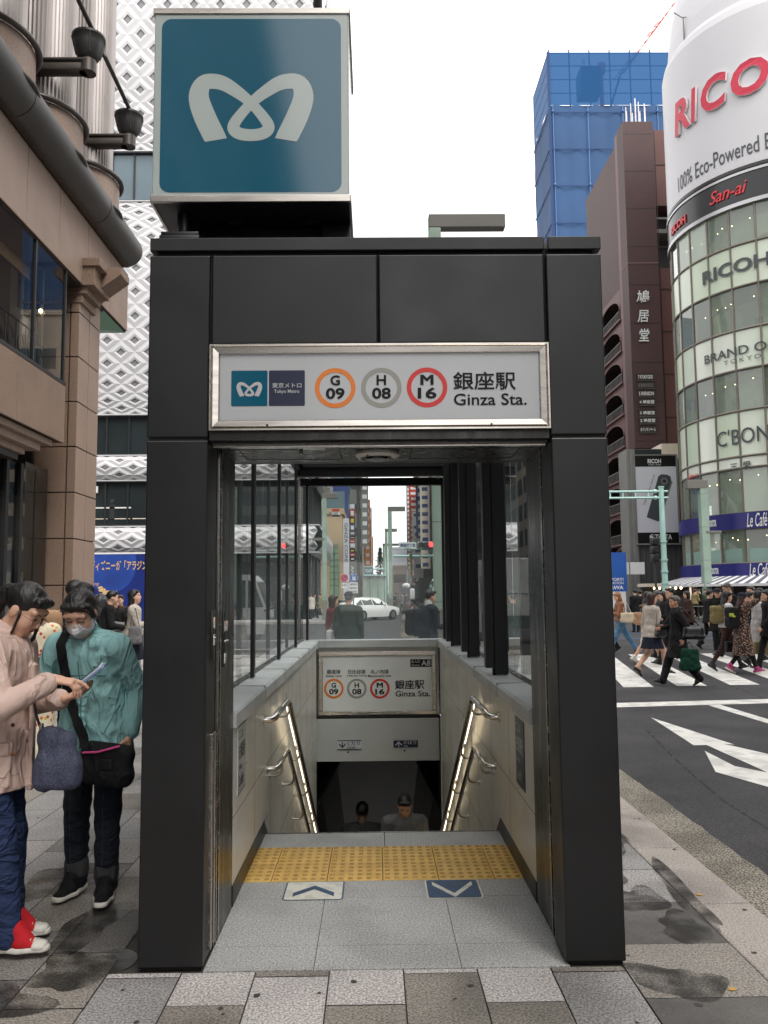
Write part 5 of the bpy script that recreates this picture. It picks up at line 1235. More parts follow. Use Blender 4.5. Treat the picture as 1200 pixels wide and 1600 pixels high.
# round road signs
RY = 47.; t = thing('road_sign', 'two round blue road signs with white plates on one thin pole', 'road sign', (-2.2, RY, 0)); rx = lambda px: at(px, 905, Y=RY)[0]; rz_ = lambda py: at(545, py, Y=RY)[2]
m = MB(); m.cyl((rx(552), RY+.06, 0), (rx(552), RY+.06, rz_(896)), .04, .04, 'conc_gray', 8); m.cyl((rx(538), RY+.05, rz_(910)), (rx(553), RY+.05, rz_(910)), .025, .025, 'conc_gray', 6); m.build('pole', t)
F = plane_fn((0, RY-.012, 0), (1, 0, 0), (0, 0, 1)); F2 = plane_fn((0, RY-.02, 0), (1, 0, 0), (0, 0, 1))
for px in (538, 552.5):
    m = MB(); c = (rx(px), rz_(903)); m.cyl((c[0], RY-.005, c[1]), (c[0], RY+.015, c[1]), .225, .225, 'white_paint', 24)
    if px < 545:
        m.ring(c, .165, .22, F, 'line_red', 24); m.ring(c, 0, .165, F, 'blue_panel', 24); d = .035; m.add([F2(c[0]-.15-d, c[1]+.15-d), F2(c[0]-.15+d, c[1]+.15+d), F2(c[0]+.15+d, c[1]-.15+d), F2(c[0]+.15-d, c[1]-.15-d)], [(0, 1, 2, 3)], 'line_red')
    else:
        m.ring(c, 0, .21, F, 'banner_blue', 24)
        for dx, h in ((-.03, .13), (.07, .09)): m.add([F2(c[0]+dx-.035, c[1]-.14), F2(c[0]+dx+.035, c[1]-.14), F2(c[0]+dx+.03, c[1]+h-.06), F2(c[0]+dx-.03, c[1]+h-.06)], [(0, 1, 2, 3)], 'white_paint'); m.ring((c[0]+dx, c[1]+h-.02), 0, .032, F2, 'white_paint', 10)
    m.build('sign_disc', t)
for (x0, x1, y0, y1, tx_) in ((533.5, 542, 911, 919, '8-20'), (546, 559, 910, 927, '自転車を除く')):
    m = MB(); m.box((rx(x0), RY, rz_(y1)), (rx(x1), RY+.02, rz_(y0)), 'white_paint')
    for k in range(1 if x1 < 545 else 3): h = (y1-y0)/(1.4 if x1 < 545 else 3); m.text(tx_, (rx(x0+.8), rz_(y0+h*(k+.85)), rx(x1-.8), rz_(y0+h*(k+.2))), F, 'letter_dark', .01)
    m.build('plate', t)

# second entrance far along the avenue with its teal sign
EY = 58.; ex_ = lambda px: at(px, 910, Y=EY)[0]; ez = lambda py: at(590, py, Y=EY)[2]
t = thing('subway_entrance', 'small far subway entrance with dark glass walls beyond the crossing', 'subway entrance', (0, EY+2, 0))
m = MB(); m.box((ex_(569), EY, 0), (ex_(603), EY+5, ez(899)), 'clear_pane'); m.build('glass_wall', t)
for px in (568.5, 580, 592, 603): m = MB(); m.box((ex_(px)-.05, EY-.06, 0), (ex_(px)+.05, EY-.001, ez(899)), 'sage_steel'); m.build('post', t)
m = MB(); m.box((ex_(568), EY-.2, ez(900)), (ex_(604), EY+5.2, ez(898)), 'mint_steel'); m.cyl((ex_(582), EY, ez(889)), (ex_(603), EY, ez(889)), .05, .05, 'mint_steel', 6); m.cyl((ex_(602), EY, 0), (ex_(602), EY, ez(872)), .07, .07, 'mint_steel', 8); m.build('roof', t)
t = thing('cube_sign', 'small distant teal sign with white ribbon emblem on the far entrance roof', 'sign', (0, EY, 2.5)); F = plane_fn((0, EY-.212, 0), (1, 0, 0), (0, 0, 1)); F2 = plane_fn((0, EY-.22, 0), (1, 0, 0), (0, 0, 1))
m = MB(); m.box((ex_(569), EY-.2, ez(898)), (ex_(583.5), EY+.4, ez(885)), 'sign_pale', .01); m.rrect(ex_(569.7), ez(897), ex_(582.8), ez(886), .03, F, 'sign_teal'); emblem(m, (ex_(569)+ex_(583.5))/2, ez(891.5), .42, F2, 'sign_pale'); m.build('light_box', t)


# ------------------------------------------------------------------ buildings of the far avenue
def far_building(lab, x0, x1, y0, y1, h, wall, side, win='far_glass', floors=3.4, seed=1, signs=()):
    """side=+1: its street face looks to +X; windows on the street face and the face towards the viewer."""
    t = thing('city_building', lab, 'building', ((x0+x1)/2, (y0+y1)/2, 0)); m = MB(); m.box((x0, y0, 0), (x1, y1, h), wall); m.box((x0-.15, y0-.15, h), (x1+.15, y1+.15, h+.5), wall); m.build('wall', t)
    r = random.Random(seed); xf = x1+.03 if side > 0 else x0-.03; xd = .06*side; nz = int((h-4)/floors)
    ny = max(2, int((y1-y0)/5)); k = 0
    for iz in range(nz):
        z = 4+floors*iz
        if nz*1 <= 30:
            m = MB()
            for iy in range(ny):
                ya, yb = y0+(y1-y0)*(iy+.12)/ny, y0+(y1-y0)*(iy+.88)/ny; m.box((xf-xd, ya, z), (xf, yb, z+floors*.62), win)
            m.box((min(x0, x1)+.4, y0-.04, z), (max(x0, x1)-.4, y0-.005, z+floors*.62), win); m.build('window', t)
    for (yy, z0, z1, w, ma) in signs:
        m = MB(); xs = xf+side*.15; m.box((xs, yy, z0), (xs+side*w, yy+.35, z1), ma); n_ = max(1, int((z1-z0)/1.2))
        for q in range(n_):
            if ma != 'white_paint' or q % 2: m.box((xs+side*w*.2, yy-.02, z0+(q+.25)*(z1-z0)/n_), (xs+side*w*.8, yy-.001, z0+(q+.7)*(z1-z0)/n_), 'white_paint' if ma not in ('white_paint', 'cream_wall') else 'blue_panel')
        m.build('projecting_sign', t)
    return t


X_ = lambda px, y: at(px, 880, Y=y)[0]
Zf = lambda py, y: at(560, py, Y=y)[2]
# left row
t = far_building('tan stone building with green lit glass corner beyond the lattice building', -24, X_(535, 74), 74, 92, Zf(803, 74), 'tan_stone', 1, 'granite_light', 3.0, 2)
m = MB(); m.box((X_(517, 74), 73.9, 0), (X_(528, 74), 73.97, Zf(853, 74)), 'pale_green')
for k in range(7): m.box((X_(516, 74), 73.86, Zf(855+10*k, 74)), (X_(529, 74), 73.9, Zf(854.3+10*k, 74)), 'brown_light')
m.box((X_(522, 74)-.04, 73.85, 0), (X_(522, 74)+.04, 73.9, Zf(853, 74)), 'brown_light'); m.build('lit_window', t)
q = thing('shop_sign', 'small red and white sign board hung beside the tan stone building', 'sign', (X_(525, 60), 60, Zf(800, 60))); m = MB(); m.box((X_(519, 60), 60, Zf(807, 60)), (X_(531, 60), 60.2, Zf(795, 60)), 'white_paint'); m.box((X_(519, 60), 59.97, Zf(799, 60)), (X_(531, 60), 60, Zf(795, 60)), 'red_panel'); m.box((X_(519, 60), 59.97, Zf(807, 60)), (X_(531, 60), 60, Zf(804.5, 60)), 'sign_black'); m.text('LAOX', (X_(521, 60), Zf(804, 60), X_(529, 60), Zf(800, 60)), plane_fn((0, 59.98, 0), (1, 0, 0), (0, 0, 1)), 'letter_dark', .02); m.box((X_(514, 60), 60.05, Zf(802, 60)), (X_(519, 60), 60.1, Zf(800, 60)), 'conc_gray'); m.build('board', q)
far_building('navy glass office block behind the tan stone building', -30, X_(546, 96), 93, 112, 34, 'blue_panel', 1, 'far_glass', 3.4, 3)
q = thing('vertical_sign', 'tall white vertical sign lettered GINZA CORE on the left of the avenue', 'sign', (X_(541, 72), 72, 2)); m = MB(); m.box((X_(536.5, 72), 72, Zf(945, 72)), (X_(545.5, 72), 72.6, Zf(810, 72)), 'billboard_gray', .03)
o_ = (X_(538.6, 72), Zf(817, 72)); F = lambda a, b: np.array([o_[0]+b, 71.97, o_[1]-a]); m.text('GINZA CORE', (0, 0, Zf(817, 72)-Zf(878, 72), X_(543.5, 72)-X_(538.6, 72)), F, 'letter_dark', .004); m.build('sign_body', q)
q = thing('sign_column', 'tall column of stacked coloured shop signs on the left of the avenue', 'sign', (X_(551, 97), 97, 2)); 
for i, (y0, y1, ma) in enumerate(((765, 786, 'conc_gray'), (787, 795, 'billboard_gray'), (796, 807, 'red_panel'), (808, 818, 'sign_black'), (819, 829, 'blue_panel'), (830, 836, 'conc_gray'), (837, 842, 'cafe_blue'), (843, 848, 'red_panel'), (849, 856, 'billboard_gray'), (857, 863, 'sign_black'), (864, 869, 'red_panel'), (870, 876, 'sign_black'), (877, 940, 'conc_gray'))):
    m = MB(); m.box((X_(547.2, 97), 97, Zf(y1, 97)), (X_(554.6, 97), 97.5, Zf(y0, 97)), ma)
    if y1-y0 < 14: m.box((X_(548.5, 97), 96.97, Zf(y1-1.5, 97)), (X_(553.3, 97), 97, Zf(y0+2.2, 97)), 'white_paint' if i % 3 else 'yellow_panel')
    m.build('sign_panel', q)
m = MB(); o2 = (X_(548.6, 97), Zf(884, 97)); m.text('ANNEX', (0, 0, 2.6, .32), lambda a, b: np.array([o2[0]+b, 96.96, o2[1]-a]), 'white_paint', .01); m.build('lettering', q)
far_building('dark grey office block with stepped balconies on the left of the avenue', -30, X_(563, 116), 113, 135, 33, 'conc_dark', 1, 'conc_gray', 3.2, 5, ((114, 8, 24, 1.0, 'conc_gray'),))
far_building('pale narrow tower on the left of the far avenue', -26, X_(569, 140), 136, 160, 42, 'cream_wall', 1, 'far_glass', 3.6, 6, ((138, 6, 17, .9, 'orange_panel'),))
far_building('grey building with small shop signs further along the left side', -30, X_(571, 170), 161, 215, 36, 'conc_gray', 1, 'far_glass', 3.6, 7, ((163, 5, 16, 1, 'red_panel'), (180, 8, 20, 1.2, 'white_paint'), (200, 5, 15, 1.4, 'orange_panel')))
far_building('slate blue slab tower at the far left end of the avenue', X_(566, 330), X_(582, 330), 330, 350, Zf(848, 330), 'blue_panel', 1, 'far_glass', 4, 8)
# end of the avenue
far_building('cream apartment block closing the end of the avenue', X_(612, 205), X_(636, 205), 205, 222, Zf(887, 205), 'cream_wall', 1, 'conc_gray', 3.2, 9)
far_building('white office block with a dark band behind the cream block', X_(612, 260), X_(637, 260), 260, 280, Zf(858, 260), 'billboard_gray', 1, 'conc_dark', 7, 10)
far_building('low white building at the foot of the cream block', X_(625, 190), X_(662, 190), 190, 200, Zf(918, 190), 'billboard_gray', -1, 'far_glass', 3.2, 11)
far_building('grey block between the cream block and the right row', X_(637, 280), X_(662, 280), 280, 300, Zf(862, 280), 'far_glass', -1, 'conc_gray', 3.6, 12)
# right row
far_building('black building with a white round sign on the right of the avenue', X_(647, 230), 60, 230, 255, Zf(792, 230), 'conc_dark', -1, 'conc_gray', 3.4, 13, ((232, 38, 44, 2, 'white_paint'), (236, 8, 34, 1.5, 'conc_gray')))
far_building('red fronted building on the right of the far avenue', X_(655, 195), 60, 195, 228, Zf(776, 195), 'red_panel', -1, 'far_glass', 3.4, 14, ((196, 12, 28, 2, 'red_panel'),))
far_building('pale glass building with orange signs on the right of the avenue', X_(663, 160), 60, 160, 194, Zf(752, 160), 'far_glass', -1, 'billboard_gray', 3.4, 15, ((162, 22, 34, 1.6, 'orange_panel'), (170, 8, 18, 1.6, 'white_paint'), (176, 16, 22, 1.8, 'red_panel')))
far_building('grey office block with blue shop signs nearer on the right side', X_(676, 120), 60, 120, 158, 42, 'conc_gray', -1, 'conc_dark', 3.4, 16, ((122, 5, 26, 1.4, 'cream_wall'), (130, 10, 20, 1.6, 'blue_panel'), (140, 4, 12, 1.6, 'white_paint')))
far_building('cream office block hidden mostly behind the brown building', 19.5, 60, 83, 118, 30, 'cream_wall', -1, 'far_glass', 3.4, 17)
q = thing('vertical_sign', 'slim yellow vertical sign at the far right of the avenue', 'sign', (X_(641, 180), 180, 3)); m = MB(); m.box((X_(640, 180), 180, Zf(899, 180)), (X_(643, 180), 180.4, Zf(866, 180)), 'yellow_panel'); m.box((X_(643.2, 180), 180, 0), (X_(644, 180), 180.3, Zf(866, 180)), 'pole_dark'); m.build('sign_body', q)

# conifer at the end of the avenue
t = thing('conifer_tree', 'dark green pointed conifer in the middle of the far avenue', 'tree', (X_(594, 150), 150, 0)); TX = X_(594, 150); th = Zf(856, 150)
m = MB(); m.cyl((TX, 150, 0), (TX, 150, th*.9), .3, .05, 'bark', 8); m.build('trunk', t); m = MB(); rt = random.Random(4)
for k in range(2200):
    u = rt.random()**.8; z = th*(.12+.88*u); R_ = (1-u)*2.6*(.75+.25*math.sin(z*5.2))+.12; a = rt.uniform(0, 6.28); r = R_*math.sqrt(rt.random()); p = np.array([TX+r*math.cos(a), 150+r*math.sin(a), z-r*.25]); s_ = rt.uniform(.12, .3)
    d1 = np.array([rt.uniform(-1, 1), rt.uniform(-1, 1), rt.uniform(-.6, .6)])*s_; d2 = np.array([rt.uniform(-1, 1), rt.uniform(-1, 1), rt.uniform(-.6, .6)])*s_
    m.add([p-d1, p+d2, p+d1], [(0, 1, 2)], 'leaf_green' if rt.random() < .6 else 'leaf_dark')
m.build('crown', t)
for k, (px, y) in enumerate(((545, 70), (552, 76), (580, 84))):
    t = thing('hedge_bush', ('low dark green roadside bush under the round road signs', 'low dark green roadside bush behind the round road signs', 'low dark green roadside bush by the far entrance')[k], 'bush', (X_(px, y), y, 0)); m = MB(); rt = random.Random(k)
    for _ in range(420):
        a, b = rt.uniform(0, 6.28), rt.random()**.5; p = np.array([X_(px, y)+1.0*b*math.cos(a), y+.7*b*math.sin(a), .3+1.1*rt.random()*(1-b*.5)]); d1, d2 = (np.array([rt.uniform(-1, 1) for _ in range(3)])*.12 for _ in range(2)); m.add([p-d1, p+d2, p+d1], [(0, 1, 2)], 'leaf_green' if rt.random() < .5 else 'leaf_dark')
    m.build('foliage', t)

# ------------------------------------------------------------------ vehicles
pm('car_white', S(238, 238, 236), .25, coat=.6); pm('car_glass', S(36, 42, 46), .06, spec=.7); pm('tyre', S(32, 32, 34), .8); pm('alloy', S(150, 152, 156), .3, metal=.8); pm('lamp_red', S(150, 20, 24), .2); pm('lamp_clear', S(210, 214, 216), .1); pm('truck_grill', S(92, 108, 104), .5)


def car(lab, loc, rz):
    t = thing('estate_car', lab, 'car', loc, rz); Mx = np.array(wmat(t))
    tr = lambda p: (Mx @ np.array([*p, 1]))[:3]
    # length along +X, profile of half sections: x, sill z, belt z, roof z, half widths
    st = [(-2.42, .42, .86, .90, .74, .70), (-2.36, .30, .92, 1.08, .84, .62), (-2.15, .24, .95, 1.32, .89, .62), (-1.5, .22, .96, 1.44, .91, .64), (-.6, .21, .95, 1.47, .92, .66), (.25, .21, .94, 1.44, .92, .66), (.62, .21, .93, 1.32, .92, .66), (1.15, .22, .92, .98, .92, .74), (1.7, .24, .84, .88, .90, .70), (2.2, .28, .74, .78, .82, .6), (2.42, .38, .62, .64, .66, .5)]
    ring = []
    for x, s_, b, r, w, rw in st:
        ring.append([(x, -w*.9, s_), (x, -w, (s_+b)*.5), (x, -w*.97, b), (x, -rw*.98-.0, max(b+.005, r-.05)), (x, -rw*.6, r), (x, 0, r+.012), (x, rw*.6, r), (x, rw*.98, max(b+.005, r-.05)), (x, w*.97, b), (x, w, (s_+b)*.5), (x, w*.9, s_)])
    m = MB(); k = 11; vs = [tr(p) for q in ring for p in q]; fs = [(i*k+j, i*k+j+1, (i+1)*k+j+1, (i+1)*k+j) for i in range(len(ring)-1) for j in range(k-1)]
    m.add(vs, fs, 'car_white', True); m.add([tr(p) for p in ring[0]], [tuple(range(k))], 'car_white'); m.add([tr(p) for p in ring[-1]], [tuple(range(k-1, -1, -1))], 'car_white'); m.add([tr(p) for q in ring for p in (q[0], q[-1])], [(2*i, 2*i+1, 2*i+3, 2*i+2) for i in range(len(ring)-1)], 'tyre'); m.build('body', t, smooth=38)
    m = MB()
    for sg in (-1, 1):
        for xa, xb in ((-2.0, -1.45), (-1.38, -.5), (-.42, .55)):
            def wp(x, f):
                i = max(j for j in range(len(st)-1) if st[j][0] <= x); u = (x-st[i][0])/(st[i+1][0]-st[i][0]); L = lambda c: st[i][c]*(1-u)+st[i+1][c]*u
                b, r, w, rw = L(2)+.02, max(L(2)+.02, L(3)-.075), L(4)*.97, L(5)*.98; return tr((x, sg*(w+(rw-w)*f+.012), b+(r-b)*f))
            m.add([wp(xa, .05), wp(xb, .05), wp(xb, .92), wp(xa, .92)], [(0, 1, 2, 3)], 'car_glass')
    m.add([tr(p) for p in ((1.12, -.66, 1.0), (1.12, .66, 1.0), (.66, .58, 1.33), (.66, -.58, 1.33))], [(0, 1, 2, 3)], 'car_glass'); m.add([tr(p) for p in ((-2.40, -.58, 1.0), (-2.40, .58, 1.0), (-2.2, .54, 1.31), (-2.2, -.54, 1.31))], [(0, 1, 2, 3)], 'car_glass'); m.build('window', t)
    for x in (-1.45, 1.45):
        for sg in (-1, 1):
            m = MB(); a, b = tr((x, sg*.72, .33)), tr((x, sg*.935, .33)); m.cyl(a, b, .335, .335, 'tyre', 24); wh = m.build('wheel', t); m = MB(); m.cyl(tr((x, sg*.90, .33)), tr((x, sg*.945, .33)), .22, .21, 'alloy', 18); m.build('rim', wh)
    for sg in (-1, 1):
        m = MB(); m.cyl(tr((2.2, sg*.62, .62)), tr((2.36, sg*.56, .6)), .10, .08, 'lamp_clear', 10); m.build('headlight', t); m = MB(); m.cyl(tr((-2.38, sg*.62, .86)), tr((-2.30, sg*.78, .86)), .09, .09, 'lamp_red', 10); m.build('tail_light', t); m = MB(); m.cyl(tr((.62, sg*.92, .98)), tr((.62, sg*1.06, 1.02)), .09, .07, 'car_white', 8); m.build('mirror', t)
    return t


q = at(576, 968, Y=52); car('white estate car crossing the junction seen from its side', (q[0], 52, -.12), rad(47)).scale = (.92, .92, .95)
# white truck standing across the junction, cab to the left
TY_ = 27.; t = thing('box_truck', 'white box truck waiting behind the entrance with its cab facing left', 'truck', (4, TY_, -.12)); tx0 = at(664, 900, Y=TY_)[0]
m = MB(); y0, y1 = TY_, TY_+1.9; pr_ = [(tx0+.12, .25), (tx0, .75), (tx0+.02, 1.05), (tx0+.35, 1.95), (tx0+.55, 2.15), (tx0+1.75, 2.2), (tx0+1.8, .25)]; m.prism([(a, y0, b) for a, b in pr_], (0, y1-y0, 0), 'car_white'); m.build('cab', t)
m = MB(); m.add([(a, y0-.012, b) for a, b in ((tx0+.13, 1.12), (tx0+.42, 1.92), (tx0+.62, 1.98), (tx0+.62, 1.1))], [(0, 1, 2, 3)], 'car_glass'); m.add([(a, y0-.012, b) for a, b in ((tx0+.7, 1.1), (tx0+.7, 1.98), (tx0+1.5, 1.98), (tx0+1.5, 1.1))], [(0, 1, 2, 3)], 'car_glass'); m.add([(tx0+.03, y0+.1, 1.1), (tx0+.03, y1-.1, 1.1), (tx0+.32, y1-.1, 1.92), (tx0+.32, y0+.1, 1.92)], [(0, 1, 2, 3)], 'car_glass'); m.build('window', t)
m = MB(); m.tube([(tx0+.1, y0-.05, 1.0), (tx0-.25, y0-.25, 1.1), (tx0-.42, y0-.3, 1.3), (tx0-.42, y0-.3, 1.5)], .025, 'tyre', 6); m.box((tx0-.5, y0-.42, 1.32), (tx0-.36, y0-.2, 1.66), 'car_white', .03); m.ball((tx0-.62, y0-.3, 1.75), (.13, .1, .09), 'car_white'); m.build('mirror', t)
m = MB(); m.box((tx0+1.95, y0-.05, .75), (tx0+5.6, y1+.05, 2.62), 'car_white', .03); m.box((tx0+1.95, y0-.06, .35), (tx0+5.6, y0-.02, .74), 'truck_grill'); m.text('A', (tx0+2.2, 2.2, tx0+2.42, 2.48), plane_fn((0, y0-.056, 0), (1, 0, 0), (0, 0, 1)), 'conc_gray', .02); m.box((tx0+1.95, y0-.055, 1.45), (tx0+5.6, y0-.05, 1.48), 'conc_gray'); m.build('cargo_box', t)
for x in (tx0+.75, tx0+4.5): 
    for yy in (y0+.02, y1-.25): m = MB(); m.cyl((x, yy, .25), (x, yy+.23, .25), .37, .37, 'tyre', 22); m.cyl((x, yy-.01, .25), (x, yy+.01, .25), .2, .2, 'alloy', 16); m.build('wheel', t)
# ------------------------------------------------------------------ people: implicit surfaces meshed as one continuous skin
A3 = lambda *p: np.array(p, np.float32)


def _op_eval(op, P):
    k = op[0]
    if k == 'cone':
        _, a, b, ra, rb = op[:5]; ba = b-a; h = np.clip(((P-a) @ ba)/max(1e-9, float(ba @ ba)), 0, 1)
        return np.linalg.norm(P-a-h[..., None]*ba, axis=-1)-(ra+(rb-ra)*h)
    if k == 'ell':
        _, c, r, R = op[:4]; q = (P-c) @ R; k0 = np.linalg.norm(q/r, axis=-1); k1 = np.linalg.norm(q/(r*r), axis=-1)
        return k0*(k0-1)/np.maximum(k1, 1e-6)
    if k == 'tor':
        _, a, b, L, r0, r1 = op[:6]; ba = b-a; h = np.clip(((P-a) @ ba)/float(ba @ ba), 0, 1); q = P-a-h[..., None]*ba
        x = q @ L; rest = np.linalg.norm(q-x[..., None]*L, axis=-1)
        rx = r0[0]+(r1[0]-r0[0])*h; ry = r0[1]+(r1[1]-r0[1])*h
        return (np.sqrt((x/rx)**2+(rest/ry)**2)-1)*np.minimum(rx, ry)
    if k == 'box':
        _, c, hs_, R, rr = op[:5]; q = np.abs((P-c) @ R)-(hs_-rr); return np.linalg.norm(np.maximum(q, 0), axis=-1)+np.minimum(q.max(-1), 0)-rr
    if k == 'half': _, n, c = op[:3]; return P @ n-c


def _op_box(op):
    k = op[0]
    if k == 'cone': a, b, ra, rb = op[1:5]; r = max(ra, rb); return np.minimum(a, b)-r, np.maximum(a, b)+r
    if k == 'ell': r = float(op[2].max()); return op[1]-r, op[1]+r
    if k == 'tor': r = max(*op[4], *op[5]); return np.minimum(op[1], op[2])-r, np.maximum(op[1], op[2])+r
    if k == 'box': r = float(np.linalg.norm(op[2])); return op[1]-r, op[1]+r


def sdf_mesh(ops, h, noise=None, pad=2):
    """ops: list of (op, k, mode) with mode '+' union, '-' cut away, '&' keep only; returns verts, quads by surface nets."""
    bx_ = [_op_box(o) for o, k, m in ops if m == '+']; lo = np.min([b[0] for b in bx_], 0)-pad*h; hi = np.max([b[1] for b in bx_], 0)+pad*h
    n = np.ceil((hi-lo)/h).astype(int)+1; ax = [lo[i]+h*np.arange(n[i], dtype=np.float32) for i in range(3)]
    D_ = np.full(n, .5, np.float32)
    for o, k, m in ops:
        if m == '&' and noise is not None: band = np.abs(D_) < 4*h; idx = np.argwhere(band); D_[band] += noise(lo+idx*h); noise = None
        bb = _op_box(o) if o[0] != 'half' else None
        if bb is None: s = [slice(0, n[i]) for i in range(3)]
        else:
            mg = k*1.3+3*h; s = [slice(max(0, int((bb[0][i]-mg-lo[i])/h)), min(n[i], int((bb[1][i]+mg-lo[i])/h)+2)) for i in range(3)]
        P = np.stack(np.meshgrid(*[ax[i][s[i]] for i in range(3)], indexing='ij'), -1)
        if P.size == 0: continue
        d = _op_eval(o, P).astype(np.float32); c = D_[tuple(s)]
        if m == '+':
            if k > 0: g = np.clip(.5+.5*(c-d)/k, 0, 1); D_[tuple(s)] = c*(1-g)+d*g-k*g*(1-g)
            else: D_[tuple(s)] = np.minimum(c, d)
        elif m == '-':
            if k > 0: g = np.clip(.5-.5*(c+d)/k, 0, 1); D_[tuple(s)] = c*(1-g)-d*g+k*g*(1-g)
            else: D_[tuple(s)] = np.maximum(c, -d)
        else: D_[tuple(s)] = np.maximum(c, d)
    if noise is not None:
        band = np.abs(D_) < 4*h; idx = np.argwhere(band); D_[band] += noise(lo+idx*h)
    return surface_nets(D_, lo, h)


def surface_nets(D_, lo, h):
    n = D_.shape; ins = D_ < 0; c8 = [(i, j, k) for i in (0, 1) for j in (0, 1) for k in (0, 1)]
    sl = lambda o: tuple(slice(o[a], n[a]-1+o[a]) for a in range(3))
    cnt = sum(ins[sl(o)].astype(np.int8) for o in c8); act = (cnt > 0) & (cnt < 8)
    idx = np.argwhere(act); vid = np.full(act.shape, -1, np.int64); vid[act] = np.arange(len(idx))
    vals = {o: D_[sl(o)][act] for o in c8}; acc = np.zeros((len(idx), 3)); w = np.zeros(len(idx))
    for a in c8:
        for ax in range(3):
            if a[ax]: continue
            b = list(a); b[ax] = 1; b = tuple(b); va, vb = vals[a], vals[b]; m = (va < 0) != (vb < 0)
            t = np.where(m, va/np.where(m, va-vb, 1), 0); p = np.zeros((len(idx), 3)); p[:] = a; p[:, ax] += t; acc += p*m[:, None]; w += m
    V = lo+h*(idx+acc/np.maximum(w, 1)[:, None]); Fc = []
    for ax in range(3):
        u, v = (ax+1) % 3, (ax+2) % 3; s0 = [slice(0, n[i]) for i in range(3)]; s1 = list(s0); s0[ax] = slice(0, n[ax]-1); s1[ax] = slice(1, n[ax])
        a, b = ins[tuple(s0)], ins[tuple(s1)]; E = np.argwhere(a != b)
        E = E[(E[:, u] > 0) & (E[:, v] > 0) & (E[:, u] < n[u]-1) & (E[:, v] < n[v]-1)]
        du, dv = np.zeros(3, int), np.zeros(3, int); du[u] = 1; dv[v] = 1
        q = np.stack([vid[tuple((E-du-dv).T)], vid[tuple((E-dv).T)], vid[tuple(E.T)], vid[tuple((E-du).T)]], 1)
        fl = ~a[tuple(E.T)]; q[fl] = q[fl][:, ::-1]; Fc.append(q)
    return V, np.concatenate(Fc)


def mesh_from(name, parts, parent, smooth=True, label=None):
    """parts: list of (verts, quads, material) in the parent's local frame, linked as one mesh object."""
    vs, fs, mi, names, off = [], [], [], [], 0
    for v, f, m in parts:
        if m not in names: names.append(m)
        vs.append(v); fs.append(f+off); mi += [names.index(m)]*len(f); off += len(v)
    v = np.concatenate(vs); f = np.concatenate(fs); me = bpy.data.meshes.new(name)
    me.vertices.add(len(v)); me.vertices.foreach_set('co', v.astype(np.float32).ravel())
    me.loops.add(f.size); me.loops.foreach_set('vertex_index', f.astype(np.int32).ravel())
    me.polygons.add(len(f)); me.polygons.foreach_set('loop_start', np.arange(0, f.size, 4, dtype=np.int32)); me.polygons.foreach_set('loop_total', np.full(len(f), 4, np.int32))
    me.polygons.foreach_set('material_index', np.array(mi, np.int32)); me.polygons.foreach_set('use_smooth', np.ones(len(f), bool))
    me.update(); me.validate()
    for n in names: me.materials.append(MATS[n])
    o = bpy.data.objects.new(name, me); o.parent = parent; COL.objects.link(o)
    return tag(o, label)


_NR = np.random.RandomState(11); _NL = _NR.rand(32, 32, 32).astype(np.float32)*2-1


def vnoise(P):
    i = np.floor(P).astype(int); f = P-i; f = f*f*(3-2*f); r = 0
    for dx in (0, 1):
        for dy in (0, 1):
            for dz in (0, 1):
                r = r+_NL[(i[..., 0]+dx) % 32, (i[..., 1]+dy) % 32, (i[..., 2]+dz) % 32]*np.where(dx, f[..., 0], 1-f[..., 0])*np.where(dy, f[..., 1], 1-f[..., 1])*np.where(dz, f[..., 2], 1-f[..., 2])
    return r


def folds(amp, sc=(14, 14, 9), amp2=.35):
    s = np.array(sc, float)
    return lambda P: amp*(np.abs(vnoise(P*s+3.1))*2-.8+amp2*vnoise(P*s*2.7))


def rotm(pitch=0, yaw=0, roll=0):
    """head rotation: pitch>0 nods down (towards +Y), yaw>0 turns to the person's left (-X)"""
    return np.array(Matrix.Rotation(yaw, 3, 'Z') @ Matrix.Rotation(-pitch, 3, 'X') @ Matrix.Rotation(roll, 3, 'Y'), np.float32)


def ik(a, b, l1, l2, hint):
    d = b-a; L = float(np.linalg.norm(d)); L2 = min(L, (l1+l2)*.999); d = d/L; b = a+d*L2
    x = (l1*l1-l2*l2+L2*L2)/(2*L2); y = math.sqrt(max(0, l1*l1-x*x)); hnt = hint-d*float(hint @ d); hnt = hnt/(np.linalg.norm(hnt)+1e-9)
    return (a+d*x+hnt*y).astype(np.float32), b.astype(np.float32)


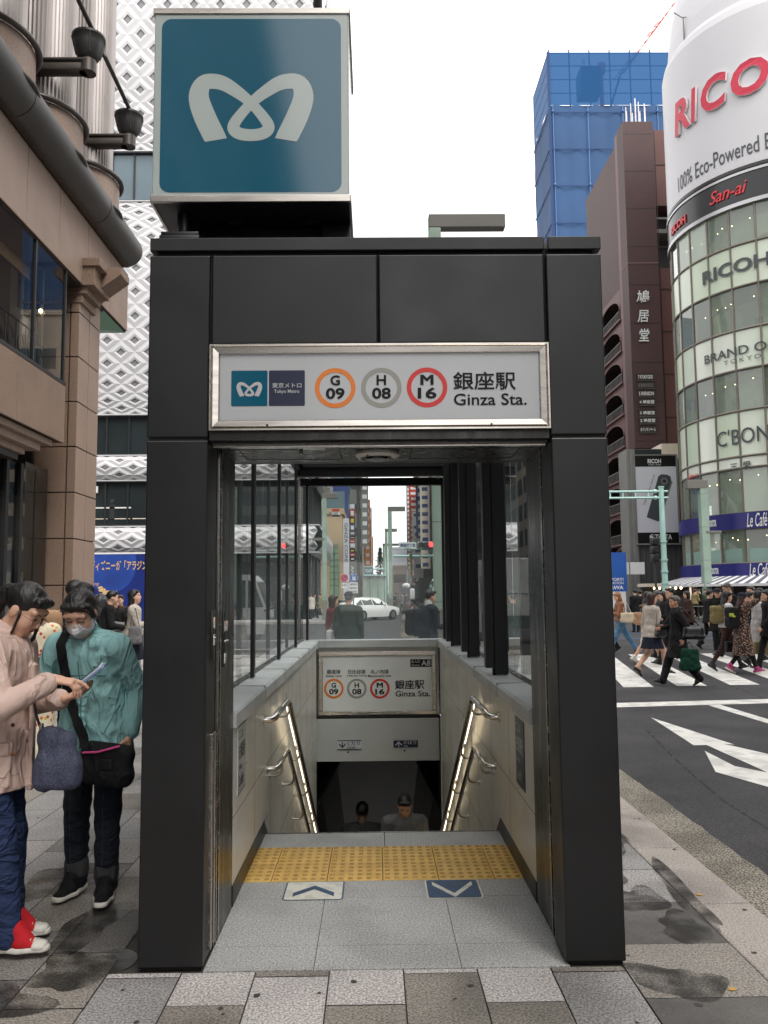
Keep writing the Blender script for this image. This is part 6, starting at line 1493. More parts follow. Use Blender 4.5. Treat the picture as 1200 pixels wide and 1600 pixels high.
I3 = np.eye(3, dtype=np.float32)
SK = dict()
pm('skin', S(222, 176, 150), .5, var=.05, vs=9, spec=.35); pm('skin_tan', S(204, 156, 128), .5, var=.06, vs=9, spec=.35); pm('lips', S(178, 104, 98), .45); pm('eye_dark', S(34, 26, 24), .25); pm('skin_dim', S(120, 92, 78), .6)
for n_, c_ in (('hair_black', (26, 23, 23)), ('hair_brown', (58, 38, 34)), ('hair_blonde', (150, 104, 70)), ('hair_gray', (88, 82, 78))): pm(n_, S(*c_), .42, var=.35, vs=60, stretch=(1, 1, .12), bump=.25, bs=260, spec=.5)
FAB = dict(black=(30, 30, 32), navy=(34, 38, 54), denim=(66, 92, 122), jeans=(92, 132, 164), cream=(206, 196, 184), white=(214, 214, 216), trench=(196, 192, 190), pink=(216, 188, 176), teal=(150, 198, 198), brown=(128, 84, 60), dbrown=(70, 50, 44), gray=(120, 120, 122), dgray=(66, 66, 68), dindigo=(46, 60, 94), blackjean=(27, 33, 42), tan=(188, 150, 118), khaki=(136, 122, 84), green=(24, 66, 50), dgreen=(40, 54, 48), lime=(190, 200, 80), red=(196, 36, 44), maroon=(120, 40, 60), olive=(84, 100, 76), tights=(62, 48, 44), beige=(222, 206, 182), sock=(90, 104, 112), ltgray=(170, 168, 162))
for n_, c_ in FAB.items(): pm('cloth_'+n_, S(*c_), .82, var=.1, vs=6, bump=.3, bs=420, spec=.25, dirt=.08, ds=4)
pm('cloth_pink', S(*FAB['pink']), .8, var=.08, vs=5, bump=.55, bs=24, spec=.25, stretch=(1, 1, .7))
pm('cloth_teal', S(*FAB['teal']), .62, var=.07, vs=5, bump=.75, bs=30, spec=.35, stretch=(1, 1, .6))
pm('leather_black', S(26, 26, 28), .35, var=.1, vs=6); pm('leather_brown', S(140, 90, 62), .4, var=.12, vs=6, bump=.2, bs=60); pm('sole_white', S(222, 218, 208), .6, dirt=.2, ds=20); pm('magenta', S(176, 60, 120), .6); pm('pink_trim', S(222, 84, 150), .5)


def crease(name, sc, dist, stretch=(1, 1, .55), rot=(0, .5, .4)):
    """adds crisp cloth creases (ridged noise) to a material's bump"""
    m = MATS[name]; n = m.node_tree; L = n.links; b = n.nodes['Principled BSDF']; tc = n.nodes.new('ShaderNodeTexCoord'); mp = n.nodes.new('ShaderNodeMapping'); mp.inputs['Scale'].default_value = stretch; mp.inputs['Rotation'].default_value = rot; L.new(tc.outputs['Object'], mp.inputs[0])
    t = n.nodes.new('ShaderNodeTexNoise'); t.inputs['Scale'].default_value = sc; t.inputs['Detail'].default_value = 3; t.inputs['Distortion'].default_value = .9; L.new(mp.outputs[0], t.inputs['Vector'])
    a = n.nodes.new('ShaderNodeMath'); a.operation = 'SUBTRACT'; a.inputs[1].default_value = .5; c = n.nodes.new('ShaderNodeMath'); c.operation = 'ABSOLUTE'; L.new(t.outputs[0], a.inputs[0]); L.new(a.outputs[0], c.inputs[0])
    p = n.nodes.new('ShaderNodeMath'); p.operation = 'POWER'; p.inputs[1].default_value = .6; L.new(c.outputs[0], p.inputs[0])
    bp_ = n.nodes.new('ShaderNodeBump'); bp_.inputs['Strength'].default_value = 1; bp_.inputs['Distance'].default_value = dist; bp_.invert = True; L.new(p.outputs[0], bp_.inputs['Height'])
    if b.inputs['Normal'].is_linked: L.new(b.inputs['Normal'].links[0].from_socket, bp_.inputs['Normal'])
    L.new(bp_.outputs[0], b.inputs['Normal'])


for n_, sc_, d_, st_ in (('pink', 5.5, .04, (1, 1, .6)), ('teal', 6.5, .040, (1, 1, .55)), ('dindigo', 7, .035, (1, 1, 1.6)), ('blackjean', 8, .03, (1, 1, 1.6)), ('black', 6, .04, (1, 1, .5)), ('navy', 6, .04, (1, 1, .5)), ('cream', 7, .03, (1, 1, .5)), ('trench', 6, .04, (1, 1, .4)), ('jeans', 7, .035, (1, 1, 1.4)), ('gray', 7, .03, (1, 1, .6)), ('dgray', 7, .03, (1, 1, .6)), ('denim', 8, .03, (1, 1, .6))): crease('cloth_'+n_, sc_, d_, st_)


def pattern_mat(name, base, spots, sc, thr=.32, rough=.8):
    """cloth printed with spots of the given colours (Voronoi cells)"""
    m = bpy.data.materials.new(name); m.use_nodes = True; n = m.node_tree; L = n.links; b = n.nodes['Principled BSDF']; b.inputs['Roughness'].default_value = rough
    tc = n.nodes.new('ShaderNodeTexCoord'); v = n.nodes.new('ShaderNodeTexVoronoi'); v.inputs['Scale'].default_value = sc; L.new(tc.outputs['Object'], v.inputs['Vector'])
    ra = n.nodes.new('ShaderNodeValToRGB'); ra.color_ramp.interpolation = 'CONSTANT'; sep = n.nodes.new('ShaderNodeSeparateColor'); L.new(v.outputs['Color'], sep.inputs[0]); L.new(sep.outputs[0], ra.inputs[0])
    cr = ra.color_ramp; cr.elements[0].color = (*S(*spots[0]), 1); cr.elements[1].position = .4; cr.elements[1].color = (*S(*spots[min(1, len(spots)-1)]), 1)
    if len(spots) > 2: e = cr.elements.new(.7); e.color = (*S(*spots[2]), 1)
    lt = n.nodes.new('ShaderNodeMath'); lt.operation = 'LESS_THAN'; lt.inputs[1].default_value = thr; L.new(v.outputs['Distance'], lt.inputs[0])
    mx = n.nodes.new('ShaderNodeMix'); mx.data_type = 'RGBA'; mx.inputs[6].default_value = (*S(*base), 1); L.new(lt.outputs[0], mx.inputs[0]); L.new(ra.outputs[0], mx.inputs[7]); L.new(mx.outputs[2], b.inputs['Base Color']); MATS[name] = m


pattern_mat('print_leopard', (52, 38, 34), [(190, 160, 140), (170, 130, 112)], 34, .36)
pattern_mat('print_floral', (226, 214, 206), [(180, 60, 70), (120, 60, 80), (90, 100, 110)], 16, .36)
pattern_mat('print_kimono', (232, 222, 196), [(226, 110, 60), (208, 190, 70), (200, 70, 60)], 22, .33)
pm('print_stripe', S(74, 78, 100), .8, var=.15, vs=12, speck=.6, sps=240, bump=.4, bs=60)


def person(label, loc, yaw, H=1.6, lean=0., head=(0., 0.), arms=('down', 'down'), legs='stand', stride=.5, top=('jacket', 'black', .56), bottom=('trousers', 'black'), hair=('short', 'hair_black'), shoes='leather_black', skin='skin',
           res=.013, sleeve=1., build=1., group=None, fold=.0, hat=None, phase=1, collar=None, legmat=None, heel=False, extra=None, name='person', twist=0., glasses=False, mask=False, hand_res=None, rawarms=None, topfold=None):
    t = thing(name, label, 'person', loc, yaw, group); s = H/1.62; b = build
    # ---- skeleton
    hipz = .86*s; cr, sn = math.cos(lean), math.sin(lean); pel = A3(0, 0, hipz+.03*s)
    up = A3(0, sn, cr); fw = A3(0, cr, -sn); Lx = A3(math.cos(twist), math.sin(twist), 0)
    T = lambda x, y, z: (pel+Lx*(x*s)+fw*(y*s)+up*(z*s)).astype(np.float32)   # torso frame from the pelvis
    neck = T(0, -.012, .49); hd = neck+A3(0, 0, 0)
    Rh = rotm(head[0], head[1], head[2] if len(head) > 2 else 0); hc = neck+(up*.06*s+fw*.015*s)+Rh @ A3(0, .012*s, .085*s)
    shx = .165*b; J = {}
    hand_dirs = {}
    specs = {'down': (.05, .03, -.50), 'fwd': (.02, .24, -.44), 'back': (.06, -.20, -.45), 'phone': (-.10, .30, -.20), 'strap': (-.10, .14, -.10), 'face': (-.10, .20, .10), 'bag': (.08, -.02, -.50), 'bent': (-.06, .24, -.30), 'elbow': (.06, .06, -.30)}
    for i, sx in ((0, 1), (1, -1)):
        sh = T(sx*shx, -.005, .425); sp = arms[i]; sp = specs[sp] if isinstance(sp, str) else sp
        wr = sh+A3(*(A3(sx*sp[0], sp[1], sp[2])*s)) if len(sp) == 3 else A3(*sp[3])
        el, wr = ik(sh, wr.astype(np.float32), .272*s, .245*s, A3(sx*.55, -.8, -.35) if abs(sp[1]) > .1 else A3(sx*.3, -1, 0)); J[i] = (sh, el, wr)
    # ---- legs
    LG = {}
    for i, sx in ((0, 1), (1, -1)):
        hp = pel+A3(sx*.085*s, 0, -.04*s)
        if legs == 'walk':
            f = 1 if (sx*phase) > 0 else -1
            an = A3(sx*.05*s, stride*.46*s if f > 0 else -stride*.54*s, .085*s if f > 0 else .15*s); fp = -.22 if f > 0 else .55
        elif legs == 'stand': an = A3(sx*.095*s, (.03 if sx > 0 else -.02)*s, .085*s); fp = 0
        elif legs == 'sit': an = A3(sx*.1*s, .42*s, .085*s); fp = 0
        else: an = A3(*(np.array(legs[i][:3])*s)); fp = legs[i][3] if len(legs[i]) > 3 else 0
        if heel: an = an+A3(0, 0, .04*s)
        l1, l2 = (.40, .392) if legs == 'walk' else (.378, .37); kn, an = ik(hp, an, l1*s, l2*s, A3(sx*.04, 1, 0)); LG[i] = (hp, kn, an, fp, legs[i][4] if not isinstance(legs, str) and len(legs[i]) > 4 else sx*-.12)
    C = lambda a, bb, ra, rb, k=.02: (('cone', a.astype(np.float32), bb.astype(np.float32), ra*s, rb*s), k*s, '+')
    EL = lambda c, r, R=I3, k=.02, m='+': (('ell', c.astype(np.float32), (A3(*r)*s).astype(np.float32), R), k*s, m)
    TR = lambda a, bb, r0, r1, k=.03: (('tor', a, bb, Lx, (r0[0]*s, r0[1]*s), (r1[0]*s, r1[1]*s)), k*s, '+')
    Hp = lambda x, y, z: (hc+Rh @ A3(x*s, y*s, z*s)).astype(np.float32)
    # ---- body
    body = [TR(T(0, 0, .0), T(0, .0, .17), (.155*b, .105*b), (.125*b, .092*b)), TR(T(0, 0, .17), T(0, -.005, .40), (.125*b, .09*b), (.15*b, .095*b)), C(T(-.12, -.01, .43), T(.12, -.01, .43), .055, .055, .04)]
    for i in (0, 1):
        sh, el, wr = J[i]; body += [C(sh, el, .047*b, .038*b), C(el, wr, .037*b, .026)]
        hp, kn, an, fp, sp_ = LG[i]; body += [C(hp, kn, .082*b, .052*b, .03), C(kn, an, .05*b, .035*b), C(kn+(an-kn)*.3+A3(0, -.015*s, 0), kn+(an-kn)*.42+A3(0, -.012*s, 0), .046*b, .04*b, .03)]
    hd_ops = [C(T(0, -.015, .42), neck+up*.05*s+fw*.01*s, .05, .044, .03), C(neck+up*.03*s, Hp(0, -.01, -.05), .045, .045, .02),
              EL(Hp(0, -.012, .035), (.072, .09, .082), Rh, .02), EL(Hp(0, .012, -.015), (.064, .072, .085), Rh, .02), C(Hp(-.018, .052, -.088), Hp(.018, .052, -.088), .026, .026, .03), EL(Hp(-.028, .05, -.035), (.036, .034, .042), Rh, .02), EL(Hp(.028, .05, -.035), (.036, .034, .042), Rh, .02),
              C(Hp(0, .079, .012), Hp(0, .094, -.022), .008, .0125, .012), C(Hp(-.011, .085, -.026), Hp(.011, .085, -.026), .0075, .0075, .008), C(Hp(-.045, .07, .035), Hp(.045, .07, .035), .013, .013, .02),
              EL(Hp(-.031, .086, .008), (.017, .011, .0095), Rh, .012, '-'), EL(Hp(.031, .086, .008), (.017, .011, .0095), Rh, .012, '-'), EL(Hp(-.031, .071, .008), (.014, .013, .010), Rh, .006), EL(Hp(.031, .071, .008), (.014, .013, .010), Rh, .006),
              C(Hp(-.017, .079, -.052), Hp(.017, .079, -.052), .0075, .0075, .008), C(Hp(-.013, .078, -.061), Hp(.013, .078, -.061), .0075, .0075, .006),
              EL(Hp(-.073, -.008, -.008), (.009, .02, .03), Rh, .01), EL(Hp(.073, -.008, -.008), (.009, .02, .03), Rh, .01)]
    hands = []
    for i, sx in ((0, 1), (1, -1)):
        sh, el, wr = J[i]; d = (wr-el)/np.linalg.norm(wr-el)
        pose = (rawarms or {}).get(i)
        if pose: ax, pn = (np.array(q, np.float32)/np.linalg.norm(q) for q in pose[:2]); curl = pose[2]
        else:
            ax = d.copy(); pn = A3(-sx, 0, 0)-ax*float(A3(-sx, 0, 0) @ ax)
            if np.linalg.norm(pn) < .2: pn = A3(0, 0, -1)-ax*float(A3(0, 0, -1) @ ax)
            pn /= np.linalg.norm(pn); curl = (.5, .55, .6, .65)
        lat = np.cross(ax, pn)*(1 if sx > 0 else -1); lat = lat if True else lat    # towards the thumb side
        thumb = lat*(1 if not pose or len(pose) < 4 else pose[3])
        pc = wr+ax*.045*s; hands += [C(el+(wr-el)*.8, wr, .027, .0245, .01), (('tor', wr+ax*.01*s, wr+ax*.078*s, thumb.astype(np.float32), (.026*s, .016*s), (.037*s, .0135*s)), .015*s, '+')]
        for fi, (off, ln) in enumerate(((.027, .074), (.009, .082), (-.009, .077), (-.026, .06))):
            p = wr+ax*.078*s+thumb*off*s; dr = ax.copy(); cu = curl[fi]
            for sg, fr in ((0, .45), (1, .31), (2, .24)):
                an_ = cu*(1 if sg else .7); dr = dr*math.cos(an_)+pn*math.sin(an_); dr /= np.linalg.norm(dr); q = p+dr*ln*fr*s; hands.append(C(p, q, .0088-.0006*sg, .0084-.0008*sg, .004)); p = q
        p = wr+ax*.022*s+thumb*.022*s; q = p+(ax*.55+thumb*.65+pn*.35)*.042*s; hands.append(C(p, q, .0125, .0098, .012)); hands.append(C(q, q+(ax*.8+thumb*.2+pn*.4)*.03*s, .0095, .0078, .004))
        hand_dirs[i] = (wr, ax, pn, thumb)
    for i in (0, 1):
        hp, kn, an, fp, sp_ = LG[i]; tw = A3(math.sin(sp_)*-1, math.cos(sp_), 0); body.append(C(an, an+tw*(.09 if heel else .05)*s-A3(0, 0, .05*s), .032 if heel else .03, .024 if heel else .018, .02))
    if hand_res:
        parts = [(*sdf_mesh(body, res), skin), (*sdf_mesh(hd_ops, hand_res), skin), (*sdf_mesh(hands, hand_res), skin)]
    else: parts = [(*sdf_mesh(body+hd_ops+hands, res), skin)]
    bo = mesh_from('body', parts, t)
    # ---- face details
    for sx in (-1, 1):
        m = MB(); e = .0115; pts = [Hp(sx*.031+e*1.35*c_*s/s, .0846, .0075+e*.42*s_) for c_, s_ in ((-1, -.1), (-.5, .5), (0, .75), (.5, .6), (1, .0), (.5, -.45), (0, -.6), (-.5, -.45))]
        m.prism(pts, Rh @ A3(0, -.006*s, 0), 'eye_dark'); inv = wmat(t); m.v = [tuple(inv @ Vector(v)) for v in m.v]; m.build('eye', t)
    if res <= .008:
        for sx in (-1, 1):
            m = MB(); m.tube([Hp(sx*.012, .0865, .028), Hp(sx*.03, .0855, .033), Hp(sx*.05, .073, .028)], [.0022*s, .003*s, .0016*s], hair[1], 6); inv = wmat(t); m.v = [tuple(inv @ Vector(v)) for v in m.v]; m.build('eyebrow', t)
        if not mask:
            m = MB(); m.tube([Hp(-.022, .0845, -.0565), Hp(0, .0885, -.055), Hp(.022, .0845, -.0565)], [.002*s, .0055*s, .002*s], 'lips', 8); inv = wmat(t); m.v = [tuple(inv @ Vector(v)) for v in m.v]; m.build('mouth', t)
    # ---- hair
    if hair:
        kind, hm = hair; ho = [EL(Hp(0, -.02, .04), (.080, .094, .087), Rh, .01)]
        if kind != 'bald':
            fy, fz = (.115, -.055) if kind in ('short', 'buzz') else (.12, -.05)
            ho.append(EL(Hp(0, fy, fz), (.066, .085, .115), Rh, .012, '-'))
            if kind in ('short',): ho.append((('half', (-(Rh @ A3(0, -.35, 1))).astype(np.float32), float(-(Rh @ A3(0, -.35, 1)) @ Hp(0, -.03, -.045))), 0, '&')); ho.append(C(Hp(-.05, .06, .088), Hp(.05, .055, .09), .022, .022, .02))
            elif kind == 'bob': ho += [(('tor', Hp(0, -.03, .0), Hp(0, -.035, -.10), (Rh @ A3(1, 0, 0)).astype(np.float32), (.088*s, .075*s), (.092*s, .062*s)), .02*s, '+'), EL(Hp(0, .115, -.045), (.066, .09, .12), Rh, .012, '-'), C(Hp(-.055, .062, .075), Hp(.055, .062, .08), .02, .02, .02), EL(Hp(0, .10, -.16), (.09, .11, .08), Rh, .01, '-')]
            elif kind in ('long', 'longstraight'):
                bk = T(0, -.125, .36); ho += [(('tor', Hp(0, -.035, .0), Hp(0, -.06, -.12), (Rh @ A3(1, 0, 0)).astype(np.float32), (.088*s, .07*s), (.088*s, .05*s)), .02*s, '+'), (('tor', Hp(0, -.065, -.10), T(0, -.12, .30), Lx, (.085*s, .045*s), (.10*s, .03*s)), .03*s, '+'), (('tor', T(0, -.12, .32), T(0, -.125, .18), Lx, (.10*s, .03*s), (.075*s, .02*s)), .03*s, '+'), EL(Hp(0, .115, -.05), (.066, .09, .125), Rh, .012, '-'), C(Hp(-.05, .062, .075), Hp(.055, .06, .075), .018, .018, .02)]
            elif kind == 'pony': ho += [EL(Hp(0, -.115, .02), (.03, .03, .03), Rh, .01), C(Hp(0, -.12, .02), Hp(0, -.16, -.06), .03, .038, .02), C(Hp(0, -.16, -.06), Hp(0, -.15, -.22), .038, .018, .02), C(Hp(-.05, .06, .08), Hp(.05, .06, .08), .016, .016, .02), (('half', (-(Rh @ A3(0, -.35, 1))).astype(np.float32), float(-(Rh @ A3(0, -.35, 1)) @ Hp(0, -.03, -.06))), 0, '&')][0:4]
            elif kind == 'bun': ho += [EL(Hp(0, -.105, .07), (.05, .045, .045), Rh, .015), C(Hp(-.05, .06, .08), Hp(.05, .06, .08), .016, .016, .02)]
            if extra and extra.get('hair'): ho += extra['hair'](Hp, T, C, EL)
            hn = (lambda P: .0022*vnoise(np.asarray(P)*np.array([120, 120, 16]))) if res > .008 else (lambda P: .0024*vnoise(np.asarray(P)*np.array([150, 150, 14]))+.0012*vnoise(np.asarray(P)*np.array([330, 330, 26])))
            mesh_from('hair', [(*sdf_mesh(ho, min(res, .0095) if res > .008 else .0042, hn), hm)], t)
        else:
            ho.append(EL(Hp(0, .03, .10), (.09, .12, .085), Rh, .01, '-')); ho.append(EL(Hp(0, .115, -.055), (.066, .085, .115), Rh, .012, '-')); mesh_from('hair', [(*sdf_mesh(ho, min(res, .0095)), hm)], t)
    if hat:
        ho = [EL(Hp(0, -.012, .06), (.088, .102, .075), Rh, .0), (('half', (-(Rh @ A3(0, -.12, 1))).astype(np.float32), float(-(Rh @ A3(0, -.12, 1)) @ Hp(0, 0, .045))), 0, '&')]
        if hat[0] == 'cap': ho.append((('ell', Hp(0, .105, .05), (A3(.062, .07, .008)*s).astype(np.float32), (Rh @ rotm(.15)).astype(np.float32)), .012*s, '+'))
        else: ho.append((('ell', Hp(0, -.005, .048), (A3(.145, .155, .012)*s).astype(np.float32), Rh), .02*s, '+'))
        mesh_from('hat', [(*sdf_mesh(ho, min(res, .009)), hat[1])], t)
    fold_ = folds(topfold[0], topfold[1]) if topfold else (folds(fold) if fold else folds(.006, (11, 11, 7)))
    nb = lambda z: z
    # ---- top garment
    kind, cm, ln = top[:3]; cm = cm if cm in MATS else 'cloth_'+cm; g_ = {'sweater': .018, 'jacket': .022, 'coat': .026, 'tee': .01}[kind]
    hemz = .50-ln     # torso-frame z of the hem
    flare = top[3] if len(top) > 3 else (.05 if kind == 'coat' else .0)
    w0 = (.125*b+g_, .092*b+g_*1.2)
    tp = [TR(T(0, -.002, .17), T(0, -.005, .395), (.128*b+g_, .095*b+g_*1.1), (.152*b+g_*.6, .098*b+g_*.8)), C(T(-shx+.03, -.008, .437), T(shx-.03, -.008, .437), .052+g_*.3, .052+g_*.3, .05), C(T(0, -.012, .44), neck+up*.0*s, .072, .055, .02)]
    for sx in (-1, 1): tp.append(C(T(0, -.008, .462), T(sx*shx, -.006, .425), .045, .05+g_*.5, .03))
    zz = hemz-.06; hang = A3(0, 0, -1)*.0
    if hemz < .05:
        hip0 = T(0, 0, .17); hipm = (pel+A3(0, .0, .02*s)); low = A3(pel[0], pel[1]-.0, pel[2]+(hemz-.05)*s)
        tp += [TR(hip0, hipm.astype(np.float32), (.128*b+g_, .095*b+g_*1.1), (.165*b+g_, .118*b+g_)), TR(hipm.astype(np.float32), low.astype(np.float32), (.165*b+g_, .118*b+g_), (.165*b+g_+flare, .12*b+g_+flare))]
        cut_n, cut_c = A3(0, 0, -1), -(pel[2]+hemz*s)
    else:
        tp += [TR(T(0, 0, hemz-.05), T(0, 0, .17), (.15*b+g_, .11*b+g_), (.128*b+g_, .095*b+g_*1.1))]; cut_n = -up; cut_c = float(-up @ T(0, 0, hemz))
    tp.append((('half', cut_n.astype(np.float32), float(cut_c)), 0, '&'))
    for i in (0, 1):
        sh, el, wr = J[i]; e2 = el+(wr-el)*min(1, max(.0, sleeve*1.0-.08)) if sleeve > .5 else sh+(el-sh)*sleeve*1.6
        if sleeve > .5: tp += [C(sh, sh+(el-sh)*.3, .05*b+g_*.7, .047*b+g_*.7, .03), C(sh, el, .049*b+g_*.7, .042*b+g_*.65, .008), C(el, e2.astype(np.float32), .041*b+g_*.65, .033+g_*.5, .008)]
        else: tp += [C(sh, e2.astype(np.float32), .05*b+g_*.7, .045*b+g_*.8, .025)]
    tp.append(EL(neck+up*.05*s+fw*.012*s, (.05, .052, .04), I3, .01, '-'))
    if collar: tp.append((('tor', T(0, -.018, .475), neck+up*(.035*s*collar)+fw*.004*s, Lx, (.078*s, .072*s), (.062*s, .06*s)), .012*s, '+')); tp.append(EL(neck+up*.075*s+fw*.02*s, (.052, .056, .06), I3, .006, '-'))
    if extra and extra.get('top'): tp += extra['top'](Hp, T, C, EL, J)
    mesh_from(extra.get('top_name', kind if kind != 'tee' else 'shirt') if extra else (kind if kind != 'tee' else 'shirt'), [(*sdf_mesh(tp, res, fold_), cm)], t)
    # ---- bottom garment
    if bottom:
        kind, bm_ = bottom[:2]; bm_ = bm_ if bm_ in MATS else 'cloth_'+bm_; bo_ = [TR(T(0, 0, .12), (pel-A3(0, 0, .03*s)).astype(np.float32), (.135*b, .105*b), (.165*b, .12*b))]
        if kind in ('trousers', 'shorts', 'jeans'):
            wid = bottom[2] if len(bottom) > 2 else 1
            for i in (0, 1):
                hp, kn, an, fp, sp_ = LG[i]; bo_.append(C(hp, kn, .092*b, .064*b*wid, .03))
                if kind != 'shorts': e_ = an+(kn-an)*(-.07 if kind == 'trousers' else .06); bo_ += [C(kn, e_.astype(np.float32), .064*b*wid, .052*b*wid, .02)]
                else: bo_[-1] = C(hp, hp+(kn-hp)*.42, .098*b, .09*b, .03)
        else:
            L_ = bottom[2]; fl = bottom[3] if len(bottom) > 3 else .06; lowz = pel[2]-L_*s; mid = (LG[0][2]+LG[1][2])*.5; kx = (LG[0][1]+LG[1][1])*.5
            sway = (kx*.5+mid*.5)*min(1, L_/.75)*.35; low = A3(0, float(sway[1]), lowz-.03*s); bo_ += [TR((pel-A3(0, 0, .03*s)).astype(np.float32), low, (.168*b, .125*b), (.168*b+fl, .13*b+fl)), (('half', A3(0, 0, -1), -float(lowz)), 0, '&')]
        mesh_from(kind if kind != 'jeans' else 'jeans', [(*sdf_mesh(bo_, res, folds(.006, (9, 9, 16)) if 'skirt' not in kind else folds(.011, (16, 16, 3))), bm_)], t)
    if legmat:
        lo_ = []
        for i in (0, 1): hp, kn, an, fp, sp_ = LG[i]; lo_ += [C(hp, kn, .085*b, .056*b, .03), C(kn, an, .054*b, .039*b), C(kn+(an-kn)*.3+A3(0, -.015*s, 0), kn+(an-kn)*.42+A3(0, -.012*s, 0), .05*b, .044*b, .03), C(an, an+A3(0, .06*s, -.04*s), .038, .03)]
        mesh_from('tights', [(*sdf_mesh(lo_, res), legmat)], t)
    # ---- shoes
    for i in (0, 1):
        hp, kn, an, fp, sp_ = LG[i]; tw = A3(-math.sin(sp_), math.cos(sp_), 0); fz = A3(0, 0, 1); f = (tw*math.cos(fp)-fz*math.sin(fp)).astype(np.float32); u_ = (fz*math.cos(fp)+tw*math.sin(fp)).astype(np.float32)
        ank = an-u_*.045*s; hl = ank-f*.04*s; toe = ank+f*.155*s; lat = np.cross(f, u_).astype(np.float32); sm = shoes if shoes in MATS else 'leather_black'
        if heel: toe = toe-fz*.035*s
        so_ = [(('tor', hl, (ank+f*.07*s).astype(np.float32), lat, (.036*s, .034*s), (.043*s, .03*s)), .015*s, '+'), (('tor', (ank+f*.07*s-u_*.012*s).astype(np.float32), (toe-u_*.018*s).astype(np.float32), lat, (.043*s, .027*s), (.032*s, .017*s)), .02*s, '+'), C(an+u_*(.0 if heel else .02)*s, ank, .036 if not heel else .02, .04 if not heel else .03, .02), (('half', -u_, float(-u_ @ (ank-u_*.036*s))), 0, '&')]
        if not heel: so_.insert(3, C(an+u_*.03*s, ank+f*.08*s+u_*.004*s, .047, .036, .015))
        if heel: so_ = so_[:3]+[(('cone', (hl-u_*.02*s).astype(np.float32), (hl-fz*.055*s-f*.012*s).astype(np.float32), .012*s, .006*s), .01*s, '+'), EL(an+f*.03*s-u_*.0*s, (.03, .05, .03), I3, .01, '-')]
        sh_o = mesh_from('shoe', [(*sdf_mesh(so_, min(res, .009)), sm)], t)
        if extra and extra.get('sole'):
            sl = [(('tor', (hl-u_*.034*s).astype(np.float32), (ank+f*.07*s-u_*.034*s).astype(np.float32), lat, (.04*s, .036*s), (.047*s, .036*s)), .01*s, '+'), (('tor', (ank+f*.07*s-u_*.034*s).astype(np.float32), (toe-u_*.034*s).astype(np.float32), lat, (.047*s, .036*s), (.036*s, .034*s)), .02*s, '+'), (('half', -u_, float(-u_ @ (ank-u_*.0405*s))), 0, '&'), (('half', u_, float(u_ @ (ank-u_*.018*s))), 0, '&')]
            mesh_from('sole', [(*sdf_mesh(sl, min(res, .006)), 'sole_white')], sh_o)
    return t, dict(Hp=Hp, T=T, J=J, LG=LG, hands=hand_dirs, s=s, Rh=Rh, C=C, EL=EL, pel=pel, M=np.array(wmat(t)))


def soft(name, label, cat, ops, mat_, res=.012, info=None, noise=None, group=None, extra=None):
    """A soft thing (bag ...) of its own, modelled in the wearer's frame and left at its place in the world."""
    M = info['M'] if info else np.eye(4); allv = [(*sdf_mesh(o, r, noise if i == 0 else None), m) for i, (o, m, r) in enumerate([(ops, mat_, res)])]
    v = allv[0][0]; vw = v @ M[:3, :3].T+M[:3, 3]; org = A3(*(vw.min(0)+vw.max(0))/2); org[2] = vw[:, 2].min()
    t = thing(name, label, cat, org, 0, group); mesh_from('bag_body' if cat != 'phone' else 'case', [(vw-org, allv[0][1], mat_)], t)
    for nm, e_ops, e_mat, e_res in (extra or ()):
        vv, ff = sdf_mesh(e_ops, e_res); mesh_from(nm, [(vv @ M[:3, :3].T+M[:3, 3]-org, ff, e_mat)], t)
    return t


def path_ops(pts, r, k=.0): return [(('cone', A3(*a), A3(*b), r, r), k, '+') for a, b in zip(pts[:-1], pts[1:])]
BX = lambda c, hs_, rr, R=I3, k=.02, m='+': (('box', A3(*c), A3(*hs_), np.array(R, np.float32), rr), k, m)
G0 = -.12


def ground(px, py, z=G0): q = at(px, py, Z=z); return (float(q[0]), float(q[1]), z)


def backpack(info, label, mat_, size=(.15, .09, .21), z=.26, group=None, extra=None):
    s, T = info['s'], info['T']; c = T(0, -.135-size[1]*.6/s, z); ops = [BX(c, (size[0], size[1], size[2]), .06), BX(c+A3(0, -size[1]*.75, -size[2]*.35), (size[0]*.75, .045, size[2]*.45), .03), BX(c+A3(0, -size[1]*.2, size[2]*.85), (size[0]*.9, size[1]*.9, .05), .04)]
    st = []
    for sx in (-1, 1): st += path_ops([T(sx*.09, -.14, .42), T(sx*.10, -.02, .50), T(sx*.115, .125, .40), T(sx*.13, .12, .22), T(sx*.15, -.08, .12)], .016*s, .01)
    return soft('backpack', label, 'backpack', ops, mat_, .012, info, lambda P: .006*vnoise(np.asarray(P)*14), group, [('strap', st, mat_, .010)]+(extra or []))


def handbag(info, label, mat_, c, hs_, handle, r=.010, cat='handbag', noise=.006, name='handbag', res=.011, extra=None):
    ops = [BX(c, hs_, min(hs_)*.75), BX(A3(*c)+A3(0, 0, -hs_[2]*.55), (hs_[0]*1.08, hs_[1]*1.1, hs_[2]*.4), min(hs_)*.6)]
    return soft(name, label, cat, ops, mat_, res, info, lambda P: noise*vnoise(np.asarray(P)*18), None, [('handle', path_ops(handle, r, .008), mat_, min(.010, res))]+(extra or []))


# ---------- the two women in front, bent over a phone
AX, AY_ = -1.71, 3.84
loc = lambda w: (-(w[1]-AY_), w[0]-AX, w[2])          # world -> her frame (she faces +X)
wr_r = at(84, 1062, Y=3.70); wr_l = at(100, 1092, Y=3.90)


